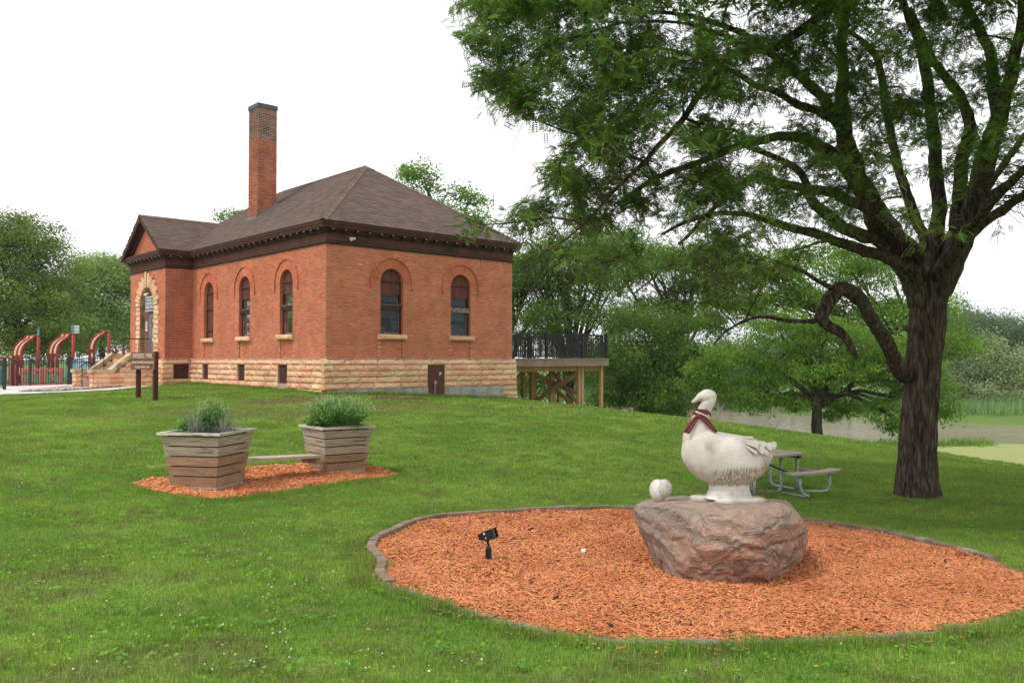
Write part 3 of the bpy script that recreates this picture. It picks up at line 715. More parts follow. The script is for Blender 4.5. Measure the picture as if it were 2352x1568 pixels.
        z0, z1 = (1.42, 1.72) if kind == 'sash' and face is F_R else (.9, 1.7)
        vs = [];
        for i in range(n_+1):
            x = -HW+.09+(2*HW-.18)*i/n_; y = (.26 if kind != 'pale' else .19)+.012*math.sin(i*1.9)*(kind != 'pale'); zz = z0+.03*math.sin(i*.8)*(face is F_R)
            vs += [M @ Vector((x, y, zz)), M @ Vector((x, y, z1))]
        cu.add(vs, [(2*i, 2*i+2, 2*i+3, 2*i+1) for i in range(n_)])
        cu.build('curtain', m_white if kind == 'pale' else m_curt, w)
        if face is F_R:
            c2 = MB(); c2.add([v+Vector((0, 0, .58)) if j % 2 == 0 else v+Vector((0, 0, .52)) for j, v in enumerate(vs)], [(2*i, 2*i+2, 2*i+3, 2*i+1) for i in range(n_)]); c2.build('curtain', m_curt, w)
            p_ = MB()
            if k == 1: p_.box(-.33, .12, .19, .195, .95, 1.28, M=M); p_.box(.12, .30, .19, .195, .95, 1.18, M=M)
            else: p_.box(.12, .34, .20, .205, .95, 1.36, M=M); p_.box(-.3, -.02, .3, .4, .93, 1.12, M=M)
            p_.build('paper_notice', m_curt, w)
        # dark room behind the glass
        bx = MB(); bx.add([M @ Vector(v) for v in ((-HW, .24, SILL), (HW, .24, SILL), (HW, .24, TOP), (-HW, .24, TOP), (-.9, 1.4, .3), (.9, 1.4, .3), (.9, 1.4, 3.2), (-.9, 1.4, 3.2))],
                          [(4, 5, 6, 7), (0, 1, 5, 4), (1, 2, 6, 5), (2, 3, 7, 6), (3, 0, 4, 7)]); bx.build('room', m_dark, w)
def rock_block(L, H, D, seed, nx=None, rough=1.0, top_slope=0.0):
    """rock-faced stone: front at y=-D/2 bulging irregularly, local origin at the block's centre"""
    nx = nx or max(4, int(L/.085)); nz = 4; mb = MB(); vs = []
    for j in range(nz+1):
        for i in range(nx+1):
            x = -L/2+L*i/nx; z = -H/2+H*j/nz; e = min(i, nx-i)/nx*2; f = min(j, nz-j)
            y = -D/2
            if 0 < i < nx and 0 < j < nz:
                y -= rough*(.014 + .032*(.5+mnoise.noise(Vector((x*9, z*14, seed*3.7)))) + .012*mnoise.noise(Vector((x*30, z*30, seed))))
                y += .012*(j > nz/2)
            if top_slope: y += top_slope*(j/nz)**2
            vs.append((x, y, z))
    n0 = len(vs); fs = [(j*(nx+1)+i, j*(nx+1)+i+1, (j+1)*(nx+1)+i+1, (j+1)*(nx+1)+i) for j in range(nz) for i in range(nx)]
    vs += [(-L/2, D/2, -H/2), (L/2, D/2, -H/2), (L/2, D/2, H/2), (-L/2, D/2, H/2)]
    b = list(range(nx+1)); t = [nz*(nx+1)+i for i in range(nx+1)]; l = [j*(nx+1) for j in range(nz+1)]; r_ = [j*(nx+1)+nx for j in range(nz+1)]
    fs += [tuple(b[::-1])+(n0, n0+1), tuple(t)+(n0+2, n0+3), tuple(l)+(n0+3, n0), tuple(r_[::-1])+(n0+1, n0+2)]
    return mb.add(vs, fs)
for k, (c, kd) in enumerate(WIN_R): arch_parts(F_R, c, kd, k)
for k, (c, kd) in enumerate(WIN_L): arch_parts(F_L, c, kd, k+2)

# ---- sandstone base: courses of rock-faced blocks, water table on top, concrete plinth at the foot
basem = MB()
def base_wall(face, a0, a1, holes, cz, depth=.12, e0=0, e1=0, seed=0):
    """cz: list of course z intervals (top down); holes (a, b, z0, z1)"""
    r = random.Random(seed); M = face.M()
    for ci, (z1, z0, proud, slope) in enumerate(cz):
        a = a0-e0*proud; end = a1+e1*proud; first = True
        while a < end-.05:
            L = r.uniform(.55, 1.15)*(1.25 if ci == 0 else 1)
            if first and ci % 2: L *= .55
            first = False
            b = a+L
            if end-b < .3: b = end
            segs = [(a, b)]
            for (h0, h1, hz0, hz1) in holes:
                if z0 < hz1-.03 and z1 > hz0+.03:
                    nv = []
                    for p, q in segs:
                        if h0 > p: nv.append((p, min(q, h0)))
                        if h1 < q: nv.append((max(p, h1), q))
                    segs = [(p, q) for p, q in nv if q-p > .02]
            for p, q in segs:
                o = rock_block(q-p-.014, z1-z0-.014, .2, r.random()*90, top_slope=slope)
                o = o.build('stone', m_stone, base_o); o.matrix_basis = M @ Matrix.Translation(((p+q)/2, .1-proud, (z0+z1)/2))
            a = b
def base_back(face, a0, a1, z0, z1, out, holes=()):
    M = face.M(); iv = [(a0, a1, z0, z1)]
    for (h0, h1, hz0, hz1) in holes:
        nv = []
        for a, b, c, d in iv:
            if h1 <= a or h0 >= b: nv.append((a, b, c, d)); continue
            nv += [(a, h0, c, d), (h1, b, c, d)] + ([(h0, h1, c, hz0)] if hz0 > c else []) + ([(h0, h1, hz1, d)] if hz1 < d else [])
        iv = [t for t in nv if t[1]-t[0] > .001]
    for a, b, c, d in iv: basem.box(a, b, -out, .1, c, d, M=M)
# hatch door in the right wall, four boarded basement openings in the left wall and porch side
HR = [(3.98, 4.72, -1.25, -.16)]
HL = [(2.32, 2.98, -.81, -.17), (5.58, 6.18, -.80, -.17), (8.85, 9.4, -.78, -.17)]
HP = [(.32, .95, -.78, -.17)]
base_back(F_R, 0, 8.1, -2.4, .04, .10, HR); base_back(F_L, .1, 10.65, -2.4, .04, .10, HL); base_back(F_PS, -.1, 1.13, -2.0, .04, .10, HP)
base_back(F_PF, .1, 4.06, -2.0, .04, .10); base_back(F_E, .1, 15, -3.2, .04, .10); base_back(F_N, 0, 8.1, -3.2, .04, .10); base_back(F_PN, 0, 1.13, -2, .04, .1)
base_o = basem.build('stone_base', m_mortarp, school)
C5 = [(.054, -.175, .13, .10), (-.175, -.375, .13, 0), (-.375, -.575, .13, 0), (-.575, -.775, .13, 0), (-.775, -.97, .13, 0)]
CR = C5
CL = C5 + [(-.97, -1.17, .13, 0)]
base_wall(F_R, 0, 8.1, HR, CR, e0=1, e1=1, seed=1); base_wall(F_L, 0, 10.62, HL, CL, e0=0, seed=2)
base_wall(F_PS, 0, 1.0, HP, CL, e0=1, e1=0, seed=3); base_wall(F_PF, 0, .62, [], CL, seed=4)
base_wall(F_R, 7.5, 8.1, [], [(-1.17+.2, -1.17, .13, 0), (-1.17, -1.37, .15, 0), (-1.37, -1.57, .17, 0)], e1=1, seed=5)
base_wall(F_E, 0, 6, [], CL, seed=6)
pl = MB(); pl.box(.3, 3.98, -.15, 0, -2.2, -.972, M=F_R.M()); pl.box(4.72, 7.5, -.15, 0, -2.2, -.972, M=F_R.M())
pl.box(.02, 10.6, -.10, 0, -2.2, -1.172, M=F_L.M())
pl.build('plinth', m_concrete, base_o)
def hatch(face, h, name, m, extra=False):
    M = face.M(); b = MB(); n = 3
    d = MB(); d.box(h[0]+.01, h[1]-.01, -.055 if not extra else -.13, -.02, h[2]-.3 if extra else h[2], h[3]-.01, M=M); d = d.build(name, m, school)
    return d
for h in HL: hatch(F_L, h, 'basement_hatch', m_brown)
for h in HP: hatch(F_PS, h, 'basement_hatch', m_brown)
m_hatchdoor = mat('faded_brown_door', (.125, .04, .027), (.105, .035, .024), nscale=3, bump=.1, rv=0, rough=.75)
hd = hatch(F_R, HR[0], 'hatch_door', m_hatchdoor, True)
M_ = F_R.M()
b = MB(); b.box(4.46, 4.55, -.17, -.13, -.50, -.45, M=M_); b.tube([M_ @ Vector((4.5, -.16, -.5)), M_ @ Vector((4.47, -.17, -.57))], .012, 6); b.build('padlock', m_white, hd)
b = MB(); b.box(4.23, 4.31, -.20, -.13, -.86, -.74, M=M_); b = b.build('outlet_box', m_greymetal, hd); c = MB(); c.tube([M_ @ Vector((4.27, -.16, -.86)), M_ @ Vector((4.27, -.16, -1.6))], .014, 6); c.build('conduit', m_greymetal, hd)
b = MB(); b.tube([M_ @ Vector((3.75, -.19, -.80)), M_ @ Vector((3.75, -.19, -1.5))], .013, 6, mi=0); b.box(3.72, 3.78, -.22, -.16, -.98, -.92, M=M_); b.build('standpipe', m_greymetal, school)
# bright mortar repairs beside the windows
mr_ = MB(); rr = random.Random(8)
for (c, zz) in ((2.54+.60, None), (5.56-.60, None)):
    for i in range(10):
        z = .58+i*.068; x = c+(-.08 if c > 3.2 else 0)+rr.uniform(-.03, .03)+(.05*math.sin(i*.6) if c < 3.2 else 0)
        if c > 4 and i < 2 or c > 4 and i > 7: continue
        mr_.box(x, x+rr.uniform(.03, .075), -.013, 0, z, z+rr.uniform(.03, .06), M=M_)
for x, z in ((4.12, .10), (4.14, .16), (4.26, .2), (4.85, .09), (4.86, .15), (3.2, .07)): mr_.box(x, x+.045, -.013, 0, z, z+.06, M=M_)
mr_.build('mortar_repair', m_mortarp, wall)

OV = .28
# ---- frieze and cornice swept round the walls
path = [(8.1, 0), (0, 0), (0, 10.75), (-1.13, 10.75), (-1.13, 14.81), (0, 14.81), (0, 15), (8.1, 15)]
def offset_path(o):
    P = [Vector(p) for p in path]; n = len(P); out = []
    for i in range(n):
        a, b, c = P[i-1], P[i], P[(i+1) % n]; d1 = (b-a).normalized(); d2 = (c-b).normalized()
        # walls run clockwise seen from above: outward is to the left of travel reversed
        n1 = Vector((-d1.y, d1.x)); n2 = Vector((-d2.y, d2.x))
        k = n1+n2; k = k/ (1+n1.dot(n2)) if abs(1+n1.dot(n2)) > 1e-6 else n1
        out.append(b-k*o if True else b+k*o)
    return out
test = offset_path(1.0)
SGN = 1 if test[1].x < 0 else -1
def sweep(profile, mb):
    n = len(path); rows = [offset_path(SGN*o) for o, _ in profile]; k = len(profile); vs = []
    for (o, z), row in zip(profile, rows): vs += [(p.x, p.y, z) for p in row]
    mb.add(vs, [(j*n+i, j*n+(i+1) % n, (j+1)*n+(i+1) % n, (j+1)*n+i) for j in range(k-1) for i in range(n)])
corn = MB(); sweep([(-.05, 3.74), (.055, 3.74), (.075, 3.77), (.07, 3.80), (.035, 3.83), (.035, 3.86)], corn)
frieze = MB(); sweep([(.03, 3.85), (.03, 4.07), (.05, 4.075), (.05, 4.09)], frieze)
top = MB(); sweep([(.04, 4.09), (.04, 4.135), (.09, 4.14), (.11, 4.19), (.12, 4.225), (.225, 4.225), (.225, 4.245), (.24, 4.26), (.245, 4.32), (.265, 4.34), (OV, 4.435), (OV-.01, 4.457), (-.1, 4.459)], top)
m_frieze = mat('weathered_brown_frieze', (.12, .043, .03), (.085, .03, .022), nscale=3, stretch=(1, 1, .4), bump=.1, rv=0, c3=(.035, .018, .016), c3scale=.9, c3lo=.55, c3hi=.72)
cn = top.build('cornice', m_brown, school); corn.build('frieze_moulding', m_dkbrown, school); frieze.build('frieze', m_frieze, school)
dent = MB()
def run(face, a0, a1, step, fn):
    n = int((a1-a0)/step); s = (a1-a0)/n
    for i in range(n): fn(face, a0+(i+.5)*s)
for f, a0, a1 in ((F_R, -.03, 8.13), (F_L, -.03, 10.7), (F_PS, -.03, 1.09), (F_PF, -.03, 4.09)):
    run(f, a0, a1, .06, lambda fc, a: dent.box(a-.018, a+.018, -.075, -.03, 4.085, 4.13, M=fc.M()))
dent.build('dentil', m_brown, cn)['kind'] = 'stuff'
bm_ = MB(); bm_.add([(-.05, -.22, -.01), (.05, -.22, -.01), (.05, -.21, -.05), (-.05, -.21, -.05), (-.05, -.14, -.075), (.05, -.14, -.075), (-.05, -.04, -.16), (.05, -.04, -.16), (-.05, 0, 0), (.05, 0, 0)],
        [(0, 3, 2, 1), (3, 4, 5, 2), (4, 6, 7, 5), (6, 8, 9, 7), (0, 8, 6, 4, 3), (1, 2, 5, 7, 9)])
bme = bpy.data.meshes.new('bracket'); bme.from_pydata(bm_.v, [], bm_.f); bme.materials.append(m_dkbrown)
cap_ = MB(); cap_.box(-.022, .022, -.225, -.2, -.035, -.012); cme = bpy.data.meshes.new('bracket_tip'); cme.from_pydata(cap_.v, [], cap_.f); cme.materials.append(m_curt)
def brk(face, a):
    o = bpy.data.objects.new('bracket', bme); COL.objects.link(o); o.parent = cn; o.matrix_basis = face.M() @ Matrix.Translation((a, -.0, 4.224))
for f, a0, a1, s in ((F_R, -.1, 8.2, .45), (F_L, -.1, 10.35, .45), (F_PS, -.1, .75, .42), (F_PF, -.15, 4.2, .43)): run(f, a0, a1, s, brk)
tips = MB()
for f, a0, a1, s in ((F_R, -.1, 8.2, .45), (F_L, -.1, 10.35, .45), (F_PS, -.1, .75, .42), (F_PF, -.15, 4.2, .43)):
    run(f, a0, a1, s, lambda fc, a: tips.box(a-.02, a+.02, -.232, -.221, 4.18, 4.206, M=fc.M()))
tips.build('bracket_tip', m_curt, cn)['kind'] = 'stuff'

# ---- roof: decks, shingles laid course by course, hip caps, porch gable
OV = .28; EZ, RZ = 4.46, 7.54; TAN = (RZ-EZ)/(4.05+OV)
A0, A1, A2, A3 = (-OV, -OV), (8.1+OV, -OV), (8.1+OV, 15+OV), (-OV, 15+OV); RA, RB = (4.05, 4.05), (4.05, 10.95)
rf = MB(); rf.add([(*A0, EZ), (*A1, EZ), (*A2, EZ), (*A3, EZ), (*RA, RZ), (*RB, RZ)], [(0, 1, 4), (1, 2, 5, 4), (2, 3, 5), (3, 0, 4, 5), (0, 3, 2, 1)])
PRZ = 6.09; PC = 10.75+DC; PY0, PY1 = 10.75-OV, 14.81+OV; PT = (PRZ-EZ)/(PC-PY0); XF, XB = -1.13-OV-.06, (6.09-4.46)/((7.54-4.46)/(4.05+OV))-OV
rf.add([(XF, PY0, EZ), (XB, PC, PRZ), (XF, PC, PRZ), (-OV, PY0, EZ)], [(0, 3, 1, 2)])
rf.add([(XF, PY1, EZ), (-OV, PY1, EZ), (XB, PC, PRZ), (XF, PC, PRZ)], [(0, 3, 2, 1)])
rf.add([(XF+.02, PY0, EZ-.01), (XB, PC, PRZ-.05), (XF+.02, PC, PRZ-.05), (-OV, PY0, EZ-.01)], [(0, 2, 1, 3)])
rf.add([(XF+.02, PY1, EZ-.01), (XB, PC, PRZ-.05), (XF+.02, PC, PRZ-.05), (-OV, PY1, EZ-.01)], [(0, 3, 1, 2)])
roof = rf.build('roof', m_dkbrown, school)
sh = MB(); sh_single = []
def shingles(o, e, s, n, length, iv, single=None, expo=.135, tab=.305):
    """o eave start, e along eave, s up the slope (unit vectors), n normal; iv(d)->(a,b) at slope distance d"""
    o, e, s, n = Vector(o), Vector(e), Vector(s), Vector(n); rows = int(length/expo)
    for r_ in range(rows):
        d = r_*expo; a0, a1 = iv(d+expo*.5)
        k = -tab*(r_ % 2)*.5 + R.uniform(-.03, .03) - .0; k += math.floor((a0-k)/tab)*tab
        while k < a1:
            p, q = max(k+.003, a0), min(k+tab-.003, a1); k += tab
            if q-p < .03: continue
            t = .010+R.uniform(0, .004); j = R.uniform(-.004, .004); lo, hi = d-.012+j, d+expo+.02
            vs = [o+e*p+s*lo+n*t, o+e*q+s*lo+n*t, o+e*q+s*hi+n*.003, o+e*p+s*hi+n*.003, o+e*p+s*lo-n*.004, o+e*q+s*lo-n*.004]
            fs = [(0, 1, 2, 3), (4, 5, 1, 0), (0, 3, 4), (1, 5, 2)]
            if single and single(p, d) and abs(q-p-tab+.006) < .01 and len(sh_single) < 300:
                m = MB(); m.add(vs, fs, R.random()); sh_single.append(m)
            else: sh.add(vs, fs, R.random())
SL = math.hypot(4.05+OV, RZ-EZ); cs, sn = (4.05+OV)/SL, (RZ-EZ)/SL
shingles((-OV, -OV, EZ), (1, 0, 0), (0, cs, sn), (0, -sn, cs), SL, lambda d: (d*cs, 8.1+2*OV-d*cs), single=lambda p, d: p < 6.5 and d < 2.6)
shingles((-OV, 15+OV, EZ), (0, -1, 0), (cs, 0, sn), (-sn, 0, cs), SL, lambda d: (d*cs, 15+2*OV-d*cs))
shingles((8.1+OV, -OV, EZ), (0, 1, 0), (-cs, 0, sn), (sn, 0, cs), SL, lambda d: (d*cs, 15+2*OV-d*cs))
shingles((8.1+OV, 15+OV, EZ), (-1, 0, 0), (0, -cs, sn), (0, sn, cs), SL, lambda d: (d*cs, 8.1+2*OV-d*cs))
PSL = math.hypot(PC-PY0, PRZ-EZ); pc, ps = (PC-PY0)/PSL, (PRZ-EZ)/PSL
shingles((XF-.03, PY0, EZ), (1, 0, 0), (0, pc, ps), (0, -ps, pc), PSL, lambda d: (0, -XF-OV+.03+d*pc*(XB+OV)/(PC-PY0)))
shingles((XB, PY1, EZ), (-1, 0, 0), (0, -pc, ps), (0, ps, pc), PSL, lambda d: ((1-d/PSL)*(XB+OV), XB-XF+.03))
sh.build('shingle_field', m_shingle, roof)['kind'] = 'stuff'
for m in sh_single: m.build('shingle', m_shingle, roof)
m_capsh = mat('hip_cap_shingle', (.215, .145, .11), (.17, .115, .09), nscale=3, bump=.5, bscale=180, rv=.2, rough=.95)
def caps(a, b, n1, w=.14, step=.14):
    a, b = Vector(a), Vector(b); L = (b-a).length; n = int(L/step); t = (b-a)/L
    for i in range(n):
        p = a+t*(i*step-.01); q = a+t*((i+1)*step+.03); s = t.cross(Vector((0, 0, 1))).normalized(); up = s.cross(t).normalized()
        if up.z < 0: up = -up
        m = MB(); h1, h2 = .034, .016; dr = n1
        vs = []
        for c, h in ((p, h1), (q, h2)):
            vs += [c-s*w+up*(h-dr), c+up*h, c+s*w+up*(h-dr)]
        for c, h in ((p, h1-.014), (p, h1-.014)): pass
        vs += [p-s*w+up*(h1-dr-.02), p+up*(h1-.02), p+s*w+up*(h1-dr-.02)]
        m.add(vs, [(0, 1, 4, 3), (1, 2, 5, 4), (0, 6, 7, 1), (1, 7, 8, 2), (0, 3, 6), (2, 8, 5)], R.random()); m.build('cap_shingle', m_capsh, roof)
caps((*A0, EZ+.01), (*RA, RZ+.01), .065); caps((*A3, EZ+.01), (*RB, RZ+.01), .065, step=.28); caps((*RA, RZ), (*RB, RZ), .09, step=.2); caps((*A1, EZ+.01), (*RA, RZ+.01), .065, step=.28)
caps((XF-.02, PC, PRZ), (XB, PC, PRZ), .09, step=.2)
# rake boards, pediment
rk = MB()
for sgn, y0 in ((1, PY0), (-1, PY1)):
    for (x, dx, z0, z1) in ((XF-.01, .05, -.02, -.24), (XF+.05, .22, -.10, -.16), (XF+.24, .06, -.12, -.36)):
        a, b = Vector((0, y0-sgn*.0, EZ)), Vector((0, PC, PRZ)); 
        vs = []
        for xx in (x, x+dx):
            vs += [(xx, a.y, a.z+z0+.0), (xx, b.y, b.z+z0), (xx, b.y, b.z+z1), (xx, a.y-sgn*0+sgn*max(0, (-z1-.2))/PT, a.z+max(z1, -.2))]
        rk.add(vs, [(0, 1, 2, 3), (7, 6, 5, 4), (0, 4, 5, 1), (3, 2, 6, 7), (0, 3, 7, 4)])
rk.build('rake_board', m_brown, roof)

# ---- chimney
m_chb = mat('chimney_brick', (.50, .15, .07), (.33, .085, .045), nscale=1.1, bump=.4, bscale=90, rv=.25, hue=.012, c3=(.075, .035, .03), c3scale=1.6, c3lo=.62, c3hi=.75)
ch = MB(); chb = MB(); ch2 = MB(); chb2 = MB(); CX, CY, CS = 1.5, 8.0, .82; CB, CTZ = EZ+TAN*(CX+OV)-.25, 10.22
for f, ln in ((Face((CX, CY, 0), (1, 0, 0), (0, -1, 0)), CS), (Face((CX, CY, 0), (0, 1, 0), (-1, 0, 0)), CS), (Face((CX+CS, CY, 0), (0, 1, 0), (1, 0, 0)), CS), (Face((CX, CY+CS, 0), (1, 0, 0), (0, 1, 0)), CS)):
    bricks(f, 0, ln, CB, 8.95, [], ch, chb, shift=int(f.d.y), L=.2, pitch=.0685, proud=.011)
    bricks(f, 0, ln, 8.95, CTZ, [], ch2, chb2, shift=int(f.d.y), L=.2, pitch=.0685, proud=.011)
chim = ch.build('chimney', m_mortarp, school); chb.build('brickwork', m_chb, chim)['kind'] = 'stuff'
ch2.build('sooty_top', mat('bright_mortar', (.66, .6, .54), (.5, .42, .36), nscale=3, rv=0), chim); chb2.build('sooty_brickwork', mat('sooty_brick', (.30, .09, .055), (.12, .05, .04), nscale=1.4, bump=.4, bscale=90, rv=.35, c3=(.05, .03, .03), c3scale=1.5, c3lo=.5, c3hi=.7), chim)['kind'] = 'stuff'
b = MB(); b.box(CX-.03, CX+CS+.03, CY-.03, CY+CS+.03, CTZ, CTZ+.17); b.box(CX-.015, CX+CS+.015, CY-.015, CY+CS+.015, CTZ+.17, CTZ+.185); b.build('cap', m_capmat, chim)
fl = MB(); zb = lambda x: EZ+TAN*(x+OV)
for i in range(7):
    x0 = CX-.03+i*CS/6.5; fl.box(x0, x0+.125, CY-.03, CY-.012, zb(x0)-.03, zb(x0)+.15)
fl.box(CX-.09, CX-.012, CY-.06, CY+CS+.06, zb(CX)-.1, zb(CX)+.05); fl.box(CX+CS, CX+CS+.03, CY-.03, CY+CS, zb(CX+CS)-.1, zb(CX+CS)+.25)
fl.add([(CX-.1, CY-.16, zb(CX-.1)+.02), (CX+CS+.1, CY-.16, zb(CX+CS+.1)+.02), (CX+CS+.1, CY, zb(CX+CS+.1)+.02), (CX-.1, CY, zb(CX-.1)+.02)], [(0, 1, 2, 3)])
fl.build('flashing', m_flash, chim)

# ---- floodlight on the frieze
b = MB(); b.box(.83, .90, -.09, -.035, 3.93, 4.0, M=F_R.M()); b.tube([F_R.M() @ Vector((.87, -.09, 3.95)), F_R.M() @ Vector((.83, -.19, 3.90))], [.03, .045], 10); b.tube([F_R.M() @ Vector((.90, -.09, 3.97)), F_R.M() @ Vector((.97, -.18, 3.95))], [.03, .045], 10); b.build('floodlight', m_white, school)

# ---- entrance: stone arch of long and short blocks, boarded door surround, grey door, signs
Mp = F_PF.M() @ Matrix.Translation((DC, 0, 0)); OW, SP = .8, 2.27
ent = MB()
for s in (-1, 1): ent.box(min(s*OW, s*1.36), max(s*OW, s*1.36), .002, .3, -.0, SP, M=Mp)
ent.box(-1.3, 1.3, .17, .3, SP, SP+1.35, M=Mp)
arch_b = ent.build('entrance_arch', m_ashlar, school)
z = WB; k = 0; rr = random.Random(5)
while z < SP-.05:
    for s in (-1, 1):
        L = .55 if k % 2 else .44
        o = rock_block(L-.01, .2-.012, .22, k*5+s, rough=.8).build('stone', m_stone, arch_b); o.matrix_basis = Mp @ Matrix.Translation((s*(OW+L/2), .09, z+.1))
    z += .2; k += 1
nv = 21
for i in range(nv):
    a, b_ = math.pi*i/nv, math.pi*(i+1)/nv; mid = (a+b_)/2; ro = 1.38 if i % 2 else 1.26; key = i == nv//2
    if key: ro = 1.45
    y0 = -.03 if not key else -.09
    def q(r, t, y): return Mp @ Vector((math.cos(t)*r, y, SP+math.sin(t)*r))
    g = .012; m = MB(); rr_ = [OW, (OW+ro)/2, ro]; vs = []
    for y, inn in ((y0, 1), (.2, 0)):
        for r_ in rr_:
            for t in (a+g, mid, b_-g):
                bump = -(.022 + .02*rr.random())*(1 if (r_ == rr_[1] or t == mid) else 0)*inn*(not key)
                vs.append(q(r_, t, y+bump))
    fs = [(j*3+i_, j*3+i_+1, (j+1)*3+i_+1, (j+1)*3+i_) for j in range(2) for i_ in range(2)]
    fs += [(0, 9, 10, 1), (1, 10, 11, 2), (0, 3, 12, 9), (3, 6, 15, 12), (2, 11, 14, 5), (5, 14, 17, 8), (6, 7, 16, 15), (7, 8, 17, 16)]
    m.add(vs, fs); m.build('keystone' if key else 'stone', m_ashlar if key else m_stone, arch_b)
# reveal
rv_ = MB(); out = [(-OW, 0), (-OW, SP)]+[(-math.cos(math.pi*i/24)*OW, SP+math.sin(math.pi*i/24)*OW) for i in range(1, 24)]+[(OW, SP), (OW, 0)]
for a, b_ in zip(out, out[1:]): rv_.add([Mp @ Vector((a[0], -.03, a[1])), Mp @ Vector((b_[0], -.03, b_[1])), Mp @ Vector((b_[0], .17, b_[1])), Mp @ Vector((a[0], .17, a[1]))], [(0, 1, 2, 3)])
rv_.build('arch_reveal', m_ashlar, arch_b)
pn = MB(); vs = [Mp @ Vector((x, .16, z)) for x, z in out]; c0 = Mp @ Vector((0, .16, 1.2)); pn.add(vs+[c0], [(i, i+1, len(vs)) for i in range(len(vs)-1)]+[(len(vs)-1, 0, len(vs))])
m_surr = mat('faded_red_panel', (.26, .10, .075), (.2, .075, .055), nscale=3, rv=0, bump=.1)
sr = pn.build('door_surround', m_surr, school)
# the building's left in the picture is +x on the porch front, so the door stands at -x
dr = MB(); dr.box(-.72, .12, .10, .15, .05, 1.95, M=Mp); door = dr.build('door', m_door, school)
df = MB()
for x0, x1, z0, z1 in ((-.78, -.72, .02, 2.02), (.12, .18, .02, 2.02), (-.78, .18, 1.95, 2.02)): df.box(x0, x1,   .08, .158, z0, z1, M=Mp)
df.build('door_frame', m_capmat, door)
g = MB(); g.box(-.55, -.38, .088, .098, .75, 1.7, M=Mp); g.build('pane', m_glass, door)
g = MB(); g.box(-.50, -.45, .082, .086, .80, 1.20, M=Mp); g.box(-.50, -.45, .082, .086, 1.24, 1.30, M=Mp); g.build('notice', m_white, door)
for z0, z1 in ((.15, .6), (.7, 1.2), (1.3, 1.82)):
    g = MB(); g.box(-.28, .02, .088, .10, z0, z1, M=Mp); g.build('door_panel', m_door, door)
g = MB(); g.box(-.66, -.60, .04, .10, .96, 1.0, M=Mp); g.box(-.66, -.62, .01, .04, .90, 1.06, M=Mp); g.build('door_handle', m_capmat, door)
g = MB(); g.tube([Mp @ Vector((.12, .15, 2.82)), Mp @ Vector((.05, .05, 2.80)), Mp @ Vector((.2, -.02, 2.74))], [.03, .04, .07], 8); g.build('wall_lamp', m_white, school)
def text_mesh(txt, size, mat_, parent, M, width=None, thick=.004, sx=1.0, name='lettering'):
    cu = bpy.data.curves.new('t', 'FONT'); cu.body = txt; cu.size = size; cu.extrude = thick; cu.align_x = 'CENTER'; cu.align_y = 'CENTER'
    ob = bpy.data.objects.new('t', cu); COL.objects.link(ob); dg = bpy.context.evaluated_depsgraph_get(); me = bpy.data.meshes.new_from_object(ob.evaluated_get(dg)); bpy.data.objects.remove(ob)
    w = max(v.co.x for v in me.vertices)-min(v.co.x for v in me.vertices); k = (width/w) if width else sx
    for v in me.vertices: v.co.x *= k
    me.materials.clear(); o = link(name, me, mat_, parent); o.matrix_basis = M; return o
def face_text(txt, size, m, parent, Mface, x, y, z, width=None):
    """text on a wall face whose frame has x along, y inwards, z up, read from outside"""
    return text_mesh(txt, size, m, parent, Mface @ Matrix.Translation((x, y, z)) @ Matrix(((1, 0, 0, 0), (0, 0, -1, 0), (0, 1, 0, 0), (0, 0, 0, 1))), width)
m_slate = mat('slate_blue_sign', (.17, .20, .24), rough=.5, bump=0, rv=0)
# seen from outside the porch front runs right to left, so turn the frame round
Mf = Mp @ Matrix.Rotation(0, 4, 'Z')
def flip(M): return M @ Matrix(((-1, 0, 0, 0), (0, 1, 0, 0), (0, 0, 1, 0), (0, 0, 0, 1)))
sg = MB(); sg.box(-.76, .24, .0, .03, 2.04, 2.66, M=Mp); sg = sg.build('door_sign', m_white, school)
s2 = MB(); s2.box(-.72, .20, -.008, -.002, 2.08, 2.62, M=Mp); s2.build('sign_face', m_slate, sg)
def ptext(txt, size, x, y, z, width, parent, m=None):
    # a frame with x to the reader's right (-y' of the building), z up, facing out
    fr = Matrix(((0, 0, -1, 0), (-1, 0, 0, 0), (0, 1, 0, 0), (0, 0, 0, 1)))      # text x -> -Y, text y -> Z, text normal -> -X
    p = Mp @ Vector((x, y, z)); o = text_mesh(txt, size, m or m_white, parent, Matrix.Translation(p) @ fr, width, .003); return o
ptext('RIVERSIDE', .15, -.26, -.011, 2.50, .5, sg); ptext('ENVIRONMENTAL', .15, -.26, -.011, 2.35, .78, sg); ptext('LEARNING CENTER', .15, -.26, -.011, 2.20, .82, sg)
n_ = MB(); n_.box(.24, .58, .14, .155, 1.22, 1.62, M=Mp); n_ = n_.build('paper_notice', m_white, school)
for i, zz in enumerate((1.56, 1.48, 1.40, 1.32)): 
    l_ = MB(); l_.box(.29+.02*(i % 2), .53, .134, .137, zz-.012, zz+.012, M=Mp); l_.build('print_line', m_sash, n_)

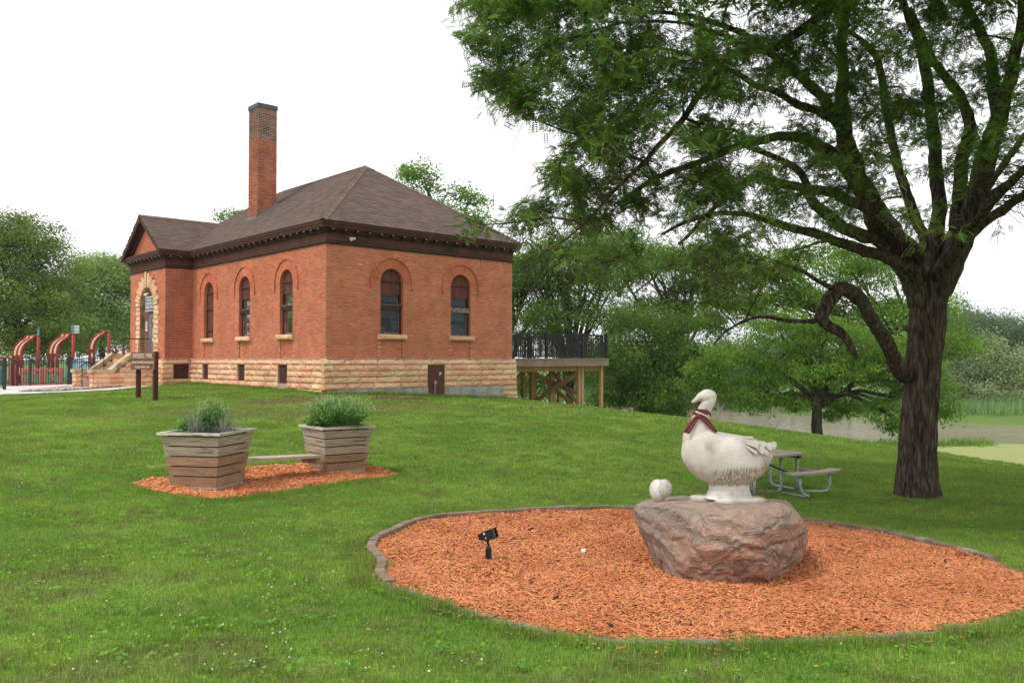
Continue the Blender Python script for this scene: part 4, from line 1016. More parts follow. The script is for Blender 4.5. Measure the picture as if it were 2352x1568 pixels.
# ---- steps with sloping stone cheek walls and a black handrail
stp = building_root('entrance_steps', 'stone entrance steps between sloping sandstone cheek walls', 'steps')
def sy(q): return q
YN0, YN1, YF0, YF1 = 11.35, 11.80, 13.65, 14.10
lz = .02
b = MB(); b.box(-2.25, -1.15, YN1, YF0, -1.6, lz); b.build('landing', m_ashlar, stp)
nst = 6; rise = (lz+1.18)/7
m_step = mat('brown_step_stone', (.36, .22, .15), (.28, .17, .12), nscale=3, rv=.1, bump=.2)
for i in range(nst):
    x1 = -2.25-i*.24; b = MB(); b.box(x1-.24, x1, YN1+.003, YF0-.003, -1.75, lz-(i+1)*rise); b.build('step', m_step, stp)
b = MB(); b.box(-4.1, -3.69-.003, YN0-.3, YF1+.35, -1.75, -1.10); b.build('bottom_slab', m_step, stp)
for (y0, y1) in ((YN0, YN1), (YF0, YF1)):
    ymid, w = (y0+y1)/2, y1-y0
    # core
    core = MB(); core.add([(-1.2, y0+.05, -1.9), (-3.6, y0+.05, -1.9), (-3.6, y0+.05, -.52), (-2.9, y0+.05, -.52), (-2.2, y0+.05, .12), (-1.2, y0+.05, .12),
        (-1.2, y1-.05, -1.9), (-3.6, y1-.05, -1.9), (-3.6, y1-.05, -.52), (-2.9, y1-.05, -.52), (-2.2, y1-.05, .12), (-1.2, y1-.05, .12)],
        [(0, 1, 2, 3, 4, 5), (11, 10, 9, 8, 7, 6), (1, 7, 8, 2), (2, 8, 9, 3), (3, 9, 10, 4), (4, 10, 11, 5), (5, 11, 6, 0)])
    cw = core.build('cheek_wall', m_mortarp, stp)
    rr = random.Random(int(y0*10)); fN = Face((-3.62, y0, 0), (1, 0, 0), (0, -1, 0)); fS = Face((-3.62, y1, 0), (1, 0, 0), (0, 1, 0)); fW = Face((-3.62, y0, 0), (0, 1, 0), (-1, 0, 0))
    def topz(x): return -.52 if x < -2.9 else (.12 if x > -2.2 else -.52+(x+2.9)/.7*.64)
    for f in (fN, fS):
        z1 = .12; ci = 0
        for z1, z0 in ((.12, -.08), (-.08, -.29), (-.29, -.52), (-.52, -.72), (-.72, -.92), (-.92, -1.12)):
            a = 0
            # leave room for the slope: start where the wall is high enough
            while a < 2.42 and topz(-3.62+a) < z1-.03: a += .02
            while a < 2.40:
                L = rr.uniform(.4, .75); b2 = min(a+L, 2.44)
                if 2.44-b2 < .2: b2 = 2.44
                o = rock_block(b2-a-.012, z1-z0-.012, .12, rr.random()*50).build('stone', m_stone, cw); o.matrix_basis = f.M() @ Matrix.Translation(((a+b2)/2, .06-.03, (z0+z1)/2)); a = b2
    for z1, z0 in ((-.52, -.72), (-.72, -.92), (-.92, -1.12)):
        o = rock_block(w-.012, z1-z0-.012, .12, rr.random()*50).build('stone', m_stone, cw); o.matrix_basis = fW.M() @ Matrix.Translation((w/2, .06-.03, (z0+z1)/2))
    b = MB(); b.box(-3.72, -2.88, y0-.06, y1+.06, -.52, -.38); b.build('coping', m_ashlar, cw)
    b = MB(); b.box(-2.24, -1.16, y0-.06, y1+.06, .12, .28); b.build('coping', m_ashlar, cw)
    b = MB(); p, q = Vector((-2.98, ymid, -.46)), Vector((-2.18, ymid, .20)); b.bar(p, q, w+.10, .14); b.build('coping', m_ashlar, cw)
    b = MB(); b.box(-3.62, -1.2, y0-.02, y1+.02, -2.2, -1.12); b.build('footing', m_concrete, cw)
hr = building_root('handrail', 'thin black metal handrail running up the entrance steps', 'handrail')
yr = 12.05
pts = [(-3.85, yr, -1.08), (-3.85, yr, -.22), (-2.30, yr, .86), (-1.25, yr, .86), (-1.25, yr, .02)]
b = MB(); b.tube([(-3.98, yr, -.30)]+[pts[1], pts[2], pts[3]], .02, 6); b.build('rail', m_blackmetal, hr)
b = MB(); b.tube([(-3.85, yr, -.62), (-2.30, yr, .46)], .012, 6); b.build('rail', m_blackmetal, hr)
for x, zz, z0 in ((-3.85, -.22, -1.12), (-2.30, .86, lz-.25), (-1.7, .86, 0), (-1.25, .86, 0), (-3.05, .34, -.75)):
    b = MB(); b.tube([(x, yr, z0), (x, yr, zz)], .016, 6); b.build('post', m_blackmetal, hr)

# ---- deck behind the building's far corner
dk = building_root('timber_deck', 'raised timber deck with black railings on tall posts behind the brick building', 'deck')
DX0, DX1, DY0, DY1, DZ = 8.24, 14.45, .6, 5.6, .055
b = MB(); b.box(DX0, DX1, DY0, DY0+.035, DZ-.33, DZ-.03); b.build('fascia', m_fascia, dk)
b = MB(); b.box(DX1-.035, DX1, DY0+.036, DY1, DZ-.33, DZ-.03); b.build('fascia', m_fascia, dk)
y = DY0-.03
while y < DY1: b = MB(); b.box(DX0, DX1+.03, y, y+.135, DZ-.028, DZ); b.build('deck_board', m_deckb, dk); y += .14
for i in range(15):
    x = DX0+.1+i*.42; b = MB(); b.box(x, x+.04, DY0+.04, DY1-.04, DZ-.30, DZ-.032); b.build('joist', m_timber, dk)
for y in (.95, 3.0, 5.2): b = MB(); b.box(DX0+.05, DX1-.05, y, y+.08, DZ-.54, DZ-.302); b.build('beam', m_timber, dk)
POST = [(12.88, .9), (13.08, .9), (14.34, .9), (8.95, 3), (11.58, 3), (12.1, 3), (12.26, 3), (13.3, 3), (13.46, 3), (13.82, 3), (8.95, 5.2), (11.1, 5.2), (12.85, 5.2), (14.3, 5.2)]
for x, y in POST:
    w = bw(x, y); g = g1(w.x, w.y); b = MB(); b.box(x-.07, x+.07, y+.0, y+.14, g-.1, DZ-.3); b.build('post', m_timber, dk)
    if y > 1 and x in (13.02,): continue
    b = MB(); b.box(x-.26, x+.26, y-.14, y+.34, g-.5, g+.10); b.build('footing', m_white if False else m_walk, dk)
def gzz(x, y): w = bw(x, y); return g1(w.x, w.y)
for a, c in (((12.86, .92, DZ-.6), (12.2, 3.05, gzz(12.2, 3)+.25)), ((13.3, 2.95, DZ-.6), (12.92, 1.05, gzz(12.9, 1)+.35)), ((13.3, 3.1, DZ-1.2), (12.95, 1.1, gzz(12.9, 1)+.12)), ((12.3, 3.1, DZ-.6), (13.3, 3.15, DZ-1.2)), ((13.8, 5.2, DZ-.6), (12.9, 1.1, DZ-1.5)),
             ((11.58, 3.1, DZ-.6), (10.2, 3.1, gzz(10.2, 3)+.2))):
    b = MB(); b.bar(a, c, .045, .19); b.build('brace', m_timber, dk)
bal = MB(); bal.box(-.013, .013, -.013, .013, 0, .86); bal_me = bpy.data.meshes.new('baluster'); bal_me.from_pydata(bal.v, [], bal.f); bal_me.materials.append(m_blackmetal)
def railing(p, q, z, posts, parent, h=1.02, step=.105, endpost=True):
    p, q = Vector((*p, 0)), Vector((*q, 0)); t = (q-p).normalized(); L = (q-p).length
    b = MB(); b.bar(p+Vector((0, 0, z+h)), q+Vector((0, 0, z+h)), .05, .035); r = b.build('railing', m_blackmetal, parent)
    b = MB(); b.bar(p+Vector((0, 0, z+h-.14)), q+Vector((0, 0, z+h-.14)), .03, .025); b.bar(p+Vector((0, 0, z+.08)), q+Vector((0, 0, z+.08)), .03, .03); b.build('rail', m_blackmetal, r)
    for a in posts:
        c = p+t*a; b = MB(); b.box(c.x-.045, c.x+.045, c.y-.045, c.y+.045, z, z+h+.05); b.box(c.x-.055, c.x+.055, c.y-.055, c.y+.055, z+h+.05, z+h+.075); b.build('post', m_blackmetal, r)
    n = int(L/step); ang = math.atan2(t.y, t.x)
    for i in range(1, n):
        c = p+t*(i*L/n)
        if min([abs(i*L/n-a) for a in posts]+[9]) < .06: continue
        o = bpy.data.objects.new('baluster', bal_me); COL.objects.link(o); o.parent = r; o.location = (c.x, c.y, z+.08); o.rotation_euler = (0, 0, ang); o.scale = (1, 1, (h-.08)/.86)
    return r
railing((8.2, .68), (14.38, .68), DZ, [0.02, 2.45, 4.6, 6.18], dk)
railing((14.38, .70), (14.38, 5.5), DZ, [2.4, 4.8], dk)
railing((14.1, 5.5), (8.6, 5.5), DZ, [1.9, 3.6, 5.5], dk, step=.13)
railing((11.1, 2.2), (11.1, 5.3), DZ, [0, 3.1], dk); railing((9.8, 2.2), (9.8, 5.3), DZ, [0, 3.1], dk)
# ------------------------------------------------------------------ stone edging round the bark bed
m_edge = mat('edging_concrete', (.27, .20, .14), (.19, .135, .09), nscale=6, bump=.5, bscale=70, rv=.15, c3=(.34, .30, .25), c3scale=2.5)
def border():
    c = sum(BED, Vector())/len(BED); root = empty('bed_border', (c.x, c.y, g1(c.x, c.y)), 0, 'low brown edging of short blocks following the wavy outline of the big bark bed', 'edging')
    D = densify(BED, .02); L = .248; pos, acc = [0], 0
    pts = [D[0]]; 
    for p in D[1:]+[D[0]]:
        if (Vector((p.x, p.y))-Vector((pts[-1].x, pts[-1].y))).length >= L: pts.append(p)
    for i in range(len(pts)-1):
        a, b = pts[i], pts[i+1]; t = Vector((b.x-a.x, b.y-a.y, 0)); ln = t.length; mid = (a+b)/2
        h = .07 if mid.y > 8.6 else (.05 if mid.x < -1.0 else .022)
        z0, z1 = g1(a.x, a.y), g1(b.x, b.y); ang = math.atan2(t.y, t.x); w = .09
        m = MB(); e = .012; hl = ln/2-.004; dz = (z1-z0)/2; top = h+R.uniform(-.004, .006)
        vs = []
        for x, s in ((-hl, -1), (hl, 1)):
            vs += [(x, -w/2, s*dz-.1), (x, -w/2, s*dz+top-e), (x, -w/2+e, s*dz+top), (x, w/2-e, s*dz+top), (x, w/2, s*dz+top-e), (x, w/2, s*dz-.1)]
        m.add(vs, [(0, 1, 2, 3, 4, 5), (11, 10, 9, 8, 7, 6)]+[(j, j+6, (j+1) % 6+6, (j+1) % 6) for j in range(6)])
        o = m.build('edging_block', m_edge, root); o.location = Vector((mid.x, mid.y, (z0+z1)/2))-root.location; o.rotation_euler = (0, 0, ang+R.uniform(-.02, .02))
border()

# ------------------------------------------------------------------ the boulder
def hull(points, name, mat_, disp, levels, seed, parent=None, sub='smooth'):
    import bmesh
    bm = bmesh.new()
    for p in points: bm.verts.new(p)
    bmesh.ops.convex_hull(bm, input=bm.verts[:]); bmesh.ops.delete(bm, geom=[v for v in bm.verts if not v.link_faces], context='VERTS')
    bmesh.ops.triangulate(bm, faces=bm.faces[:])
    for k in range(levels):
        bmesh.ops.subdivide_edges(bm, edges=bm.edges[:], cuts=1, use_grid_fill=True, smooth=0)
        bmesh.ops.smooth_vert(bm, verts=bm.verts[:], factor=.10 if k < 2 else .16, use_axis_x=True, use_axis_y=True, use_axis_z=True)
    bm.normal_update()
    for v in bm.verts: disp(v)
    bm.normal_update(); me = bpy.data.meshes.new(name); bm.to_mesh(me); bm.free(); return link(name, me, mat_, parent, True)
def boulder_material():
    m = bpy.data.materials.new('banded_gneiss'); m.use_nodes = True; nt = m.node_tree; N, L = nt.nodes, nt.links; bs = N['Principled BSDF']; bs.inputs['Roughness'].default_value = .85; bs.inputs['Specular IOR Level'].default_value = .25
    g = N.new('ShaderNodeTexCoord'); P = g.outputs['Object']
    def noise(sc, det=5, r=.6, v=P):
        n = N.new('ShaderNodeTexNoise'); n.inputs['Scale'].default_value = sc; n.inputs['Detail'].default_value = det; n.inputs['Roughness'].default_value = r; L.new(v, n.inputs['Vector']); return n
    wv = noise(1.5, 3); ad = N.new('ShaderNodeVectorMath'); ad.operation = 'MULTIPLY_ADD'; L.new(wv.outputs['Color'], ad.inputs[0]); ad.inputs[1].default_value = (1.1, 1.1, 1.1); L.new(P, ad.inputs[2])
    mp = N.new('ShaderNodeMapping'); mp.inputs['Rotation'].default_value = (.3, .9, .2); mp.inputs['Scale'].default_value = (1, 1, 5); L.new(ad.outputs[0], mp.inputs[0])
    band = noise(1.5, 6, .55, mp.outputs[0]).outputs[0]; fine = noise(7, 6, .6, mp.outputs[0]).outputs[0]
    def ramp(x, st):
        r = N.new('ShaderNodeValToRGB'); el = r.color_ramp.elements
        for i, (p, c) in enumerate(st):
            e = el[i] if i < 2 else el.new(p)
            e.position = p; e.color = (*c, 1)
        L.new(x, r.inputs[0]); return r.outputs[0]
    c1 = ramp(band, [(.36, (.13, .12, .11)), (.68, (.50, .27, .19)), (.46, (.16, .14, .125)), (.50, (.56, .37, .27)), (.60, (.38, .215, .155))])
    c2 = ramp(fine, [(.38, (.12, .11, .10)), (.6, (.66, .42, .31)), (.47, (.42, .25, .17))])
    mx = N.new('ShaderNodeMixRGB'); mx.inputs[0].default_value = .42; L.new(c1, mx.inputs[1]); L.new(c2, mx.inputs[2])
    sp = noise(70, 3, .7).outputs[0]; c3 = ramp(sp, [(.35, (.62, .6, .58)), (.68, (1.25, 1.2, 1.15))]); m3 = N.new('ShaderNodeMixRGB'); m3.blend_type = 'MULTIPLY'; m3.inputs[0].default_value = .8; L.new(mx.outputs[0], m3.inputs[1]); L.new(c3, m3.inputs[2])
    # the weathered top is greyer
    nz = N.new('ShaderNodeNewGeometry'); sx = N.new('ShaderNodeSeparateXYZ'); L.new(P, sx.inputs[0])
    r = N.new('ShaderNodeMapRange'); r.inputs[1].default_value = .42; r.inputs[2].default_value = .60; r.inputs[3].default_value = 0; r.inputs[4].default_value = .5; L.new(sx.outputs['Z'], r.inputs[0])
    r2 = N.new('ShaderNodeMapRange'); r2.inputs[1].default_value = -.30; r2.inputs[2].default_value = -.62; r2.inputs[3].default_value = 0; r2.inputs[4].default_value = .7; L.new(sx.outputs['X'], r2.inputs[0])
    mm = N.new('ShaderNodeMath'); mm.operation = 'MAXIMUM'; L.new(r.outputs[0], mm.inputs[0]); L.new(r2.outputs[0], mm.inputs[1])
    m4 = N.new('ShaderNodeMixRGB'); L.new(mm.outputs[0], m4.inputs[0]); L.new(m3.outputs[0], m4.inputs[1]); m4.inputs[2].default_value = (.27, .235, .20, 1)
    L.new(m4.outputs[0], bs.inputs['Base Color'])
    bp = N.new('ShaderNodeBump'); bp.inputs['Strength'].default_value = .9; bp.inputs['Distance'].default_value = .022; L.new(fine, bp.inputs['Height'])
    bp2 = N.new('ShaderNodeBump'); bp2.inputs['Strength'].default_value = .6; bp2.inputs['Distance'].default_value = .008; L.new(noise(45, 5, .7).outputs[0], bp2.inputs['Height']); L.new(bp.outputs[0], bp2.inputs['Normal']); L.new(bp2.outputs[0], bs.inputs['Normal'])
    return m
RX, RY = 1.90, 7.78; RZ0 = g1(RX, RY)-.02
def boulder():
    # a point of the silhouette or a ridge: (picture x, picture y, distance)
    P = [(1460,1162,7.75),(1466,1190,7.6),(1488,1148,8.2),(1560,1139,8.5),(1700,1143,8.6),(1800,1150,8.3),(1826,1178,7.7),(1851,1216,7.9),(1852,1240,8.0),(1836,1285,7.9),(1796,1322,7.6),
         (1745,1336,7.25),(1650,1345,7.05),(1600,1342,7.12),(1572,1322,7.3),(1522,1285,7.6),(1498,1235,7.6),(1588,1200,7.02),(1560,1172,7.15),(1640,1178,6.98),(1720,1172,7.0),(1790,1165,7.15),(1812,1200,7.1),(1800,1262,7.08),
         (1700,1255,6.86),(1610,1262,6.92),(1580,1300,7.05),(1500,1160,7.45),(1760,1310,6.98),(1740,1215,6.88),
         (1470,1200,8.5),(1540,1300,8.8),(1780,1300,8.8),(1840,1220,8.6),(1820,1170,8.7),(1520,1150,8.75),(1700,1148,9.0),(1660,1300,9.0)]
    pts = [at(*p)-Vector((RX, RY, RZ0)) for p in P]; cc = sum(pts, Vector())/len(pts); pts = [cc+(p-cc)*1.035 for p in pts]
    pts += [Vector((-.45, -.45, -.12)), Vector((.35, -.45, -.12)), Vector((.5, .5, -.12)), Vector((-.5, .5, -.12))]
    def disp(v):
        p = v.co; n = v.normal; r1 = mnoise.noise(p*2.3+Vector((3, 1, 5))); cell = mnoise.voronoi(Vector((p.x*2.8, p.y*2.8, p.z*3.4)))[0]
        d = .025*r1 + .013*mnoise.noise(p*6.1) + .009*mnoise.noise(p*15) + .005*mnoise.noise(p*34) - .03*max(0, .16-(cell[1]-cell[0]))*2.2
        lay = math.sin((p.z*1.0+p.x*.35+.10*mnoise.noise(p*2.0))*46); d += .006*lay*(1 if p.z > .38 else .45)
        v.co += n*d*(.45 if p.z > .55 and n.z > .6 else 1)
    o = hull(pts, 'boulder', boulder_material(), disp, 5, 1); o.location = (RX, RY, RZ0); tag(o, 'large pink and grey banded boulder carrying the white goose statue', 'boulder'); return o
rock = boulder()
def top_of_rock(x, y):
    dg = bpy.context.evaluated_depsgraph_get(); ok, loc, nrm, i = rock.ray_cast(Vector((x-RX, y-RY, 3)), Vector((0, 0, -1))); return loc.z+RZ0 if ok else RZ0+.6

# ------------------------------------------------------------------ the goose
def goose_material():
    m = mat('weathered_white_cast_stone', (.70, .665, .59), (.58, .535, .46), nscale=4.5, bump=.25, bscale=60, rv=0, world_c=False, c3=(.40, .375, .34), c3scale=3.6, c3lo=.46, c3hi=.7, rough=.8, objrnd=False)
    nt = m.node_tree; N, L = nt.nodes, nt.links; bs = N['Principled BSDF']; tc = N.new('ShaderNodeTexCoord'); sp = N.new('ShaderNodeSeparateXYZ'); L.new(tc.outputs['Object'], sp.inputs[0])
    def rg(x, a, b, c=0., d=1.):
        r = N.new('ShaderNodeMapRange'); r.interpolation_type = 'SMOOTHSTEP'
        for i, v in ((1, a), (2, b), (3, c), (4, d)): r.inputs[i].default_value = v
        L.new(x, r.inputs[0]); return r.outputs[0]
    def mth(op, a, b):
        x = N.new('ShaderNodeMath'); x.operation = op
        for i, v in enumerate((a, b)):
            if isinstance(v, (int, float)): x.inputs[i].default_value = v
            else: L.new(v, x.inputs[i])
        return x.outputs[0]
    # carved belly feathers: a band of fine upright grooves with darker brown lines
    nz = N.new('ShaderNodeTexNoise'); nz.inputs['Scale'].default_value = 5; L.new(tc.outputs['Object'], nz.inputs['Vector'])
    zz = mth('ADD', sp.outputs['Z'], mth('MULTIPLY', nz.outputs[0], .07))
    band = mth('MULTIPLY', mth('MULTIPLY', rg(zz, .40, .34), rg(sp.outputs['Z'], .155, .175)), rg(sp.outputs['X'], -.24, -.10))
    mp = N.new('ShaderNodeMapping'); mp.inputs['Scale'].default_value = (1, 1, .035); mp.inputs['Rotation'].default_value = (0, .12, 0); L.new(tc.outputs['Object'], mp.inputs[0])
    gv = N.new('ShaderNodeTexNoise'); gv.inputs['Scale'].default_value = 62; gv.inputs['Detail'].default_value = 2; L.new(mp.outputs[0], gv.inputs['Vector'])
    col_in = bs.inputs['Base Color'].links[0].from_socket
    def mix(f, a, b):
        x = N.new('ShaderNodeMixRGB'); L.new(f, x.inputs[0]); L.new(a, x.inputs[1]); x.inputs[2].default_value = (*b, 1); return x.outputs[0]
    c = mix(mth('MULTIPLY', band, .45), col_in, (.50, .41, .31))
    c = mix(mth('MULTIPLY', band, rg(gv.outputs[0], .56, .42, 0., .75)), c, (.22, .16, .11))
    # rust-brown stain below the tail, grey lichen over the back
    st = mth('MULTIPLY', rg(sp.outputs['X'], .18, .36), rg(sp.outputs['Z'], .46, .30)); st = mth('MULTIPLY', st, rg(nz.outputs[0], .35, .6))
    c = mix(mth('MULTIPLY', st, .7), c, (.33, .17, .09))
    bk_ = mth('MULTIPLY', rg(sp.outputs['X'], -.05, .25), rg(sp.outputs['Z'], .36, .50)); c = mix(mth('MULTIPLY', bk_, .65), c, (.40, .38, .34))
    L.new(c, bs.inputs['Base Color'])
    bp0 = bs.inputs['Normal'].links[0].from_node; b2 = N.new('ShaderNodeBump'); b2.inputs['Distance'].default_value = .012
    L.new(band, b2.inputs['Strength']); L.new(gv.outputs[0], b2.inputs['Height']); L.new(bp0.outputs[0], b2.inputs['Normal']); L.new(b2.outputs[0], bs.inputs['Normal'])
    return m
K = .000756
def lx(z): return (z-650)*K
def lz(z): return (1465-z)*K
GX = 1.97; GY = 7.80
def goose():
    mb = MB()
    ST = [(108, 850, 880, 6), (118, 770, 915, 62), (135, 700, 965, 110), (165, 640, 1020, 150), (205, 590, 1075, 185), (260, 560, 1130, 220), (340, 548, 1180, 246), (440, 560, 1225, 262), (520, 590, 1245, 270), (600, 604, 1256, 268),
          (740, 630, 1262, 258), (880, 652, 1256, 232), (960, 668, 1222, 205), (1050, 702, 1160, 168), (1110, 722, 1108, 135), (1160, 735, 1045, 105), (1205, 750, 965, 72), (1240, 765, 900, 44), (1262, 775, 850, 20)]
    def sec(zx):
        for a, b in zip(ST, ST[1:]):
            if a[0] <= zx <= b[0]: t = (zx-a[0])/(b[0]-a[0]); return [a[i]*(1-t)+b[i]*t for i in range(4)]
        return ST[0] if zx < ST[0][0] else ST[-1]
    n = 40; vs = []; xs = []
    for a, b in zip(ST, ST[1:]):
        for k in range(4): xs.append(a[0]+(b[0]-a[0])*k/4)
    xs.append(ST[-1][0])
    A = np.array(ST); from_x = A[:, 0]
    sm = [np.interp(np.arange(0, 1e-9, 1), from_x, A[:, i]) if False else None for i in range(4)]
    for x in xs:
        s = sec(x); t, b, w = s[1], s[2], s[3]; zc = t*.48+b*.52; h1, h2 = zc-t, b-zc
        for j in range(n):
            a = 2*math.pi*j/n; ca, sa = math.cos(a), math.sin(a); e = .92
            yy = w*math.copysign(abs(ca)**e, ca); z = zc - (h1 if sa > 0 else h2)*math.copysign(abs(sa)**e, sa)
            vs.append((lx(x), yy*K, lz(z)))
    m = len(xs); mb.add(vs, [(i*n+j, (i+1)*n+j, (i+1)*n+(j+1) % n, i*n+(j+1) % n) for i in range(m-1) for j in range(n)]+[tuple(range(n)), tuple((m-1)*n+j for j in range(n-1, -1, -1))])
    def surf(x, z):        # half width of the body at (x, z)
        s = sec(x); t, b, w = s[1], s[2], s[3]; zc = t*.48+b*.52; q = (zc-z)/(zc-t) if z < zc else (z-zc)/(b-zc); q = min(1, abs(q)); return w*math.sqrt(max(0, 1-q**2.1))
    def tube(pts, n=24, flat=.9):
        P = [(Vector((lx(x), 0, lz(z))), r*K) for x, z, r in pts]
        P = [(p, r*(1.06 if r > .04 else 1)) for p, r in P]
        # smooth the path
        Q = []
        for i in range(len(P)-1):
            for k in range(4):
                t = k/4; Q.append((P[i][0].lerp(P[i+1][0], t), P[i][1]*(1-t)+P[i+1][1]*t))
        Q.append(P[-1])
        for _ in range(3): Q = [Q[0]]+[((Q[i-1][0]+Q[i][0]*2+Q[i+1][0])/4, (Q[i-1][1]+Q[i][1]*2+Q[i+1][1])/4) for i in range(1, len(Q)-1)]+[Q[-1]]
        vs = []; k = len(Q)
        for i, (p, r) in enumerate(Q):
            t = (Q[min(i+1, k-1)][0]-Q[max(i-1, 0)][0]).normalized(); u = Vector((-t.z, 0, t.x)); 
            for j in range(n): a = 2*math.pi*j/n; vs.append(p+u*math.cos(a)*r+Vector((0, 1, 0))*math.sin(a)*r*flat)
        mb.add(vs, [(i*n+j, i*n+(j+1) % n, (i+1)*n+(j+1) % n, (i+1)*n+j) for i in range(k-1) for j in range(n)]+[tuple(range(n-1, -1, -1)), tuple((k-1)*n+j for j in range(n))])
    tube([(300, 800, 150), (300, 700, 172), (300, 620, 158), (305, 550, 128), (322, 490, 103), (345, 430, 88), (372, 370, 79), (402, 310, 75), (430, 255, 76), (448, 210, 80), (455, 175, 78), (452, 150, 66)])
    def ball(x, z, rx, rz, ry, n=20):
        vs = []; k = 12
        for i in range(1, k):
            a = math.pi*i/k
            for j in range(n): b = 2*math.pi*j/n; vs.append((lx(x)+rx*K*math.sin(a)*math.cos(b), ry*K*math.sin(a)*math.sin(b), lz(z)+rz*K*math.cos(a)))
        vs += [(lx(x), 0, lz(z)+rz*K), (lx(x), 0, lz(z)-rz*K)]; q = len(vs)
        mb.add(vs, [(i*n+j, (i+1)*n+j, (i+1)*n+(j+1) % n, i*n+(j+1) % n) for i in range(k-2) for j in range(n)]+[(q-2, j, (j+1) % n) for j in range(n)]+[(q-1, (k-2)*n+(j+1) % n, (k-2)*n+j) for j in range(n)])
    ball(432, 168, 110, 88, 80); ball(395, 172, 82, 68, 62)
    tube([(390, 165, 62), (350, 172, 54), (315, 192, 40), (285, 213, 29), (260, 228, 22), (240, 238, 15), (231, 241, 8)], flat=.95)
    # eyes as small raised rings
    for s in (-1, 1): pass
    # carved feathers: thin slabs fanning back along each side
    FE = []
    def feather(p0, p1, w0, w1, lift=14, thick=16):
        lift = lift*1.9
        for s in (-1, 1):
            d = Vector((p1[0]-p0[0], p1[1]-p0[1])); L = d.length; d /= L; nn = Vector((-d.y, d.x)); vs = []; m = 6
            for i in range(m+1):
                t = i/m; c = (p0[0]+d.x*L*t, p0[1]+d.y*L*t); w = w0*(1-t)+w1*t
                for q in (-1, 0, 1):
                    x, z = c[0]+nn.x*w*q/2, c[1]+nn.y*w*q/2; y = surf(min(x, 1255), z); l = (3+(lift-3)*t)+(6 if q == 0 else 0)
                    vs.append((lx(x), s*(y+l)*K, lz(z)))
            k = len(vs); vs += [(v[0], v[1]-s*thick*2.0*K, v[2]) for v in vs[:k]]
            fs = [(i*3+j, i*3+j+1, (i+1)*3+j+1, (i+1)*3+j) for i in range(m) for j in range(2)]; fs += [tuple(k+i for i in f[::-1]) for f in fs]
            br = [(i*3, (i+1)*3) for i in range(m)]+[(m*3, m*3+1), (m*3+1, m*3+2)]+[((i+1)*3+2, i*3+2) for i in range(m-1, -1, -1)]+[(2, 1), (1, 0)]
            fs += [(a, b, b+k, a+k) for a, b in br]; fb = MB(); fb.add(vs, fs); FE.append(fb)
    for p0, p1, w0, w1, l in (((1100, 760), (1275, 752), 40, 62, 14), ((1090, 790), (1262, 800), 40, 60, 10), ((1040, 770), (1192, 915), 20, 62, 12), ((1020, 800), (1172, 968), 20, 60, 10), ((1060, 735), (1190, 800), 24, 70, 18), ((1000, 820), (1140, 1000), 16, 46, 6),
                           ((900, 700), (1120, 745), 20, 56, 24), ((900, 730), (1118, 850), 20, 66, 22), ((940, 740), (1064, 812), 60, 108, 20),
                           ((770, 660), (978, 672), 10, 26, 20), ((775, 675), (1012, 725), 12, 50, 30), ((770, 695), (982, 765), 12, 44, 30), ((785, 725), (950, 835), 12, 42, 26)): feather(p0, p1, w0, w1, l)
    # tail end block and webbed feet on two slabs, short thick legs
    def loft(rings):
        vs = []; n = len(rings[0])
        for r_ in rings: vs += r_
        k = len(rings); mb.add(vs, [(i*n+j, i*n+(j+1) % n, (i+1)*n+(j+1) % n, (i+1)*n+j) for i in range(k-1) for j in range(n)]+[tuple(range(n-1, -1, -1)), tuple((k-1)*n+j for j in range(n))])
    def ring(x0, x1, y0, y1, z, n=28, p=4):
        out = []
        for j in range(n):
            a = 2*math.pi*j/n; c, s_ = math.cos(a), math.sin(a); out.append((lx((x0+x1)/2)+(x1-x0)/2*K*math.copysign(abs(c)**(2/p), c), (y0+y1)/2*K+(y1-y0)/2*K*math.copysign(abs(s_)**(2/p), s_), lz(z)))
        return out
    loft([ring(385, 990, -185, 185, 1402, p=3), ring(420, 955, -158, 158, 1370, p=3), ring(432, 945, -150, 150, 1335, p=3), ring(448, 935, -135, 135, 1300, p=3), ring(452, 932, -130, 130, 1240, p=3), ring(440, 925, -140, 140, 1200, p=3)])
    loft([ring(250, 820, 10, 245, 1466), ring(250, 820, 10, 245, 1405), ring(300, 780, 30, 215, 1388)])
    loft([ring(470, 1105, -245, 20, 1466), ring(472, 1103, -243, 18, 1400), ring(520, 1060, -215, 0, 1380)])
    me = bpy.data.meshes.new('tmp'); me.from_pydata(mb.v, [], mb.f); ob = bpy.data.objects.new('tmp', me); COL.objects.link(ob)
    md = ob.modifiers.new('r', 'REMESH'); md.mode = 'VOXEL'; md.voxel_size = .0042; md.use_smooth_shade = True
    sm_ = ob.modifiers.new('s', 'SMOOTH'); sm_.factor = .5; sm_.iterations = 2
    dg = bpy.context.evaluated_depsgraph_get(); m2 = bpy.data.meshes.new_from_object(ob.evaluated_get(dg)); bpy.data.objects.remove(ob); m2.name = 'goose_body'
    m2.materials.clear()
    zt = min(top_of_rock(GX+dx, GY+dy) for dx, dy in ((-.1, -.15), (.3, -.15), (0, 0), (.2, .1)))
    root = empty('goose_statue', (GX, GY, -1.318), math.radians(4), 'white stone goose statue wearing a red neckerchief on top of the boulder', 'statue')
    gm = goose_material(); o = link('goose_body', m2, gm, root, True)
    for fb in FE: fb.build('feather', gm, root)
    # neckerchief
    m_sc = mat('faded_red_cloth', (.19, .045, .05), (.14, .033, .037), nscale=12, bump=.3, bscale=50, rv=0, world_c=False, rough=.9)
    sc = MB()
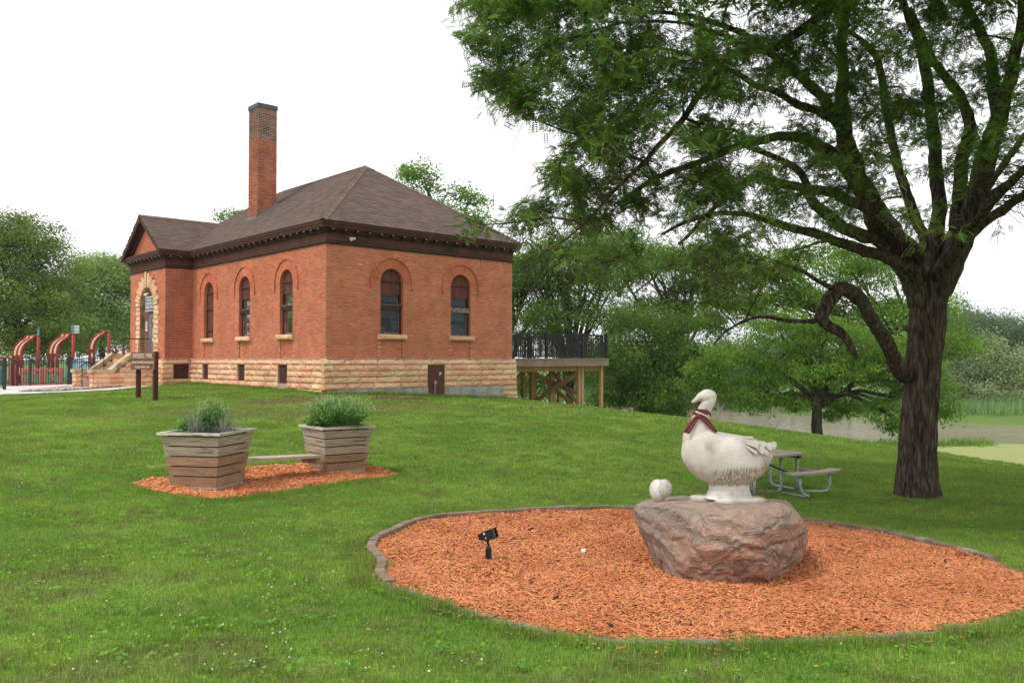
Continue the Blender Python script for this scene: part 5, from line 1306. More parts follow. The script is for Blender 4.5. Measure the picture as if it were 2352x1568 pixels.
    def band(cx, cz, r, tilt, w, dz, seed):
        n, k = 48, 6; vs = []
        for j in range(n):
            a = 2*math.pi*j/n
            for i in range(k+1):
                v = (i/k-.5)*w; rr = r*(1.05+.035*math.sin(i*2.4+3*math.sin(a+seed)))
                x = math.cos(a)*rr; y = math.sin(a)*rr*.92
                vs.append((lx(cx+x+v*.35), y*K, lz(cz+x*tilt+v+8*math.sin(2*a+seed))))
        sc.add(vs, [(j*(k+1)+i, j*(k+1)+i+1, ((j+1) % n)*(k+1)+i+1, ((j+1) % n)*(k+1)+i) for j in range(n) for i in range(k)])
    band(376, 352, 84, .22, 62, 0, 0); band(352, 418, 99, .50, 34, 0, 2)
    sc.build('neckerchief', m_sc, root, True).modifiers.new('t', 'SOLIDIFY').thickness = .006
    def ribbon(pts, name, seed):
        q = MB(); vs = []; k = 8; n = len(pts)
        for i, (x, z, y, w, dx, dz) in enumerate(pts):
            for j in range(k+1):
                t = j/k-.5; vs.append((lx(x+dx*w*t), (y+9*math.sin(t*11+seed+i*.5))*K, lz(z+dz*w*t)))
        q.add(vs, [(i*(k+1)+j, i*(k+1)+j+1, (i+1)*(k+1)+j+1, (i+1)*(k+1)+j) for i in range(n-1) for j in range(k)])
        o = q.build(name, m_sc, root, True); o.modifiers.new('t', 'SOLIDIFY').thickness = .006; o.modifiers.new('s', 'SUBSURF').levels = 1; return o
    ribbon([(292, 398, -80, 34, .5, .9), (258, 422, -100, 52, .6, .85), (218, 462, -118, 66, .7, .75), (182, 508, -134, 76, .75, .7), (150, 556, -142, 80, .8, .55), (122, 604, -144, 76, .95, .25)], 'scarf_tail', 0)
    ribbon([(300, 402, -84, 36, -.5, .9), (345, 425, -112, 56, -.6, .85), (388, 465, -118, 66, -.7, .75), (425, 515, -126, 60, -.75, .7), (462, 563, -140, 40, -.75, .6), (500, 596, -140, 12, -.7, .6)], 'scarf_tail', 2)
    kn = MB(); kn.tube([(lx(300), -.072, lz(385)), (lx(288), -.082, lz(402)), (lx(278), -.078, lz(420))], [.012, .02, .013], 10); kn.build('knot', m_sc, root, True)
goose()

def gosling():
    # small cracked egg / ball beside the goose
    c = at(1517, 1124, 7.9); px = 1937/7.9; r = .104; root = empty('cracked_egg', (c.x, c.y, c.z-.1), 0, 'small white cracked egg shaped stone on the left end of the boulder', 'ornament')
    m1 = mat('smooth_white_stone', (.74, .71, .64), (.64, .6, .52), nscale=9, bump=.15, world_c=False); 
    m2 = bpy.data.materials.new('crazed_white_stone'); m2.use_nodes = True; N, L = m2.node_tree.nodes, m2.node_tree.links; bs = N['Principled BSDF']; bs.inputs['Roughness'].default_value = .85
    tc = N.new('ShaderNodeTexCoord'); v = N.new('ShaderNodeTexVoronoi'); v.feature = 'DISTANCE_TO_EDGE'; v.inputs['Scale'].default_value = 75; L.new(tc.outputs['Object'], v.inputs['Vector'])
    rp = N.new('ShaderNodeValToRGB'); rp.color_ramp.elements[0].position = .02; rp.color_ramp.elements[0].color = (.20, .18, .15, 1); rp.color_ramp.elements[1].position = .16; rp.color_ramp.elements[1].color = (.72, .69, .62, 1); L.new(v.outputs[0], rp.inputs[0]); L.new(rp.outputs[0], bs.inputs['Base Color'])
    bp = N.new('ShaderNodeBump'); bp.inputs['Distance'].default_value = .006; L.new(v.outputs[0], bp.inputs['Height']); L.new(bp.outputs[0], bs.inputs['Normal'])
    def ball(x, z, rx, rz, ry, name, m, y=0, tilt=0, wav=0):
        q = MB(); n, k = 28, 16; vs = []
        for i in range(k+1):
            a = math.pi*i/k
            for j in range(n):
                b = 2*math.pi*j/n; p = Vector((rx*math.sin(a)*math.cos(b), ry*math.sin(a)*math.sin(b), rz*math.cos(a))); p *= 1+wav*mnoise.noise(p*22)
                p = Matrix.Rotation(tilt, 3, 'Y') @ p; vs.append((x+p.x, y+p.y, z+p.z))
        q.add(vs, [(i*n+j, (i+1)*n+j, (i+1)*n+(j+1) % n, i*n+(j+1) % n) for i in range(k) for j in range(n)]); q.build(name, m, root, True)
    ball(-.022, .092, .080, .105, .088, 'egg_shell', m1, tilt=-.12); ball(.020, .108, .086, .094, .094, 'crazed_half', m2, y=-.012, tilt=.5, wav=.05)
gosling()

# ------------------------------------------------------------------ spotlight in the bark
def spotlight():
    g = onground(1122, 1290); root = empty('garden_spotlight', (g.x, g.y, g.z), 0, 'small black spotlight on a short post in the orange bark', 'spotlight')
    K2 = g.y/1937; b = MB(); b.box(-.028, .028, -.028, .028, -.03, .128); b.build('post', m_blackmetal, root)
    b = MB(); b.tube([(0, 0, .128), (0, 0, .145)], [.026, .018], 10); b.tube([(0, 0, .14), (-.004, 0, .18), (-.012, 0, .20)], [.011, .011, .014], 10); b.add([(-.035, -.012, .222), (.022, -.012, .226), (-.004, -.012, .172), (-.035, .012, .222), (.022, .012, .226), (-.004, .012, .172)], [(0, 2, 1), (3, 4, 5), (0, 1, 4, 3), (1, 2, 5, 4), (2, 0, 3, 5)]); b.build('knuckle', m_blackmetal, root)
    M = Matrix.Translation((-.006, 0, .252)) @ Matrix.Rotation(math.radians(-22), 4, 'Z') @ Matrix.Rotation(math.radians(-17), 4, 'Y')
    def fr(x0, x1, w0, w1, h0, h1): return [(x0,-w0,-h0),(x0,w0,-h0),(x0,w0,h0),(x0,-w0,h0),(x1,-w1,-h1),(x1,w1,-h1),(x1,w1,h1),(x1,-w1,h1)]
    b = MB(); b.add([M @ Vector(v) for v in fr(-.088, -.03, .03, .038, .026, .036)], [(0,1,2,3),(0,4,5,1),(1,5,6,2),(2,6,7,3),(3,7,4,0),(4,7,6,5)]); hd_ = b.build('head', m_blackmetal, root)
    b = MB(); F8 = [(0,4,5,1),(1,5,6,2),(2,6,7,3),(3,7,4,0)]; b.add([M @ Vector(v) for v in fr(-.028, .078, .044, .054, .040, .047)], F8+[(0, 1, 2, 3)])
    b.add([M @ Vector(v) for v in fr(.078, .02, .047, .040, .040, .034)], F8); b.add([M @ Vector(v) for v in [(.078,-.054,-.047),(.078,.054,-.047),(.078,.054,.047),(.078,-.054,.047),(.078,-.047,-.040),(.078,.047,-.040),(.078,.047,.040),(.078,-.047,.040)]], F8)
    b.build('hood', m_blackmetal, root)
    m_ref = mat('reflector', (.5, .52, .45), rough=.2, bump=0, rv=0, metal=.7); b = MB(); b.add([M @ Vector(v) for v in [(.02,-.040,-.034),(.02,.040,-.034),(.02,.040,.034),(.02,-.040,.034)]], [(0, 1, 2, 3)]); b.build('reflector', m_ref, root)
    b = MB(); b.add([M @ Vector(v) for v in [(.066,-.045,-.039),(.066,.045,-.039),(.066,.045,.039),(.066,-.045,.039)]], [(0, 1, 2, 3)]); b.build('lens', m_glass, root)
    b = MB(); b.add([M @ Vector(v) for v in [(-.024,-.0455,.012),(-.006,-.0465,.012),(-.003,-.0468,.028),(-.020,-.0458,.030)]], [(0, 1, 2, 3)]); b.add([M @ Vector(v) for v in [(-.016,-.0460,-.026),(-.002,-.0468,-.026),(-.006,-.0466,-.008)]], [(0, 1, 2)]); b.build('label_sticker', m_white, root)
spotlight()

# ------------------------------------------------------------------ planters with a plank seat
def wood(name, c1, c2, c3=None): return mat(name, c1, c2, nscale=5, stretch=(1, 9, 9), bump=.45, bscale=22, rv=.13, world_c=False, rough=.9, c3=c3 or (.2, .12, .07), c3scale=2.2, c3lo=.62, c3hi=.72)
m_wg = wood('grey_weathered_plank', (.52, .44, .35), (.40, .31, .22)); m_wb = wood('brown_weathered_plank', (.43, .285, .18), (.33, .20, .12)); m_rim = wood('pale_rim_board', (.62, .56, .48), (.52, .45, .37))
def planter(near, phi, label, h=.78, s=.93, sb=.665):
    c = Vector((near[0], near[1])) + Vector((-math.cos(phi), math.sin(phi)))*s/2 + Vector((math.sin(phi), math.cos(phi)))*s/2
    root = empty('planter', (c.x, c.y, g1(c.x, c.y)), -phi, label, 'planter', 'wooden planters joined by the plank seat')
    nl = 6; bh = h/nl; rr = random.Random(int(phi*100))
    zb = .0
    for l in range(nl):
        full = .115 if l else .06
        if l == 0: z0, z1 = -.04, .055
        else: z0 = .06+(l-1)*(h-.10)/5; z1 = z0+(h-.10)/5-.017
        r0, r1 = [(sb+(s-.06-sb)*max(0, z)/h)/2 + (.006 if l % 2 else 0) for z in (z0, z1)]; r0 -= .004; r1 += .006
        th = .034
        for k in range(4):
            long_ = (k+l) % 2; e = 0 if long_ else -th
            q = MB(); vs = []
            for (z, r) in ((z0, r0), (z1, r1)):
                vs += [(-r-e*1, -r, z), (r+e, -r, z), (r+e, -r+th, z), (-r-e, -r+th, z)]
            # local frame of the board: x along its length
            q.add(vs, [(0, 1, 5, 4), (1, 2, 6, 5), (2, 3, 7, 6), (3, 0, 4, 7), (4, 5, 6, 7), (0, 3, 2, 1)])
            o = q.build('board', m_wg if (l > 3 or l == 0 or (phi > .6 and (k == 3 or l == 3))) else m_wb, root); o.rotation_euler = (0, 0, k*math.pi/2); o.location = (0, 0, 0)
    rw = .075
    for k in range(4):
        q = MB(); a, b = s/2+.012, s/2+.012-rw; z0, z1 = h-.034, h
        q.add([(-a, -a, z0), (a, -a, z0), (b, -b, z0), (-b, -b, z0), (-a, -a, z1), (a, -a, z1), (b, -b, z1), (-b, -b, z1)], [(0, 3, 2, 1), (4, 5, 6, 7), (0, 1, 5, 4), (2, 3, 7, 6), (1, 2, 6, 5), (3, 0, 4, 7)])
        o = q.build('rim_board', m_rim, root); o.rotation_euler = (0, 0, k*math.pi/2)
    q = MB(); r = s/2-.07; q.add([(-r, -r, h-.09), (r, -r, h-.09), (r, r, h-.09), (-r, r, h-.09)], [(0, 1, 2, 3)]); q.build('soil', m_soil, root)
    q = MB(); rb = sb/2-.04; rt = s/2-.09  # dark sheet behind the boards; its colour darkens the gaps between them
    q.add([(-rb, -rb, -.03), (rb, -rb, -.03), (rb, rb, -.03), (-rb, rb, -.03), (-rt, -rt, h-.04), (rt, -rt, h-.04), (rt, rt, h-.04), (-rt, rt, h-.04)], [(0, 1, 5, 4), (1, 2, 6, 5), (2, 3, 7, 6), (3, 0, 4, 7)]); q.build('dark_backing', m_soil, root)
    return root, c, h
P1, c1, h1 = planter((-3.86, 11.15), math.radians(13), 'nearer of the two tapered wooden planters, its plants low and spiky')
P2, c2, h2 = planter((-2.99, 13.35), math.radians(53), 'farther of the two tapered wooden planters, holding the round bush', h=.76)
def seat():
    a = Vector((-3.98, 12.0)); b = Vector((-3.13, 13.50)); d = (b-a).normalized(); L = (b-a).length
    za, zb = -1.40, -1.51; root = empty('plank_seat', ((a.x+b.x)/2, (a.y+b.y)/2, (za+zb)/2-.4), math.atan2(d.y, d.x), 'long grey plank seat spanning between the two planters', 'bench')
    sl = math.atan2(zb-za, L); M = Matrix.Translation((0, 0, .4)) @ Matrix.Rotation(-sl, 4, 'Y')
    q = MB(); q.box(-L/2, L/2, -.19, .17, -.04, 0, M=M); q.build('plank', m_wg, root)
    q = MB(); q.box(L/2-.16, L/2-.08, -.17, .17, -.13, -.042, M=M); q.build('bracket', m_wb, root)
seat()

# ---- planting
def leafmat(name, c, c2, tr=.35, rv=.35, hue=.02, ns=1.5): return mat(name, c, c2, nscale=ns, bump=0, rv=rv, transl=tr, rough=.6, spec=.3, hue=hue, objrnd=False)
m_bush = leafmat('bush_leaf', (.20, .40, .09), (.13, .29, .06)); m_blue = leafmat('dark_grass_blade', (.13, .15, .13), (.30, .31, .25)); m_lime = leafmat('bright_leaf', (.15, .33, .03), (.10, .26, .03)); m_fl = leafmat('pale_flower', (.66, .64, .5), (.5, .52, .36), .2, .15); m_yf = leafmat('yellow_flower', (.7, .5, .05), (.7, .45, .05), .2, .1)
LEAF_V = [(-.5, 0, 0), (0, -.28, .06), (.5, 0, -.02), (0, .28, .06)]; LEAF_F = [(0, 1, 2), (0, 2, 3)]
def leafy(name, P, size, rnd, mat_, parent, seed, droop=.3, spread=.9, tv=LEAF_V, tf=LEAF_F, kind=None):
    r = np.random.default_rng(seed); n = len(P)
    M = rots(r.uniform(0, 6.28, n), droop+r.normal(0, spread*.6, n), r.normal(0, spread, n))
    V, Fc = stamp(tv, tf, P, M, size); return np_mesh(name, V, Fc, mat_, parent, np.repeat(rnd, len(tv)))
def bush(root_loc, rz, label, n_st, rad, hgt, seed, leaf, white, group=None):
    root = empty('flowering_shrub', root_loc, rz, label, 'plant'); r = random.Random(seed); st = MB(); pts, tops = [], []
    for i in range(n_st):
        a = r.uniform(0, 6.28); t = math.sqrt(r.random()); h = hgt*(1-.35*t*t)*r.uniform(.8, 1.08)
        b = Vector((math.cos(a)*t*rad*.3, math.sin(a)*t*rad*.3, -.05)); e = Vector((math.cos(a)*t*rad, math.sin(a)*t*rad, h)); m = (b+e)/2+Vector((0, 0, h*.15))
        st.tube([b, m, e], [.004, .003, .0015], 3, caps=False)
        for k in range(26):
            u = .1+.85*r.random(); p = b.lerp(m, u*2) if u < .5 else m.lerp(e, u*2-1); pts.append(p+Vector((r.gauss(0, .025), r.gauss(0, .025), r.gauss(0, .018))))
        tops.append(e)
    st.build('stem', m_bush, root)['kind'] = 'stuff'; P = np.array([tuple(p) for p in pts]); g = np.random.default_rng(seed)
    leafy('foliage', P, g.uniform(leaf*.7, leaf*1.3, len(P)), g.random(len(P)), m_bush, root, seed)['kind'] = 'stuff'
    F_ = []
    for e in tops:
        if r.random() < white:
            for k in range(12): F_.append(e+Vector((r.gauss(0, .006), r.gauss(0, .006), .07*r.random()-.005)))
    if F_:
        P = np.array([tuple(p) for p in F_]); leafy('flower_spike', P, g.uniform(.008, .016, len(P)), g.random(len(P)), m_fl, root, seed+1)['kind'] = 'stuff'
    return root
def spiky(loc, label, n, L, seed, mat_):
    r = random.Random(seed); root = empty('ornamental_grass', loc, 0, label, 'plant'); mb = MB()
    for i in range(n):
        a = r.uniform(0, 6.28); l = L*r.uniform(.5, 1.1); w = r.uniform(.006, .013); rd = r.random(); el = r.uniform(.3, 1.4); p = Vector((r.gauss(0, .02), r.gauss(0, .02), -.04)); vs = []
        d = Vector((math.cos(a), math.sin(a), 0)); s = Vector((-d.y, d.x, 0)); k = 6; dr = r.uniform(.9, 2.0)
        for j in range(k+1):
            t = j/k; q = p+d*l*math.cos(el)*(t+.15*t*t)+Vector((0, 0, l*(math.sin(el)*t*1.25-dr*.42*t*t*t*(1.6-el*.7)))); ww = w*(1-t*.95); q.z = max(q.z, .09) if t > .45 else q.z; vs += [q-s*ww, q+s*ww]
        mb.add(vs, [(2*j, 2*j+1, 2*j+3, 2*j+2) for j in range(k)], rd)
    mb.build('blades', mat_, root)['kind'] = 'stuff'
def P_on(root, x, y, h): w = root.matrix_basis @ Vector((x, y, h-.08)); return w
bpy.context.view_layer.update()
for rt in (P1, P2): rt.matrix_basis
def loc_on(rt, c, h, dx, dy): return (c.x+dx, c.y+dy, rt.location.z+h-.08)
bush(loc_on(P1, c1, h1, .04, .05), 0, 'pale flowering bush rising in the middle of the nearer planter', 70, .24, .50, 3, .040, .95)
spiky(loc_on(P1, c1, h1, -.12, -.12), 'dark purplish spiky grass left of the flowers in the nearer planter', 190, .56, 4, m_blue)
spiky(loc_on(P1, c1, h1, .22, -.05), 'dark arching grass right of the flowers in the nearer planter', 170, .58, 5, m_blue)
bush(loc_on(P1, c1, h1, -.27, .05), 0, 'small bright green plant at the left rim of the nearer planter', 44, .19, .27, 6, .045, 0)
bush(loc_on(P2, c2, h2, .04, .0), 0, 'wide bushy green shrub with pale flower tips in the farther planter', 300, .60, .54, 7, .038, .8)
bush(loc_on(P2, c2, h2, -.30, -.1), 0, 'low leafy herb at the left rim of the farther planter', 70, .24, .28, 8, .042, 0)
spiky(loc_on(P2, c2, h2, .25, -.22), 'dark wispy grass at the front right of the farther planter', 110, .42, 9, m_blue)
def flowers():
    r = np.random.default_rng(5); root = empty('marigold', loc_on(P2, c2, h2, .18, -.25), 0, 'few tiny yellow flowers at the front of the farther planter', 'flowers')
    P = np.stack([r.uniform(-.2, .22, 26), r.uniform(-.1, .06, 26), r.uniform(.06, .12, 26)], 1); leafy('blossom', P, np.full(26, .018), r.random(26), m_yf, root, 3)['kind'] = 'stuff'
    P = np.stack([r.uniform(-.22, .24, 300), r.uniform(-.1, .1, 300), r.uniform(.0, .10, 300)], 1); leafy('foliage', P, np.full(300, .03), r.random(300), m_lime, root, 4)['kind'] = 'stuff'
flowers()
def clover_flowers():
    r = np.random.default_rng(21); P = []
    for (px, py, n, sx, sy) in ((600, 1500, 20, 110, 45), (200, 1490, 7, 120, 50), (550, 1300, 18, 100, 60), (130, 1310, 7, 110, 40), (450, 1400, 8, 200, 60), (700, 1240, 10, 60, 20), (80, 1100, 16, 60, 30), (900, 1540, 8, 200, 20), (1700, 1530, 4, 300, 20)):
        for _ in range(n):
            x, y = px+r.normal(0, sx), py+r.normal(0, sy)
            if 0 < x < 2352 and 1080 < y < 1566:
                g = onground(x, y)
                if lawn_mask(np.array([g.x]), np.array([g.y]))[0]: P.append((g.x, g.y, g.z+.05))
    P = np.array(P); n = len(P); a = (1+5**.5)/2
    tv = np.array([(-1,a,0),(1,a,0),(-1,-a,0),(1,-a,0),(0,-1,a),(0,1,a),(0,-1,-a),(0,1,-a),(a,0,-1),(a,0,1),(-a,0,-1),(-a,0,1)])/1.9
    tf = [(0,11,5),(0,5,1),(0,1,7),(0,7,10),(0,10,11),(1,5,9),(5,11,4),(11,10,2),(10,7,6),(7,1,8),(3,9,4),(3,4,2),(3,2,6),(3,6,8),(3,8,9),(4,9,5),(2,4,11),(6,2,10),(8,6,7),(9,8,1)]
    V, Fc = stamp(tv, tf, P, rots(r.uniform(0, 6, n), r.normal(0, .3, n), r.normal(0, .3, n)), r.uniform(.004, .0075, n))
    tag(np_mesh('clover_flowers', V, Fc, m_white, rnd=np.repeat(r.random(n), 12)), 'tiny white clover flowers dotted over the lawn', kind='stuff')
clover_flowers()

# ------------------------------------------------------------------ park sign
def park_sign():
    a = onground(312, 914); b = onground(350, 921)
    b = Vector((-10.42, 24.45, 0)); a = b+BV*1.42; b.z = g1(b.x, b.y); a.z = g1(a.x, a.y)
    c = (a+b)/2; root = empty('park_sign', (c.x, c.y, min(a.z, b.z)), math.atan2(-BV.y, -BV.x), 'brown wooden park sign with cream lettering on two dark red posts', 'sign')
    # local x runs along the board to the reader's right, -y faces the reader
    base = root.location.z; zt = -(808-826)*24.9/1937; ztop = -base+zt-.0; zbot = ztop-.53
    for x in (-.71, .71):
        q = MB(); n = 14; q.tube([(x, .09, -.15), (x, .09, ztop-.03)], .075, n); q.build('post', m_post, root)
    q = MB(); q.box(-1.02, 1.02, -.03, .012, zbot, ztop); bd = q.build('board', m_sign, root)
    for z in (ztop-.235, ztop-.39):
        q = MB(); q.box(-1.0, 1.0, -.038, -.0305, z-.006, z+.006); q.build('batten', m_sign, bd)
    q = MB(); q.box(.985, 1.06, -.045, .03, zbot-.01, ztop+.01); q.build('edge_strip', m_post, bd)
    Rm = Matrix.Rotation(math.pi/2, 4, 'X')
    for t, sz, z, w in (('RIVERSIDE  PARK', .2, ztop-.125, 1.66), ('FORMER FRANKLIN SCHOOL BUILDING', .1, ztop-.315, 1.80), ('10 SOUTH FRONT STREET', .1, ztop-.455, 1.25)):
        text_mesh(t, sz, m_cream, bd, Matrix.Translation((-.02, -.034, z)) @ Rm, w, .006)
park_sign()

# ------------------------------------------------------------------ picnic table
def picnic():
    th = math.radians(33); C = Vector((5.02, 16.75)); g = g1(5.3, 16.0); root = empty('picnic_table', (C.x, C.y, g), th, 'grey picnic table with a curved bench and bent steel tube legs behind the boulder', 'picnic table')
    m_tw = wood('grey_table_board', (.42, .36, .31), (.33, .27, .23)); h = .755
    w, L = 1.04, 1.24
    for i in range(7):
        y0 = -w/2+i*w/7; q = MB(); cut = .0
        e = .16*max(0, abs(i-3)-2); q.box(-L/2+e, L/2-e*.3, y0, y0+w/7-.006, h-.042, h); q.build('board', m_tw, root)
    q = MB(); q.box(L/2-.22, L/2-.16, -w/2+.03, w/2-.05, h-.10, h-.043); q.box(-L/2+.16, -L/2+.22, -w/2+.03, w/2-.05, h-.10, h-.043); q.build('cleat', m_blackmetal, root)
    def bent(pts, name='leg', r=.028): 
        P = [Vector(p) for p in pts]; out = [P[0]]
        for i in range(1, len(P)-1):
            a = P[i]+(P[i-1]-P[i]).normalized()*min(.13, (P[i-1]-P[i]).length/2); c = P[i]+(P[i+1]-P[i]).normalized()*min(.13, (P[i+1]-P[i]).length/2)
            for k in range(6): t = k/5; out.append(a*(1-t)**2+P[i]*2*t*(1-t)+c*t*t)
        out.append(P[-1]); q = MB(); q.tube(out, r, 12); q.build(name, m_greymetal, root, True)
    bent([(-.05, -.42, h-.05), (-.05, -.42, .03), (-.55, -.10, .03), (-.55, -.10, h-.05)])
    bent([(.42, -.42, h-.05), (.42, -.42, .03), (.55, .35, .03), (.55, .35, h-.05)])
    bent([(.02, .44, h-.05), (.02, .44, .03), (-.45, .42, .03), (-.45, .42, h-.05)])
    q = MB(); q.bar((-.1, -.42, .42), (.0, -.92, .40), .04, .05); q.bar((.55, -.40, .42), (.75, -.86, .40), .04, .05); q.build('bench_arm', m_greymetal, root)
    q = MB(); q.bar((-.42, -.1, h-.1), (-.02, -.66, .40), .02, .03); q.build('brace', m_blackmetal, root)
    for k, rz in enumerate((0, math.pi*.5, math.pi, -math.pi*.5)):
        if k == 1: continue
        M = Matrix.Rotation(rz, 4, 'Z'); n = 12; Rr = 2.1; q = MB(); vs = []
        for i in range(n+1):
            a = (i/n-.5)*.66
            for rr_ in (Rr-.13, Rr+.13):
                p = Vector((math.sin(a)*rr_, -(math.cos(a)*rr_-Rr)-1.02 + 0*a, 0)); 
                p.x += .28*(k == 0)
                vs += [M @ Vector((p.x, p.y, .43)), M @ Vector((p.x, p.y, .468))]
        fs = []
        for i in range(n):
            a = 4*i; b = a+4; fs += [(a, b, b+2, a+2), (a+1, a+3, b+3, b+1), (a, a+1, b+1, b), (a+2, b+2, b+3, a+3)]
        fs += [(0, 2, 3, 1), (4*n, 4*n+1, 4*n+3, 4*n+2)]; q.add(vs, fs); q.build('bench', m_tw, root)
        dx = .28 if k == 0 else 0
        bent([M @ Vector(p) for p in ((-.48+dx, -.98, .42), (-.48+dx, -.98, .12), (-.42+dx, -.98-.2, .03), (-.42+dx, -.5, .03))])
        bent([M @ Vector(p) for p in ((.5+dx, -.90, .42), (.5+dx, -.90, .03), (.12+dx, -.62, .03))])
        q = MB(); q.bar(M @ Vector((-.5+dx, -.97, .415)), M @ Vector((-.35+dx, -.42, .415)), .03, .05); q.build('bench_arm', m_greymetal, root)
picnic()

# ------------------------------------------------------------------ playground fence
def fence(a, b, n, label, h=1.22):
    c = (Vector(a)+Vector(b))/2; ga = g1(*a)+.05; gb = g1(*b)+.05; root = empty('metal_fence', (c.x, c.y, (ga+gb)/2), 0, label, 'fence')
    A = Vector((*a, ga))-root.location; B = Vector((*b, gb))-root.location; U = Vector((0, 0, 1)); L = (B-A).length; t = (B-A)/L; ang = math.atan2(t.y, t.x)
    for dz in (h, h-.17, .08):
        q = MB(); q.bar(A+U*dz, B+U*dz, .035, .03); q.build('rail', m_blackmetal, root)
    for i in range(n+1):
        p = A.lerp(B, i/n); q = MB(); q.box(p.x-.045, p.x+.045, p.y-.045, p.y+.045, p.z-.1, p.z+h+.06); q.box(p.x-.06, p.x+.06, p.y-.06, p.y+.06, p.z+h+.06, p.z+h+.09); q.build('post', m_blackmetal, root)
    me = bpy.data.meshes.new('picket'); q = MB(); q.box(-.011, .011, -.011, .011, .05, h); me.from_pydata(q.v, [], q.f); me.materials.append(m_blackmetal)
    k = int(L/.145)
    for i in range(1, k):
        p = A.lerp(B, i/k); o = bpy.data.objects.new('picket', me); COL.objects.link(o); o.parent = root; o.location = p; o.rotation_euler = (0, 0, ang)
fA = at(-260, 837, 44); fB = at(158, 830, 41.5); fC = at(330, 830, 39.8)
fence((fA.x, fA.y), (fB.x, fB.y), 5, 'black metal picket fence along the playground left of the steps'); 
fence((fB.x+.1, fB.y), (fC.x, fC.y), 2, 'short run of black metal fence ending behind the entrance steps')
fD = at(-160, 842, 37.5); fE = at(11, 842, 35.6); fence((fD.x, fD.y), (fE.x, fE.y), 2, 'nearer black fence panel at the far left edge of the picture', 1.2)

# ------------------------------------------------------------------ play structures
PY_ = 52.0
def q2(px, py, Y=PY_): return at(px, py, Y)
def hood(px, top, right, label, beams=3, sign=None):
    """curved roof on bent posts; px left post, right = x of the high end"""
    Y = PY_; gb = at(px, 880, Y); g = g1(gb.x, gb.y); root = empty('play_canopy', (gb.x, gb.y, g), 0, label, 'play structure', 'curved playground canopies')
    def loc(x, y, d): p = at(x, y, Y+d); return p-root.location
    prof = [(0, 20), (0, .0)]   # built below
    Wd = right-px; H0 = top+ (38 if beams == 3 else 34)
    base = [(px, 890), (px, H0+6)]
    arc = [(px+1, H0-3), (px+4, H0-12), (px+9, H0-19), (px+17, H0-26), (px+27, H0-32), (px+Wd*.8, top+2), (px+Wd, top-1)]
    lines = []
    for b in range(beams):
        off = b*9.6; dy = 0; pts = [loc(x+off, y-b*.5, -b*.45) for x, y in base+arc]; pts[0].z = -.1; lines.append(pts)
        q = MB(); q.tube(pts, .085, 8); q.build('beam', m_redp, root, True)
    for b in range(beams-1):
        A_, B_ = lines[b], lines[b+1]; q = MB(); vs = []
        for p, r_ in zip(A_[1:], B_[1:]): d = (r_-p).normalized(); vs += [p+d*.05, r_-d*.05]
        k = len(A_)-1; q.add(vs, [(2*i, 2*i+1, 2*i+3, 2*i+2) for i in range(k-1)]); o = q.build('roof_panel', m_creamp, root); o.modifiers.new('s', 'SOLIDIFY').thickness = .04
    e = lines[-1][-1]; q = MB(); q.tube([(e.x+.08, e.y, -.1), (e.x+.08, e.y, e.z-.08)], .095, 8); q.build('post', m_redp, root, True)
    if sign:
        q = MB(); q.tube([(e.x+.08, e.y, e.z-.06), (e.x+.08, e.y, e.z+.55)], .03, 6); q.build('mast', m_bluep, root)
        if sign == 'flag':
            for i in range(6): q = MB(); q.box(e.x+.12, e.x+.44, e.y-.02, e.y+.02, e.z+.02+i*.085, e.z+.07+i*.085); q.build('stripe', m_white, root)
            q = MB(); q.box(e.x-.02, e.x+.13, e.y-.03, e.y+.03, e.z+.1, e.z+.5); q.build('panel', m_bluep, root)
        else:
            q = MB(); q.box(e.x, e.x+.13, e.y-.03, e.y+.03, e.z-.02, e.z+.42); q.build('panel', m_bluep, root)
hood(30, 772, 66, 'leftmost red and cream curved playground canopy, with a plain teal mast', sign='mast')
hood(112, 768, 146, 'middle red and cream curved playground canopy, topped by a striped flag panel', sign='flag')
hood(206, 762, 238, 'rightmost curved playground canopy nearest the entrance steps', beams=2)
def playhouse(px0, px1, label):
    Y = 50.5; a = at(px0, 845, Y); b = at(px1, 845, Y); g = g1(a.x, a.y); root = empty('play_panel_wall', ((a.x+b.x)/2, Y, g), 0, label, 'play structure', 'salmon playhouse walls'); W = (b.x-a.x)/2; top = -(845-826)*Y/1937-g; 
    q = MB(); q.box(-W, W, -.05, .05, top-.16, top); q.box(-W, W, -.05, .05, .0, .25)
    q.box(-W, -W+.2, -.05, .05, .25, top-.16); q.box(W-.2, W, -.05, .05, .25, top-.16); q.box(-.1, .1, -.04, .04, .3, top-.3); q.build('wall_panel', m_pinkp, root)
    for s in (-1, 1): q = MB(); x = s*(W-.34); q.box(x-.12, x+.12, -.07, -.051, .25, top-.35); q.build('shutter', m_greenp, root)
    for z in (.45, .7): q = MB(); q.box(-W+.46, W-.46, -.03, .03, z, z+.05); q.build('window_bar', m_pinkp, root)
    for x in (-.3, .3): q = MB(); q.box(x-.025, x+.025, -.03, .03, .25, top-.16); q.build('window_bar', m_redp, root)
    q = MB(); n = 8; q.add([(-W*.55, -.06, top-.16)]+[(-W*.55+W*1.1*i/n, -.06, top-.2-.07*math.sin(math.pi*i/n)*-1-.1) for i in range(n+1)]+[(W*.55, -.06, top-.16)], [tuple(range(n+3))]); q.build('arch_trim', m_pinkp, root)
playhouse(50, 97, 'left salmon playhouse wall with green shutters behind the fence'); playhouse(99, 144, 'right salmon playhouse wall with green shutters behind the fence')
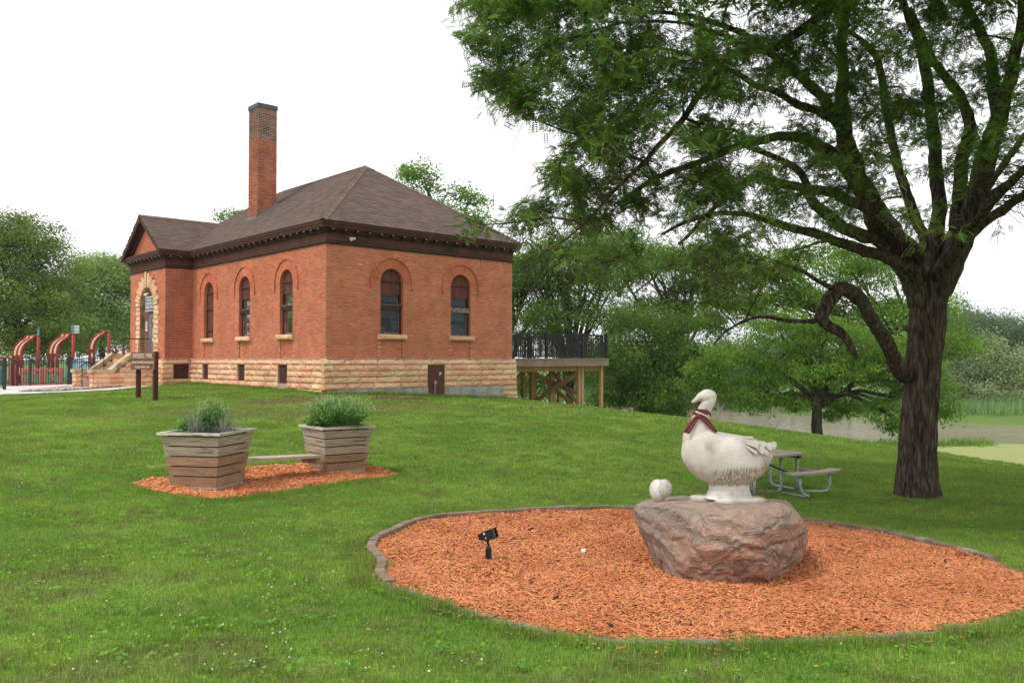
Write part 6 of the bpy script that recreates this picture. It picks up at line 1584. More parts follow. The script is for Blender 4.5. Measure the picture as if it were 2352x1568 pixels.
def climber():
    Y = 49; a = at(180, 884, Y); g = g1(a.x, a.y); root = empty('play_slide', (a.x, a.y, g), 0, 'teal and pale blue curved playground climber beside the steps', 'play structure')
    q = MB(); n = 14
    for s in (0,):
        pts = [(-.62+1.3*i/n, 0, 1.15+.42*math.sin(math.pi*i/n)) for i in range(n+1)]; q.tube(pts, .05, 8)
    q.tube([(-.62, 0, 1.17), (-.62, 0, 0)], .07, 8); q.build('frame', m_bluep, root, True)
    q = MB(); q.add([(-.5, .05, .5), (.62, .05, .5), (.6, .05, 1.15), (.3, .05, 1.45), (-.2, .05, 1.5), (-.5, .05, 1.25)], [tuple(range(6))]); o = q.build('panel', mat('pale_blue_plastic', (.36, .50, .58), bump=0), root); o.modifiers.new('s', 'SOLIDIFY').thickness = .05
    q = MB(); q.bar((-.35, -.1, .1), (.8, -.1, .75), .35, .06); q.build('ramp', m_bluep, root)
    q = MB(); q.box(-.25, .0, -.02, .02, .3, 1.0); q.build('panel', m_redp, root)
    a = at(213, 835, 52); g = g1(a.x, a.y); r2 = empty('climbing_frame', (a.x, a.y, g), 0, 'low cream tube climbing frame with red posts beside the rightmost canopy', 'play structure')
    q = MB(); h = a.z-g; 
    for z in (h+.35, h+.1): q.tube([(-.7, 0, 0.2), (-.7, 0, z-.1), (-.6, 0, z), (.5, 0, z), (.6, 0, z-.15), (.6, 0, .2)], .03, 6)
    q.build('tube_frame', m_creamp, r2, True)
    for x, t in ((-.15, .42), (1.3, .95), (1.75, 1.0), (2.1, .8)): q = MB(); q.tube([(x, .3, 0), (x, .3, h+t)], .09, 8); q.build('post', m_redp, r2, True)
    b = at(10, 850, 53); g = g1(b.x, b.y); r3 = empty('play_climber', (b.x, b.y, g), 0, 'low colourful climber panels at the far left behind the fence', 'play structure')
    q = MB(); q.box(-.3, .1, -.05, .05, .1, 1.0); q.build('panel', m_bluep, r3); q = MB(); q.box(.3, .7, -.05, .05, 0, 1.3); q.build('panel', m_pinkp, r3); q = MB(); q.bar((1.0, 0, 0), (1.35, 0, .0), .1, .1); q.bar((.95, -.3, 1.3), (1.5, -.3, .1), .25, .06); q.build('slide', m_creamp, r3)
    q = MB(); q.tube([(-.6, 0, 1.75), (1.0, 0, 1.75)], .05, 6); q.build('bar', m_redp, r3)
climber()

# ------------------------------------------------------------------ odd bits lying in the bark
m_twig = mat('dark_bark_bit', (.05, .03, .02), (.10, .06, .04), nscale=20, bump=.3, bscale=80, rv=.3, objrnd=False)
m_palechip = mat('pale_wood_chip', (.75, .52, .33), (.62, .40, .22), nscale=20, bump=.3, bscale=80, rv=.2, objrnd=False)
chips('dark_bark_bits', BED, 300, 41, 'scattered dark bark pieces among the orange chips', (.03, .085), .3, m=m_twig)
chips('pale_wood_chips', BED, 260, 43, 'scattered pale raw wood chips among the orange chips', (.025, .065), .35, m=m_palechip)
spill = [p+(p-sum(BED, Vector())/len(BED)).normalized()*.22 for p in BED]
chips('spilled_bark_chips', spill, 2600, 47, 'loose chips spilled over the edging into the grass', (.02, .06))
g_ = onground(1340, 1272); o_ = MB(); q_ = rock_block(.045, .03, .035, 3.3, nx=4); o_ = q_.build('pale_stone', m_white); o_.location = (g_.x, g_.y, g_.z+.035); tag(o_, 'small white stone lying in the bark between spotlight and boulder', 'stone')
# a few coarse weeds and fallen yellow leaves in the lawn
def weeds():
    r = random.Random(3); P, Q = [], []
    for _ in range(150):
        x, y = r.uniform(0, 2352), r.uniform(1180, 1560); g = onground(x, y)
        if lawn_mask(np.array([g.x]), np.array([g.y]))[0]:
            for k in range(9): P.append((g.x+r.gauss(0, .035), g.y+r.gauss(0, .035), g.z+.035+r.random()*.02))
    P = np.array(P); g = np.random.default_rng(2); W_ = [(-.5, -.1, 0), (-.1, -.32, .1), (.4, -.2, .05), (.5, .1, 0), (.1, .33, .1), (-.35, .2, .08)]
    V, Fc = stamp(W_, [(0, 1, 2), (0, 2, 3), (0, 3, 4), (0, 4, 5)], P, rots(g.uniform(0, 6.28, len(P)), g.normal(0, .3, len(P)), g.normal(0, .3, len(P))), g.uniform(.02, .045, len(P)))
    tag(np_mesh('weeds', V, Fc, m_lime, rnd=np.repeat(g.random(len(P)), 6)), 'broad leaved weeds growing in the foreground lawn', kind='stuff')
    for _ in range(60):
        x, y = r.uniform(0, 2352), r.uniform(1120, 1560); g_ = onground(x, y)
        Q.append((g_.x, g_.y, g_.z+.045))
    Q = np.array(Q); V, Fc = stamp(LEAF_V, LEAF_F, Q, rots(g.uniform(0, 6.28, len(Q)), g.normal(0, .3, len(Q)), g.normal(0, .3, len(Q))), g.uniform(.02, .04, len(Q)))
    tag(np_mesh('fallen_leaves', V, Fc, leafmat('fallen_leaf', (.6, .40, .06), (.45, .25, .05), .2, .3), rnd=np.repeat(g.random(len(Q)), 4)), 'small fallen yellow leaves on the grass and bark', kind='stuff')
weeds()
# ------------------------------------------------------------------ trees
m_lf_dk = leafmat('maple_leaf', (.20, .28, .05), (.12, .19, .034), .3, .45, .02, .5)
m_lf_lt = leafmat('pale_maple_leaf', (.27, .39, .11), (.18, .29, .075), .3, .4, .02, .5)
m_lf_lo = leafmat('locust_leaf', (.135, .25, .035), (.075, .155, .022), .42, .5, .022, .6)
m_lf_lo2 = leafmat('bright_locust_leaf', (.175, .32, .04), (.10, .205, .026), .42, .45, .022, .6)
m_lf_wi = leafmat('willow_leaf', (.33, .41, .17), (.23, .32, .13), .3, .3, .015, .3)
m_lf_wd = leafmat('far_wood_leaf', (.14, .215, .09), (.09, .15, .065), .3, .35, .02, .2)
m_bark = mat('grey_bark', (.09, .07, .055), (.05, .04, .032), nscale=8, stretch=(1, 1, .25), bump=.8, bscale=30, rv=.1)
def unit(r, n): v = r.normal(size=(n, 3)); return v/np.linalg.norm(v, axis=1)[:, None]
def crown_points(r, blobs, ncl, nper, rc, flat=.6, shell=.55):
    """leaf positions: clumps spread over the outer part of several ellipsoids"""
    vol = np.array([b[3]*b[4]*b[5] for b in blobs])**.67; vol /= vol.sum(); C, W = [], []
    for b, f in zip(blobs, vol):
        n = max(3, int(ncl*f)); d = unit(r, n); d[:, 2] = np.where(d[:, 2] < -.55, -d[:, 2]*.6, d[:, 2])
        rad = shell+(1-shell)*r.random(n)**.7; C.append(np.array(b[:3])+d*rad[:, None]*np.array(b[3:6])*(1+.10*r.normal(size=(n, 1))))
    C = np.vstack(C); n = len(C); cs = rc*r.uniform(.55, 1.35, n)
    P = np.repeat(C, nper, 0)+np.clip(r.normal(size=(n*nper, 3)), -1.6, 1.6)*np.repeat(cs, nper)[:, None]*np.array([1, 1, flat])*.62
    t = np.repeat(r.random(n), nper)*.6+r.random(n*nper)*.4
    return C, P, t
def tree(label, base, height_trunk, tr, blobs, ncl, nper, rc, leaf, m, seed, name='tree', group=None, limbs=14, flat=.6, droop=.2, tv=LEAF_V, tf=LEAF_F, barkm=None, shell=.55, lean=(0, 0), cat='tree'):
    r = np.random.default_rng(seed); rr = random.Random(seed); root = empty(name, base, 0, label, cat, group)
    C, P, t = crown_points(r, blobs, ncl, nper, rc, flat, shell)
    tk = MB(); n = 7; tp = [(lean[0]*(i/n)**2+rr.gauss(0, tr*.15)*(i > 0), lean[1]*(i/n)**2, -.3+(height_trunk+.3)*i/n) for i in range(n+1)]; tk.tube(tp, [tr*(1.25 if i == 0 else 1-.35*i/n) for i in range(n+1)], 10)
    tk.build('trunk', barkm or m_bark, root, True)
    br = MB(); top = Vector(tp[-1]); idx = r.choice(len(C), min(limbs, len(C)), replace=False)
    for k in idx:
        e = Vector(C[k]); s = Vector(tp[-1-(k % 3)]); m1 = s.lerp(e, .35)+Vector((0, 0, .12*(e-s).length)); m2 = s.lerp(e, .7)+Vector((rr.gauss(0, .2), rr.gauss(0, .2), .08*(e-s).length))
        br.tube([s, m1, m2, e], [tr*.5, tr*.34, tr*.2, tr*.06], 6, caps=False)
        for j in range(3):
            f = Vector(C[rr.randrange(len(C))]); 
            if (f-m2).length < (e-s).length*.8: br.tube([m1.lerp(m2, .5+.15*j), (m2+f)/2+Vector((0, 0, .2)), f], [tr*.2, tr*.12, tr*.04], 5, caps=False)
    br.build('branches', barkm or m_bark, root, True)
    if len(P): leafy('crown', P, leaf*r.uniform(.6, 1.4, len(P)), t, m, root, seed, droop=droop, tv=tv, tf=tf)
    return root
LONG_V = [(-.5, 0, 0), (0, -.17, .04), (.5, 0, -.10), (0, .17, .04)]
def blobs_px(bl, base, depth=1.0):
    """ellipsoids given by picture centre, distance and radii in picture pixels"""
    out = []
    for (px, py, Y, rx, rz, *ry) in bl:
        c = at(px, py, Y)-Vector(base); k = Y/1937; out.append((c.x, c.y, c.z, rx*k, (ry[0] if ry else rx)*k*depth, rz*k))
    return out
def ptree(label, px, Y, bl, h, tr, *a, **k):
    d = ray(px, 826); x = d.x*Y; base = (x, Y, g1(x, Y)); return tree(label, base, h, tr, blobs_px(bl, base), *a, **k)
GL, GR, GF, GB = 'trees behind the playground', 'trees between the lawn and the river', 'trees on the far river bank', 'trees behind the building'
# behind the playground
ptree('tall dark green maple rising behind the playground at the left edge', 40, 62, [(10,590,62,110,105),(60,650,62,105,120),(85,740,61,95,85),(20,720,60,110,100),(0,800,60,120,50),(110,800,62,65,40),(20,530,62,50,50),(-40,640,62,120,140)], 4, .35, 300, 230, 1.1, .19, m_lf_dk, 31, shell=.7, group=GL)
ptree('paler green maple between the tall dark maple and the brick building', 235, 84, [(230,680,84,75,88),(275,700,84,60,95),(180,720,84,60,85),(240,770,84,95,60),(300,640,86,45,45),(215,620,84,40,35)], 6, .35, 280, 170, 1.4, .24, m_lf_lt, 32, shell=.7, group=GL)
ptree('small dark tree filling the gap low behind the canopies', 160, 92, [(160,760,92,90,60),(100,790,92,90,50),(270,790,92,80,45)], 4, .3, 260, 70, 1.3, .30, m_lf_dk, 33, group=GL)
ptree('rounded tree beyond the left edge of the playground', -150, 70, [(-150,650,70,140,140),(-160,760,70,150,80)], 5, .35, 380, 36, 1.3, .38, m_lf_lt, 34, group=GL)
# unseen street trees, added on the left so the left wall's windows mirror them
for k_, (x_, y_) in enumerate(((-47, 37), (-55, 48), (-44, 56), (-62, 40))):
    bs_ = (x_, y_, g1(x_, y_)); tree(['full unseen street tree just outside the picture to the left', 'second unseen street tree outside the picture, behind the first', 'unseen street tree outside the picture beside the playground', 'outermost unseen street tree to the left of the picture'][k_], bs_, 3.5, .3, [(0, 0, 6.5, 5, 5, 4.8), (1.5, 1, 9, 3, 3, 3), (-2, 0, 4.5, 4, 4, 2.5)], 130, 60, 1.3, .42, m_lf_dk, 80+k_, group=GL, limbs=8)
# behind the building
ptree('tree whose two leafy tops show above the right slope of the roof', 1040, 58, [(960,412,58,46,34),(985,440,58,30,20),(1068,470,58,42,38),(1080,520,58,34,45),(1040,560,58,90,60),(960,520,58,80,60),(930,400,58,20,16),(1000,600,58,120,80)], 10, .4, 330, 80, .75, .19, m_lf_lo2, 35, group=GB)
ptree('tree just peeping over the left end of the roof beside the chimney', 520, 66, [(512,497,66,13,9),(560,505,66,30,22),(540,560,66,60,50)], 8, .3, 120, 70, .7, .19, m_lf_lo2, 36, group=GB)
ptree('tree hidden mostly behind the far wall of the building', 1150, 52, [(1190,700,52,60,110),(1180,620,52,50,40),(1240,640,54,60,60),(1130,740,52,60,100)], 5, .3, 420, 56, .7, .18, m_lf_lo, 37, group=GB, tv=LONG_V)
# right of the building, down the slope
ptree('broad tree with dark trunks rising behind the deck railing', 1310, 50, [(1290,600,50,100,60),(1230,640,50,60,70),(1350,660,50,100,60),(1300,730,50,120,45),(1430,600,52,90,60),(1240,790,50,70,60),(1360,850,49,80,80),(1230,900,50,60,50)], 6, .3, 760, 60, .75, .19, m_lf_lo, 41, group=GR, limbs=24, tv=LONG_V, droop=.5)
ptree('drooping locust sweeping down to the crest right of the deck', 1480, 46, [(1470,760,46,90,50),(1430,830,45,80,60),(1540,830,46,90,60),(1490,900,45,95,55),(1580,880,46,60,70),(1400,920,45,50,35),(1520,950,45,60,22),(1600,760,47,70,50)], 3, .25, 760, 60, .6, .18, m_lf_lo, 42, group=GR, tv=LONG_V, droop=.6)
ptree('tall open tree with sky showing through behind the drooping locust', 1560, 60, [(1520,620,60,110,60),(1400,560,60,90,50),(1620,680,60,100,60),(1500,720,60,100,45),(1650,600,62,90,50)], 8, .35, 620, 56, .9, .22, m_lf_lo, 43, group=GR, tv=LONG_V, droop=.4)
ptree('low spreading locust with a forked dark trunk at the crest of the lawn', 1875, 35, [(1700,840,35,90,60),(1800,770,35,100,55),(1920,790,35,110,60),(2040,850,35,100,80),(1880,860,35,150,50),(1680,910,34.5,70,45),(1780,930,35,80,35),(2110,900,35,80,70),(1980,950,35,90,35),(1620,870,35,50,50),(2060,985,35,50,22),(2150,960,35,40,30)], 2.1, .26, 860, 50, .42, .155, m_lf_lo2, 44, group=GR, tv=LONG_V, droop=.6, limbs=26, lean=(0, 0))
ptree('bright green tree rising behind the big trunk and its bent lower limb', 2112, 44, [(1750,650,44,110,60),(1880,610,44,120,55),(1990,640,44,90,60),(1830,700,44,130,45),(2020,740,43,70,70),(2140,720,43,70,60),(2180,800,42,60,60),(1680,720,44,70,50)], 6, .3, 640, 50, .6, .19, m_lf_lo2, 45, group=GR, tv=LONG_V, droop=.5, limbs=22)
# the far bank
FB = [(1540,860,148,110,60,m_lf_wd),(1680,830,142,100,70,m_lf_wd),(1820,820,136,110,75,m_lf_wd),(1950,800,132,110,80,m_lf_wd),(2080,800,128,90,80,m_lf_wd),(2190,800,124,70,70,m_lf_wd),(2265,850,120,52,75,m_lf_wi),(2215,760,130,80,50,m_lf_wd),
      (2330,800,128,90,70,m_lf_wd),(2370,860,118,62,60,m_lf_wi),(2460,800,124,100,90,m_lf_wd),(2130,870,121,50,45,m_lf_wi),(2300,770,140,60,40,m_lf_wd),(1400,860,155,100,50,m_lf_wd)]
NM = ['dark rounded tree on the far bank behind the deck posts', 'tall dark tree on the far bank right of the deck', 'dark tree on the far bank above the goose', 'broad tree on the far bank behind the forked locust', 'tree on the far bank just left of the big trunk', 'tree on the far bank hidden right behind the big trunk',
      'pale willow on the far bank right of the big trunk', 'tree top on the far bank behind the pale willow', 'dark tree on the far bank between the two pale willows', 'yellowish willow on the far bank at the right edge', 'large tree on the far bank beyond the right edge', 'small pale shrub at the water on the far bank beside the trunk', 'distant tree top highest behind the willows', 'faint tree at the far left of the river bank']
for i, (px, py, Y, rx, rz, m) in enumerate(FB):
    Y += 13
    ptree(NM[i], px, Y, [(px,py,Y,rx*.8,rz),(px-rx*.4,py+rz*.4,Y,rx*.6,rz*.6),(px+rx*.45,py+rz*.3,Y-1,rx*.6,rz*.65),(px,py+rz*.8,Y-2,rx*.9,rz*.35)], 6, .35, 170, 150, 1.9, .36, m, 60+i, shell=.65, group=GF, limbs=10, flat=.75, name='far_tree')
def reeds():
    r = np.random.default_rng(77); n = 9000; x = r.uniform(20, 110, n); y = far_shore(x)+3.5+r.random(n)*9; z = gz(x, y); h = r.uniform(1.2, 2.4, n); a = r.uniform(0, 6.28, n); w = .06
    V = np.empty((n, 3, 3)); V[:, 0] = np.stack([x-w*np.cos(a), y-w*np.sin(a), z-.1], 1); V[:, 1] = np.stack([x+w*np.cos(a), y+w*np.sin(a), z-.1], 1); V[:, 2] = np.stack([x+r.normal(0, .25, n), y, z+h], 1)
    tag(np_mesh('reeds', V.reshape(-1, 3), np.arange(n*3).reshape(-1, 3), leafmat('reed', (.17, .33, .09), (.24, .36, .13), .3, .3), rnd=np.repeat(r.random(n), 3)), 'band of tall green reeds along the far river bank', kind='stuff')
    n = 7000; x = r.uniform(2, 45, n); y = near_shore(x)-1.5+r.normal(0, .9, n); z = gz(x, y); h = r.uniform(.2, .9, n); a = r.uniform(0, 6.28, n); w = .04
    V = np.empty((n, 3, 3)); V[:, 0] = np.stack([x-w*np.cos(a), y-w*np.sin(a), z-.1], 1); V[:, 1] = np.stack([x+w*np.cos(a), y+w*np.sin(a), z-.1], 1); V[:, 2] = np.stack([x+r.normal(0, .15, n), y, z+h], 1)
    tag(np_mesh('shore_grass', V.reshape(-1, 3), np.arange(n*3).reshape(-1, 3), m_lf_lo2, rnd=np.repeat(r.random(n), 3)), 'rough grass along the near edge of the river', kind='stuff')
reeds()
m_pale = mat('pale_dry_twig', (.55, .46, .38), (.4, .33, .27), bump=0, rv=.1)
for i, (px, py, Y, hpx, lb) in enumerate(((1650, 968, 44, 50, 'pale leafless sapling right behind the goose neck at the water'), (1775, 985, 42, 62, 'pale leafless forked sapling below the spreading locust'), (1600, 962, 46, 46, 'small pale bare sapling just behind the neckerchief'))):
    b = at(px, py+6, Y); root = empty('bare_sapling', (b.x, b.y, b.z-.25), 0, lb, 'sapling', 'bare saplings at the river bank'); rr = random.Random(i); st = MB(); H = (hpx+8)*Y/1937+.25
    st.tube([(0, 0, 0), (.03, 0, H*.45), (-.02, 0, H)], [.035, .025, .006], 5); st.build('trunk', m_pale, root); br = MB()
    for k in range(16):
        z = H*rr.uniform(.12, .85); a = rr.uniform(0, 6.28); L = H*rr.uniform(.3, .65)*(1-z/H*.5); e = Vector((math.cos(a)*L*.7, math.sin(a)*L*.7, z+L*.75)); s = Vector((0, 0, z)); br.tube([s, (s+e)/2+Vector((0, 0, -.04)), e], [.016, .010, .003], 4, caps=False)
    br.build('branches', m_pale, root)

# ------------------------------------------------------------------ the big honey locust
def bark_material():
    m = bpy.data.materials.new('furrowed_bark'); m.use_nodes = True; nt = m.node_tree; N, L = nt.nodes, nt.links; bs = N['Principled BSDF']; bs.inputs['Roughness'].default_value = .95; bs.inputs['Specular IOR Level'].default_value = .15
    g = N.new('ShaderNodeNewGeometry'); mp = N.new('ShaderNodeMapping'); mp.inputs['Scale'].default_value = (1, 1, .16); L.new(g.outputs['Position'], mp.inputs[0])
    def noise(sc, v, d=5, dist=.0):
        n = N.new('ShaderNodeTexNoise'); n.inputs['Scale'].default_value = sc; n.inputs['Detail'].default_value = d; n.inputs['Roughness'].default_value = .62; n.inputs['Distortion'].default_value = dist; L.new(v, n.inputs['Vector']); return n.outputs[0]
    a = noise(17, mp.outputs[0], 5, .8)
    r = N.new('ShaderNodeValToRGB'); el = r.color_ramp.elements; el[0].position = .36; el[0].color = (.02, .014, .011, 1); el[1].position = .64; el[1].color = (.17, .125, .095, 1); e = el.new(.5); e.color = (.070, .049, .038, 1); L.new(a, r.inputs[0])
    b = noise(1.6, g.outputs['Position'], 3); r2 = N.new('ShaderNodeMapRange'); r2.inputs[1].default_value = .5; r2.inputs[2].default_value = .75; r2.inputs[4].default_value = .5; L.new(b, r2.inputs[0])
    mx = N.new('ShaderNodeMixRGB'); L.new(r2.outputs[0], mx.inputs[0]); L.new(r.outputs[0], mx.inputs[1]); mx.inputs[2].default_value = (.085, .078, .052, 1); L.new(mx.outputs[0], bs.inputs['Base Color'])
    bp = N.new('ShaderNodeBump'); bp.inputs['Distance'].default_value = .05; bp.inputs['Strength'].default_value = 1; L.new(a, bp.inputs['Height']); L.new(bp.outputs[0], bs.inputs['Normal']); return m
def big_tree():
    Y0 = 16.0; b = at(2108, 1132, Y0); bx, by = b.x, b.y; base = Vector((bx, by, g1(bx, by))); root = empty('honey_locust_tree', base, 0, 'huge spreading honey locust with furrowed dark trunk shading the right of the lawn', 'tree')
    mb_ = bark_material(); r = np.random.default_rng(99); rr = random.Random(99)
    def W(px, py, Y): return at(px, py, Y)-base
    # trunk with real furrows
    prof = [(2110, 1165, 58), (2108, 1132, 52), (2106, 1100, 46.5), (2107, 1050, 43.5), (2110, 960, 41.5), (2117, 860, 40.5), (2122, 800, 41.5), (2128, 745, 42), (2130, 700, 42), (2132, 660, 47), (2132, 630, 52)]
    n = 96; k = 110; vs = []; K_ = Y0/1937; ys = np.linspace(0, len(prof)-1, k)
    for q in ys:
        i = min(int(q), len(prof)-2); t = q-i; px, py, rp = [prof[i][j]*(1-t)+prof[i+1][j]*t for j in range(3)]; c = W(px, py, Y0); R0 = rp*K_-.032
        for j in range(n):
            a = 2*math.pi*j/n; wv = .35*mnoise.noise(Vector((c.z*1.3, a, 4))); f = mnoise.noise(Vector((math.cos(a+wv)*7.5, math.sin(a+wv)*7.5, c.z*1.5))); f2 = mnoise.noise(Vector((math.cos(a)*16, math.sin(a)*16, c.z*4)))
            lob = .07*math.sin(3*a+1+c.z*.6)+.05*math.sin(5*a+2)*max(0, 1-c.z/1.0)
            rad = R0*(1+lob*.7)+.030*abs(f)+.010*f2; vs.append((c.x+math.cos(a)*rad, c.y+math.sin(a)*rad, c.z))
    t_ = MB(); t_.add(vs, [(i*n+j, i*n+(j+1) % n, (i+1)*n+(j+1) % n, (i+1)*n+j) for i in range(k-1) for j in range(n)]); t_.build('trunk', mb_, root, True)
    # limbs traced: (px, py, distance, radius in px)
    LM = [[(2120,700,16,32),(2090,630,15.9,30),(2040,560,15.6,27),(2003,480,15.2,24),(1968,400,14.9,22),(1945,330,14.6,20),(1937,260,14.5,17),(1935,180,14.4,14),(1933,90,14.3,12),(1950,0,14.2,9),(1960,-80,14.1,5)],
      [(2003,480,15.2,16),(1950,395,14.5,16),(1900,345,14.0,15),(1850,322,13.6,13),(1790,312,13.2,11),(1700,335,12.8,9),(1590,380,12.3,8),(1500,415,11.9,6),(1420,470,11.6,4)],
      [(1945,330,14.6,13),(1893,232,14.2,13),(1835,174,13.9,11),(1780,130,13.6,9),(1700,75,13.2,7),(1600,40,12.8,5),(1480,30,12.4,4)],
      [(1938,290,14.5,10),(1871,254,13.9,10),(1820,232,13.5,9),(1773,210,13.1,8),(1726,188,12.7,7),(1660,150,12.3,6),(1560,120,11.9,4),(1440,110,11.6,3),(1330,140,11.4,2)],
      [(2135,680,16.1,26),(2150,620,16.3,20),(2152,560,16.4,18),(2155,454,16.6,16),(2147,363,16.7,15),(2136,254,16.8,13),(2126,145,16.9,12),(2104,80,17,10),(2071,0,17.1,8),(2050,-80,17.2,5)],
      [(2140,640,16.5,15),(2122,545,17,13),(2089,472,17.4,12),(2060,363,17.8,10),(2035,254,18.1,9),(2020,145,18.4,8),(1988,100,18.6,6),(1930,60,18.8,4)],
      [(2138,700,16,32),(2165,640,15.9,30),(2200,560,15.8,28),(2242,454,15.6,25),(2271,345,15.4,22),(2300,254,15.2,18),(2325,163,15.0,15),(2345,36,14.8,12),(2360,-60,14.7,8)],
      [(2190,590,15.9,15),(2206,400,16.2,16),(2227,309,16.4,14),(2216,236,16.6,12),(2162,163,16.9,10),(2133,109,17.1,8),(2090,20,17.4,5)],
      [(2290,280,15.3,14),(2282,200,15.6,13),(2278,127,15.8,12),(2253,73,16,11),(2209,0,16.3,8)],
      [(2250,440,15.6,10),(2271,469-22,15.3,9),(2307,425,14.9,7),(2352,392,14.5,6),(2420,330,14,4),(2500,300,13.5,3)],
      [(2080,862,15.9,20),(2060,835,15.6,18),(2040,799,15.4,17),(2009,745,15.1,16),(1985,698,14.9,16),(1954,668,14.7,17),(1925,664,14.6,18),(1905,690,14.5,17),(1882,728,14.4,16),(1900,748,14.3,13),(1930,762,14.2,11),(1955,795,14.2,8),(1970,828,14.2,5)],
      [(1925,664,14.6,6),(1880,645,14.3,5),(1840,620,14.1,4),(1780,600,13.8,2)], [(1885,735,14.4,6),(1823,737,14,5),(1746,729,13.6,4),(1690,745,13.2,3),(1640,790,12.9,2)],
      [(2100,640,15.8,16),(2060,600,15.5,15),(2008,585,15.2,14),(1962,567,15,13),(1880,540,14.6,11),(1800,515,14.2,10),(1750,500,13.9,8),(1680,490,13.5,6),(1600,500,13.1,5),(1520,540,12.8,3)],
      [(2110,600,15.6,14),(2100,570,15.3,13),(2042,523,14.9,13),(2009,490,14.6,13),(1962,465,14.3,12),(1893,440,13.9,12),(1820,425,13.5,10),(1762,411,13.1,9),(1708,418,12.8,8),(1653,465,12.5,6),(1617,500,12.3,5),(1560,560,12.1,3)],
      [(2030,550,15.4,15),(1950,530,14.7,15),(1893,490,14.2,14),(1864,458,13.9,11),(1842,400,13.6,9),(1780,360,13.2,7),(1700,330,12.9,5)],
      [(1975,-120,11.8,13),(1907,11,11.4,12),(1870,44,11.2,11),(1835,73,11,11),(1770,116,10.8,10),(1725,113,10.7,9),(1678,131,10.6,8),(1646,167,10.5,8),(1610,218,10.4,8),(1556,287,10.2,7),(1501,349,10.1,6),(1447,407,9.9,5),(1392,458,9.8,4),(1356,498,9.7,3.5),(1301,549,9.5,2.5),(1230,585,9.4,1.5)],
      [(1950,-40,14.2,12),(1975,-120,11.8,13)], [(1725,113,10.7,5),(1600,60,10.2,4),(1450,50,9.8,3),(1300,90,9.5,2)],
      [(1480,372,10.0,4),(1380,330,9.6,3),(1300,300,9.4,2),(1220,270,9.2,1.5)],[(1340,512,9.6,3),(1270,500,9.4,2.5),(1200,510,9.2,2),(1110,520,9.0,1.2)],
      [(2130,650,16.5,18),(2180,560,17.5,15),(2230,480,18.8,12),(2290,400,20,9),(2360,300,21,6)],[(2130,650,16.5,16),(2080,560,18,13),(2020,470,19.5,10),(1940,390,20.8,7),(1850,330,22,5)],
      [(2160,640,15.6,13),(2220,540,14.4,11),(2300,440,13.2,11),(2420,330,12,8),(2560,200,11,5)],[(2200,560,15.8,14),(2330,460,16.2,11),(2480,380,16.6,8),(2640,330,17,5)]]
    nodes, rads = [], []; lm = MB()
    for L_ in LM:
        P = [W(x, y, Y) for x, y, Y, _ in L_]; rd = [q*Y/1937*.97 for _, _, Y, q in L_]
        Q, S_ = [], []
        for i in range(len(P)-1):
            p0, p1, p2, p3 = P[max(i-1, 0)], P[i], P[i+1], P[min(i+2, len(P)-1)]; m = max(2, int((p2-p1).length/.12))
            for j in range(m):
                t = j/m; Q.append(.5*((2*p1)+(p2-p0)*t+(2*p0-5*p1+4*p2-p3)*t*t+(3*p1-3*p2+p3-p0)*t**3)); S_.append(rd[i]*(1-t)+rd[i+1]*t)
        Q.append(P[-1]); S_.append(rd[-1])
        Q = [q+Vector([mnoise.noise(q*1.9+Vector((s, 0, 0)))*min(.06, .02+r_*.25) for s in (0, 7, 13)]) for q, r_ in zip(Q, S_)]
        b0 = len(lm.v); lm.tube(Q, S_, 14)
        for vi in range(b0, len(lm.v)):
            v = Vector(lm.v[vi]); i = min((vi-b0)//14, len(Q)-1); d = v-Q[i]
            lm.v[vi] = tuple(v+d*(.24*mnoise.noise(Vector((v.x*9, v.y*9, v.z*5)))))
        for q, s in list(zip(Q, S_))[(6 if S_[0] > .09 else 2)::2]: nodes.append(q); rads.append(s)
    lm.build('limbs', mb_, root, True)
    # outline of the crown in the picture, and how dense it is
    CR = [(1062,-60),(1050,60),(1075,110),(1060,140),(1105,170),(1085,205),(1110,235),(1160,262),(1225,275),(1285,300),(1320,335),(1285,355),(1255,380),(1260,420),(1290,440),(1255,470),(1195,488),(1200,505),(1120,512),(1040,512),(1050,530),(1110,548),(1170,540),(1230,590),(1300,640),(1400,690),(1480,640),(1560,650),(1620,720),(1700,690),(1760,660),(1850,600),(1950,560),(2060,470),(2100,600),(2190,500),(2250,590),(2290,600),(2310,540),(2290,420),(2340,330),(2420,300),(2480,-60)]
    SC = np.array([(p.x, p.y, p.z) for p in nodes])
    A = []
    def inside(x, y): return inpoly(np.array([x]), np.array([y]), CR)[0]
    want = 1260; tries = 0
    while len(A) < want and tries < 60000:
        tries += 1; x, y = rr.uniform(1035, 2440), rr.uniform(-60, 720)
        if not inside(x, y): continue
        dens = .62 if x < 1560 else (.8 if y < 330 else .7)
        if y > 540 and x > 1300: dens = .7 if x < 1780 else .42
        if x > 2060 and y > 330: dens = .3
        if x > 2230 and y > 400: dens = .12
        if 1900 < x and y < 330: dens = .55
        if x < 1350 and 480 < y: dens = .55
        if rr.random() > dens: continue
        far = max(0, (x-1040)/1300)
        Y = rr.choice([rr.uniform(8.8, 11.5), rr.uniform(10.5, 14), rr.uniform(13, 20)]) if x > 1500 else rr.uniform(8.9, 12.8)
        if x < 1300: Y = rr.uniform(8.8, 11.0)
        if Y > 15 and x < 1750: continue
        # keep nearby foliage from hiding everything on the right
        if Y < 11 and x > 1900 and rr.random() < .45: continue
        a_ = W(x, y, Y)
        if mnoise.noise(a_*.85+Vector((5, 2, 9))) < (-.08 if x < 1560 else -.02) - .12*rr.random() and rr.random() < .9: continue
        A.append(a_)
    # the rest of the crown, above and to the right of the picture: lighter leaves
    B = []
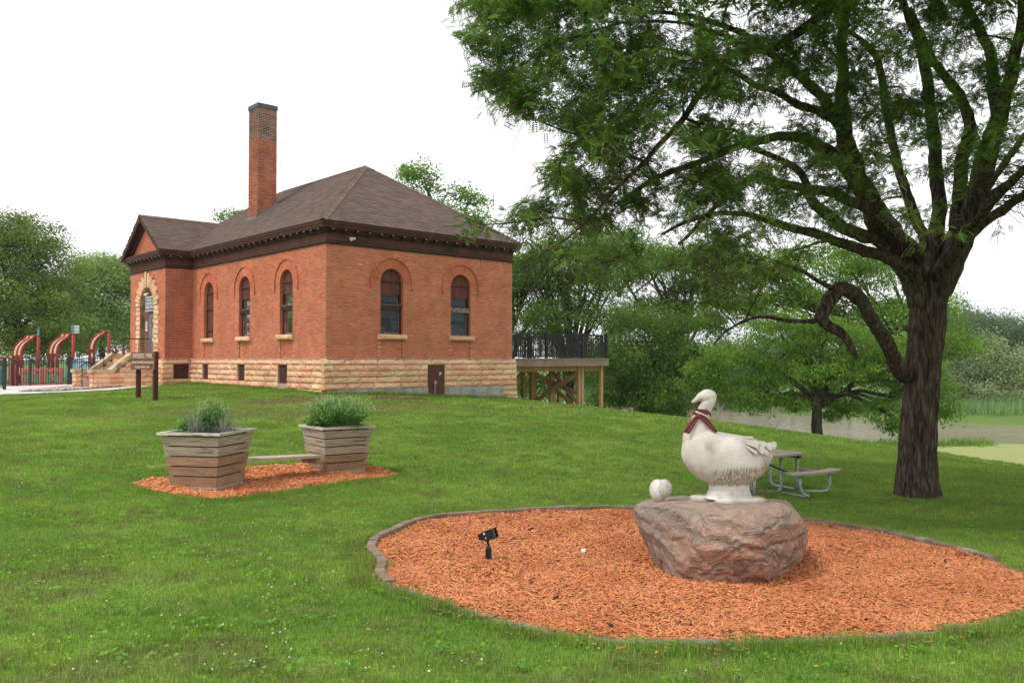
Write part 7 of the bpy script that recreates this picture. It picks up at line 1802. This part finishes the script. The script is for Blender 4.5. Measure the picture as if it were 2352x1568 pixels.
    for _ in range(5200):
        a = rr.uniform(0, 6.28); q = math.sqrt(rr.random()); p = Vector((math.cos(a)*q*10.0, math.sin(a)*q*9.0, 0)); p.z = 7.6+5.2*(1-q*q)*rr.uniform(.25, 1)+rr.gauss(0, .4)
        w = p+base
        if w.y < 5: continue
        if 826-w.z/w.y*1937 > -30 and 1176+w.x/w.y*1937 < 2440: continue
        if 1176+w.x/w.y*1937 < 1120: continue
        B.append(p)
    for _ in range(1300):
        p = Vector((rr.uniform(3.0, 9.5), rr.uniform(-8, 8), rr.uniform(4.8, 9))); w = p+base
        if w.y > 5 and 1176+w.x/w.y*1937 > 2460: B.append(p)
    B = B[:3200]; n_in = len(A); A += B[::4]
    # join every anchor to the growing network of twigs, nearest first
    A = np.array([tuple(a) for a in A]); tree_pts = SC.copy(); tree_r = np.array(rads); tw = MB(); tips = []
    D = np.array([np.min(np.linalg.norm(tree_pts-a, axis=1)) for a in A]); order = np.argsort(D)
    TP = np.empty((len(tree_pts)+len(A)*4, 3)); TR = np.empty(len(TP)); c_ = len(tree_pts); TP[:c_] = tree_pts; TR[:c_] = tree_r
    for i in order:
        a = A[i]; d = np.linalg.norm(TP[:c_]-a, axis=1)+np.where(TP[:c_, 2] > a[2]+.5, .3, 0); j = int(np.argmin(d)); s, e = Vector(TP[j]), Vector(a); Ln = (e-s).length
        if Ln < .05: continue
        r0 = min(TR[j]*.6, .010+.02*Ln); m1 = s.lerp(e, .33)+Vector((rr.gauss(0, .09), rr.gauss(0, .09), .10))*Ln; m2 = s.lerp(e, .7)+Vector((rr.gauss(0, .09), rr.gauss(0, .09), .09))*Ln
        tw.tube([s, m1, m2, e], [r0, r0*.8, r0*.55, .004], 5, caps=False)
        for q, f in ((m1, .8), (m2, .55), (e, .35)): TP[c_] = q; TR[c_] = max(r0*f, .004); c_ += 1
        if i >= n_in or D[i] < .28: continue
        tips.append((e, (e-m2).normalized())); tips.append((m2, (e-m1).normalized()))
    # fine drooping bare twigs, thick in the lower left of the crown
    for _ in range(5200):
        j = rr.randrange(len(SC), c_); s = Vector(TP[j]); w = s+base; py = 826-w.z/w.y*1937
        if py < 330 and rr.random() < .8: continue
        a = rr.uniform(0, 6.28); L_ = rr.uniform(.2, .6); p = [s]
        for k in range(4): p.append(p[-1]+Vector((math.cos(a)*L_*.2+rr.gauss(0, .03), math.sin(a)*L_*.2+rr.gauss(0, .03), -L_*.12*k+rr.gauss(0, .02))))
        tw.tube(p, [.006, .005, .004, .003, .0015], 3, caps=False)
    # bare grey twigs at the right
    for _ in range(60):
        s = W(rr.uniform(2230, 2345), rr.uniform(395, 470), rr.uniform(14.2, 15.2)); p = [s]; a = rr.uniform(-.6, .8); L_ = rr.uniform(.5, 1.5)
        for k in range(7): p.append(p[-1]+Vector((L_*.12*math.cos(a)+rr.gauss(0, .05), rr.gauss(0, .05), -L_*.10*(k*.35)+rr.gauss(0, .04)+.03)))
        tw.tube(p, [.011, .009, .008, .006, .005, .004, .003, .0015], 4, caps=False)
    tw.build('twigs', mb_, root)['kind'] = 'stuff'
    # pinnate leaves: a thin rib with pairs of leaflets
    fv, ff = [], []; npair = 6
    for i in range(npair):
        x = .12+.88*i/npair; z = -.22*x*x
        for s in (-1, 1):
            b = len(fv); l = .26*(1-.5*abs(i/npair-.45)); wd = .066
            fv += [(x, s*.012, z), (x+wd+.03, s*l*.5, z+.01-.02*l), (x+.08, s*l, z-.05), (x-wd+.03, s*l*.55, z+.01)]; ff.append((b, b+1, b+2, b+3))
    b = len(fv); fv += [(0, -.006, 0), (.5, -.005, -.05), (1, 0, -.22), (0, .006, 0)]; ff.append((b, b+1, b+2, b+3))
    P, Dr = [], []
    for e, d in tips:
        nf = 17 if (e+base).y < 13.5 else 15; w = e+base; py = 826-w.z/w.y*1937; px = 1176+w.x/w.y*1937
        if py > 520 and px > 1250: nf = 9
        if px > 2230 and py > 380: nf = 4
        for _ in range(nf):
            P.append(e-d*rr.random()*.22+Vector((rr.gauss(0, .085), rr.gauss(0, .085), rr.gauss(0, .065))))
    P = np.array([tuple(p) for p in P]); n = len(P); g = np.random.default_rng(12)
    M = rots(g.uniform(0, 6.28, n), .25+g.normal(0, .5, n), g.normal(0, .6, n)); V, Fc = stamp(fv, ff, P, M, g.uniform(.09, .165, n))
    tone = np.clip(g.random(n)*.8+.1, 0, .99)
    np_mesh('crown', V, Fc, m_lf_big, root, np.repeat(tone, len(fv)))
    Bp = np.repeat(np.array([tuple(p) for p in B]), 46, 0); g = np.random.default_rng(6); Bp = Bp+np.clip(g.normal(size=Bp.shape), -1.8, 1.8)*np.array([.3, .3, .2])
    leafy('upper_crown', Bp, g.uniform(.13, .26, len(Bp)), g.random(len(Bp)), m_lf_big, root, 8, droop=.3, tv=LONG_V); print('fronds', n, 'tris', len(Fc)*2)
m_lf_big = leafmat('honey_locust_leaf', (.14, .25, .04), (.07, .15, .022), .42, .55, .025, 1.2)
big_tree()
def haze():
    m = bpy.data.materials.new('haze_air'); m.use_nodes = True; N, L = m.node_tree.nodes, m.node_tree.links; N.remove(N['Principled BSDF'])
    v = N.new('ShaderNodeVolumePrincipled'); v.inputs['Color'].default_value = (.86, .92, 1, 1); v.inputs['Density'].default_value = .00022; L.new(v.outputs[0], N['Material Output'].inputs['Volume'])
    o = MB().box(-160, 160, -30, 230, -12.5, 24).build('haze', m); tag(o, 'thin summer haze over the river', kind='stuff')
haze()
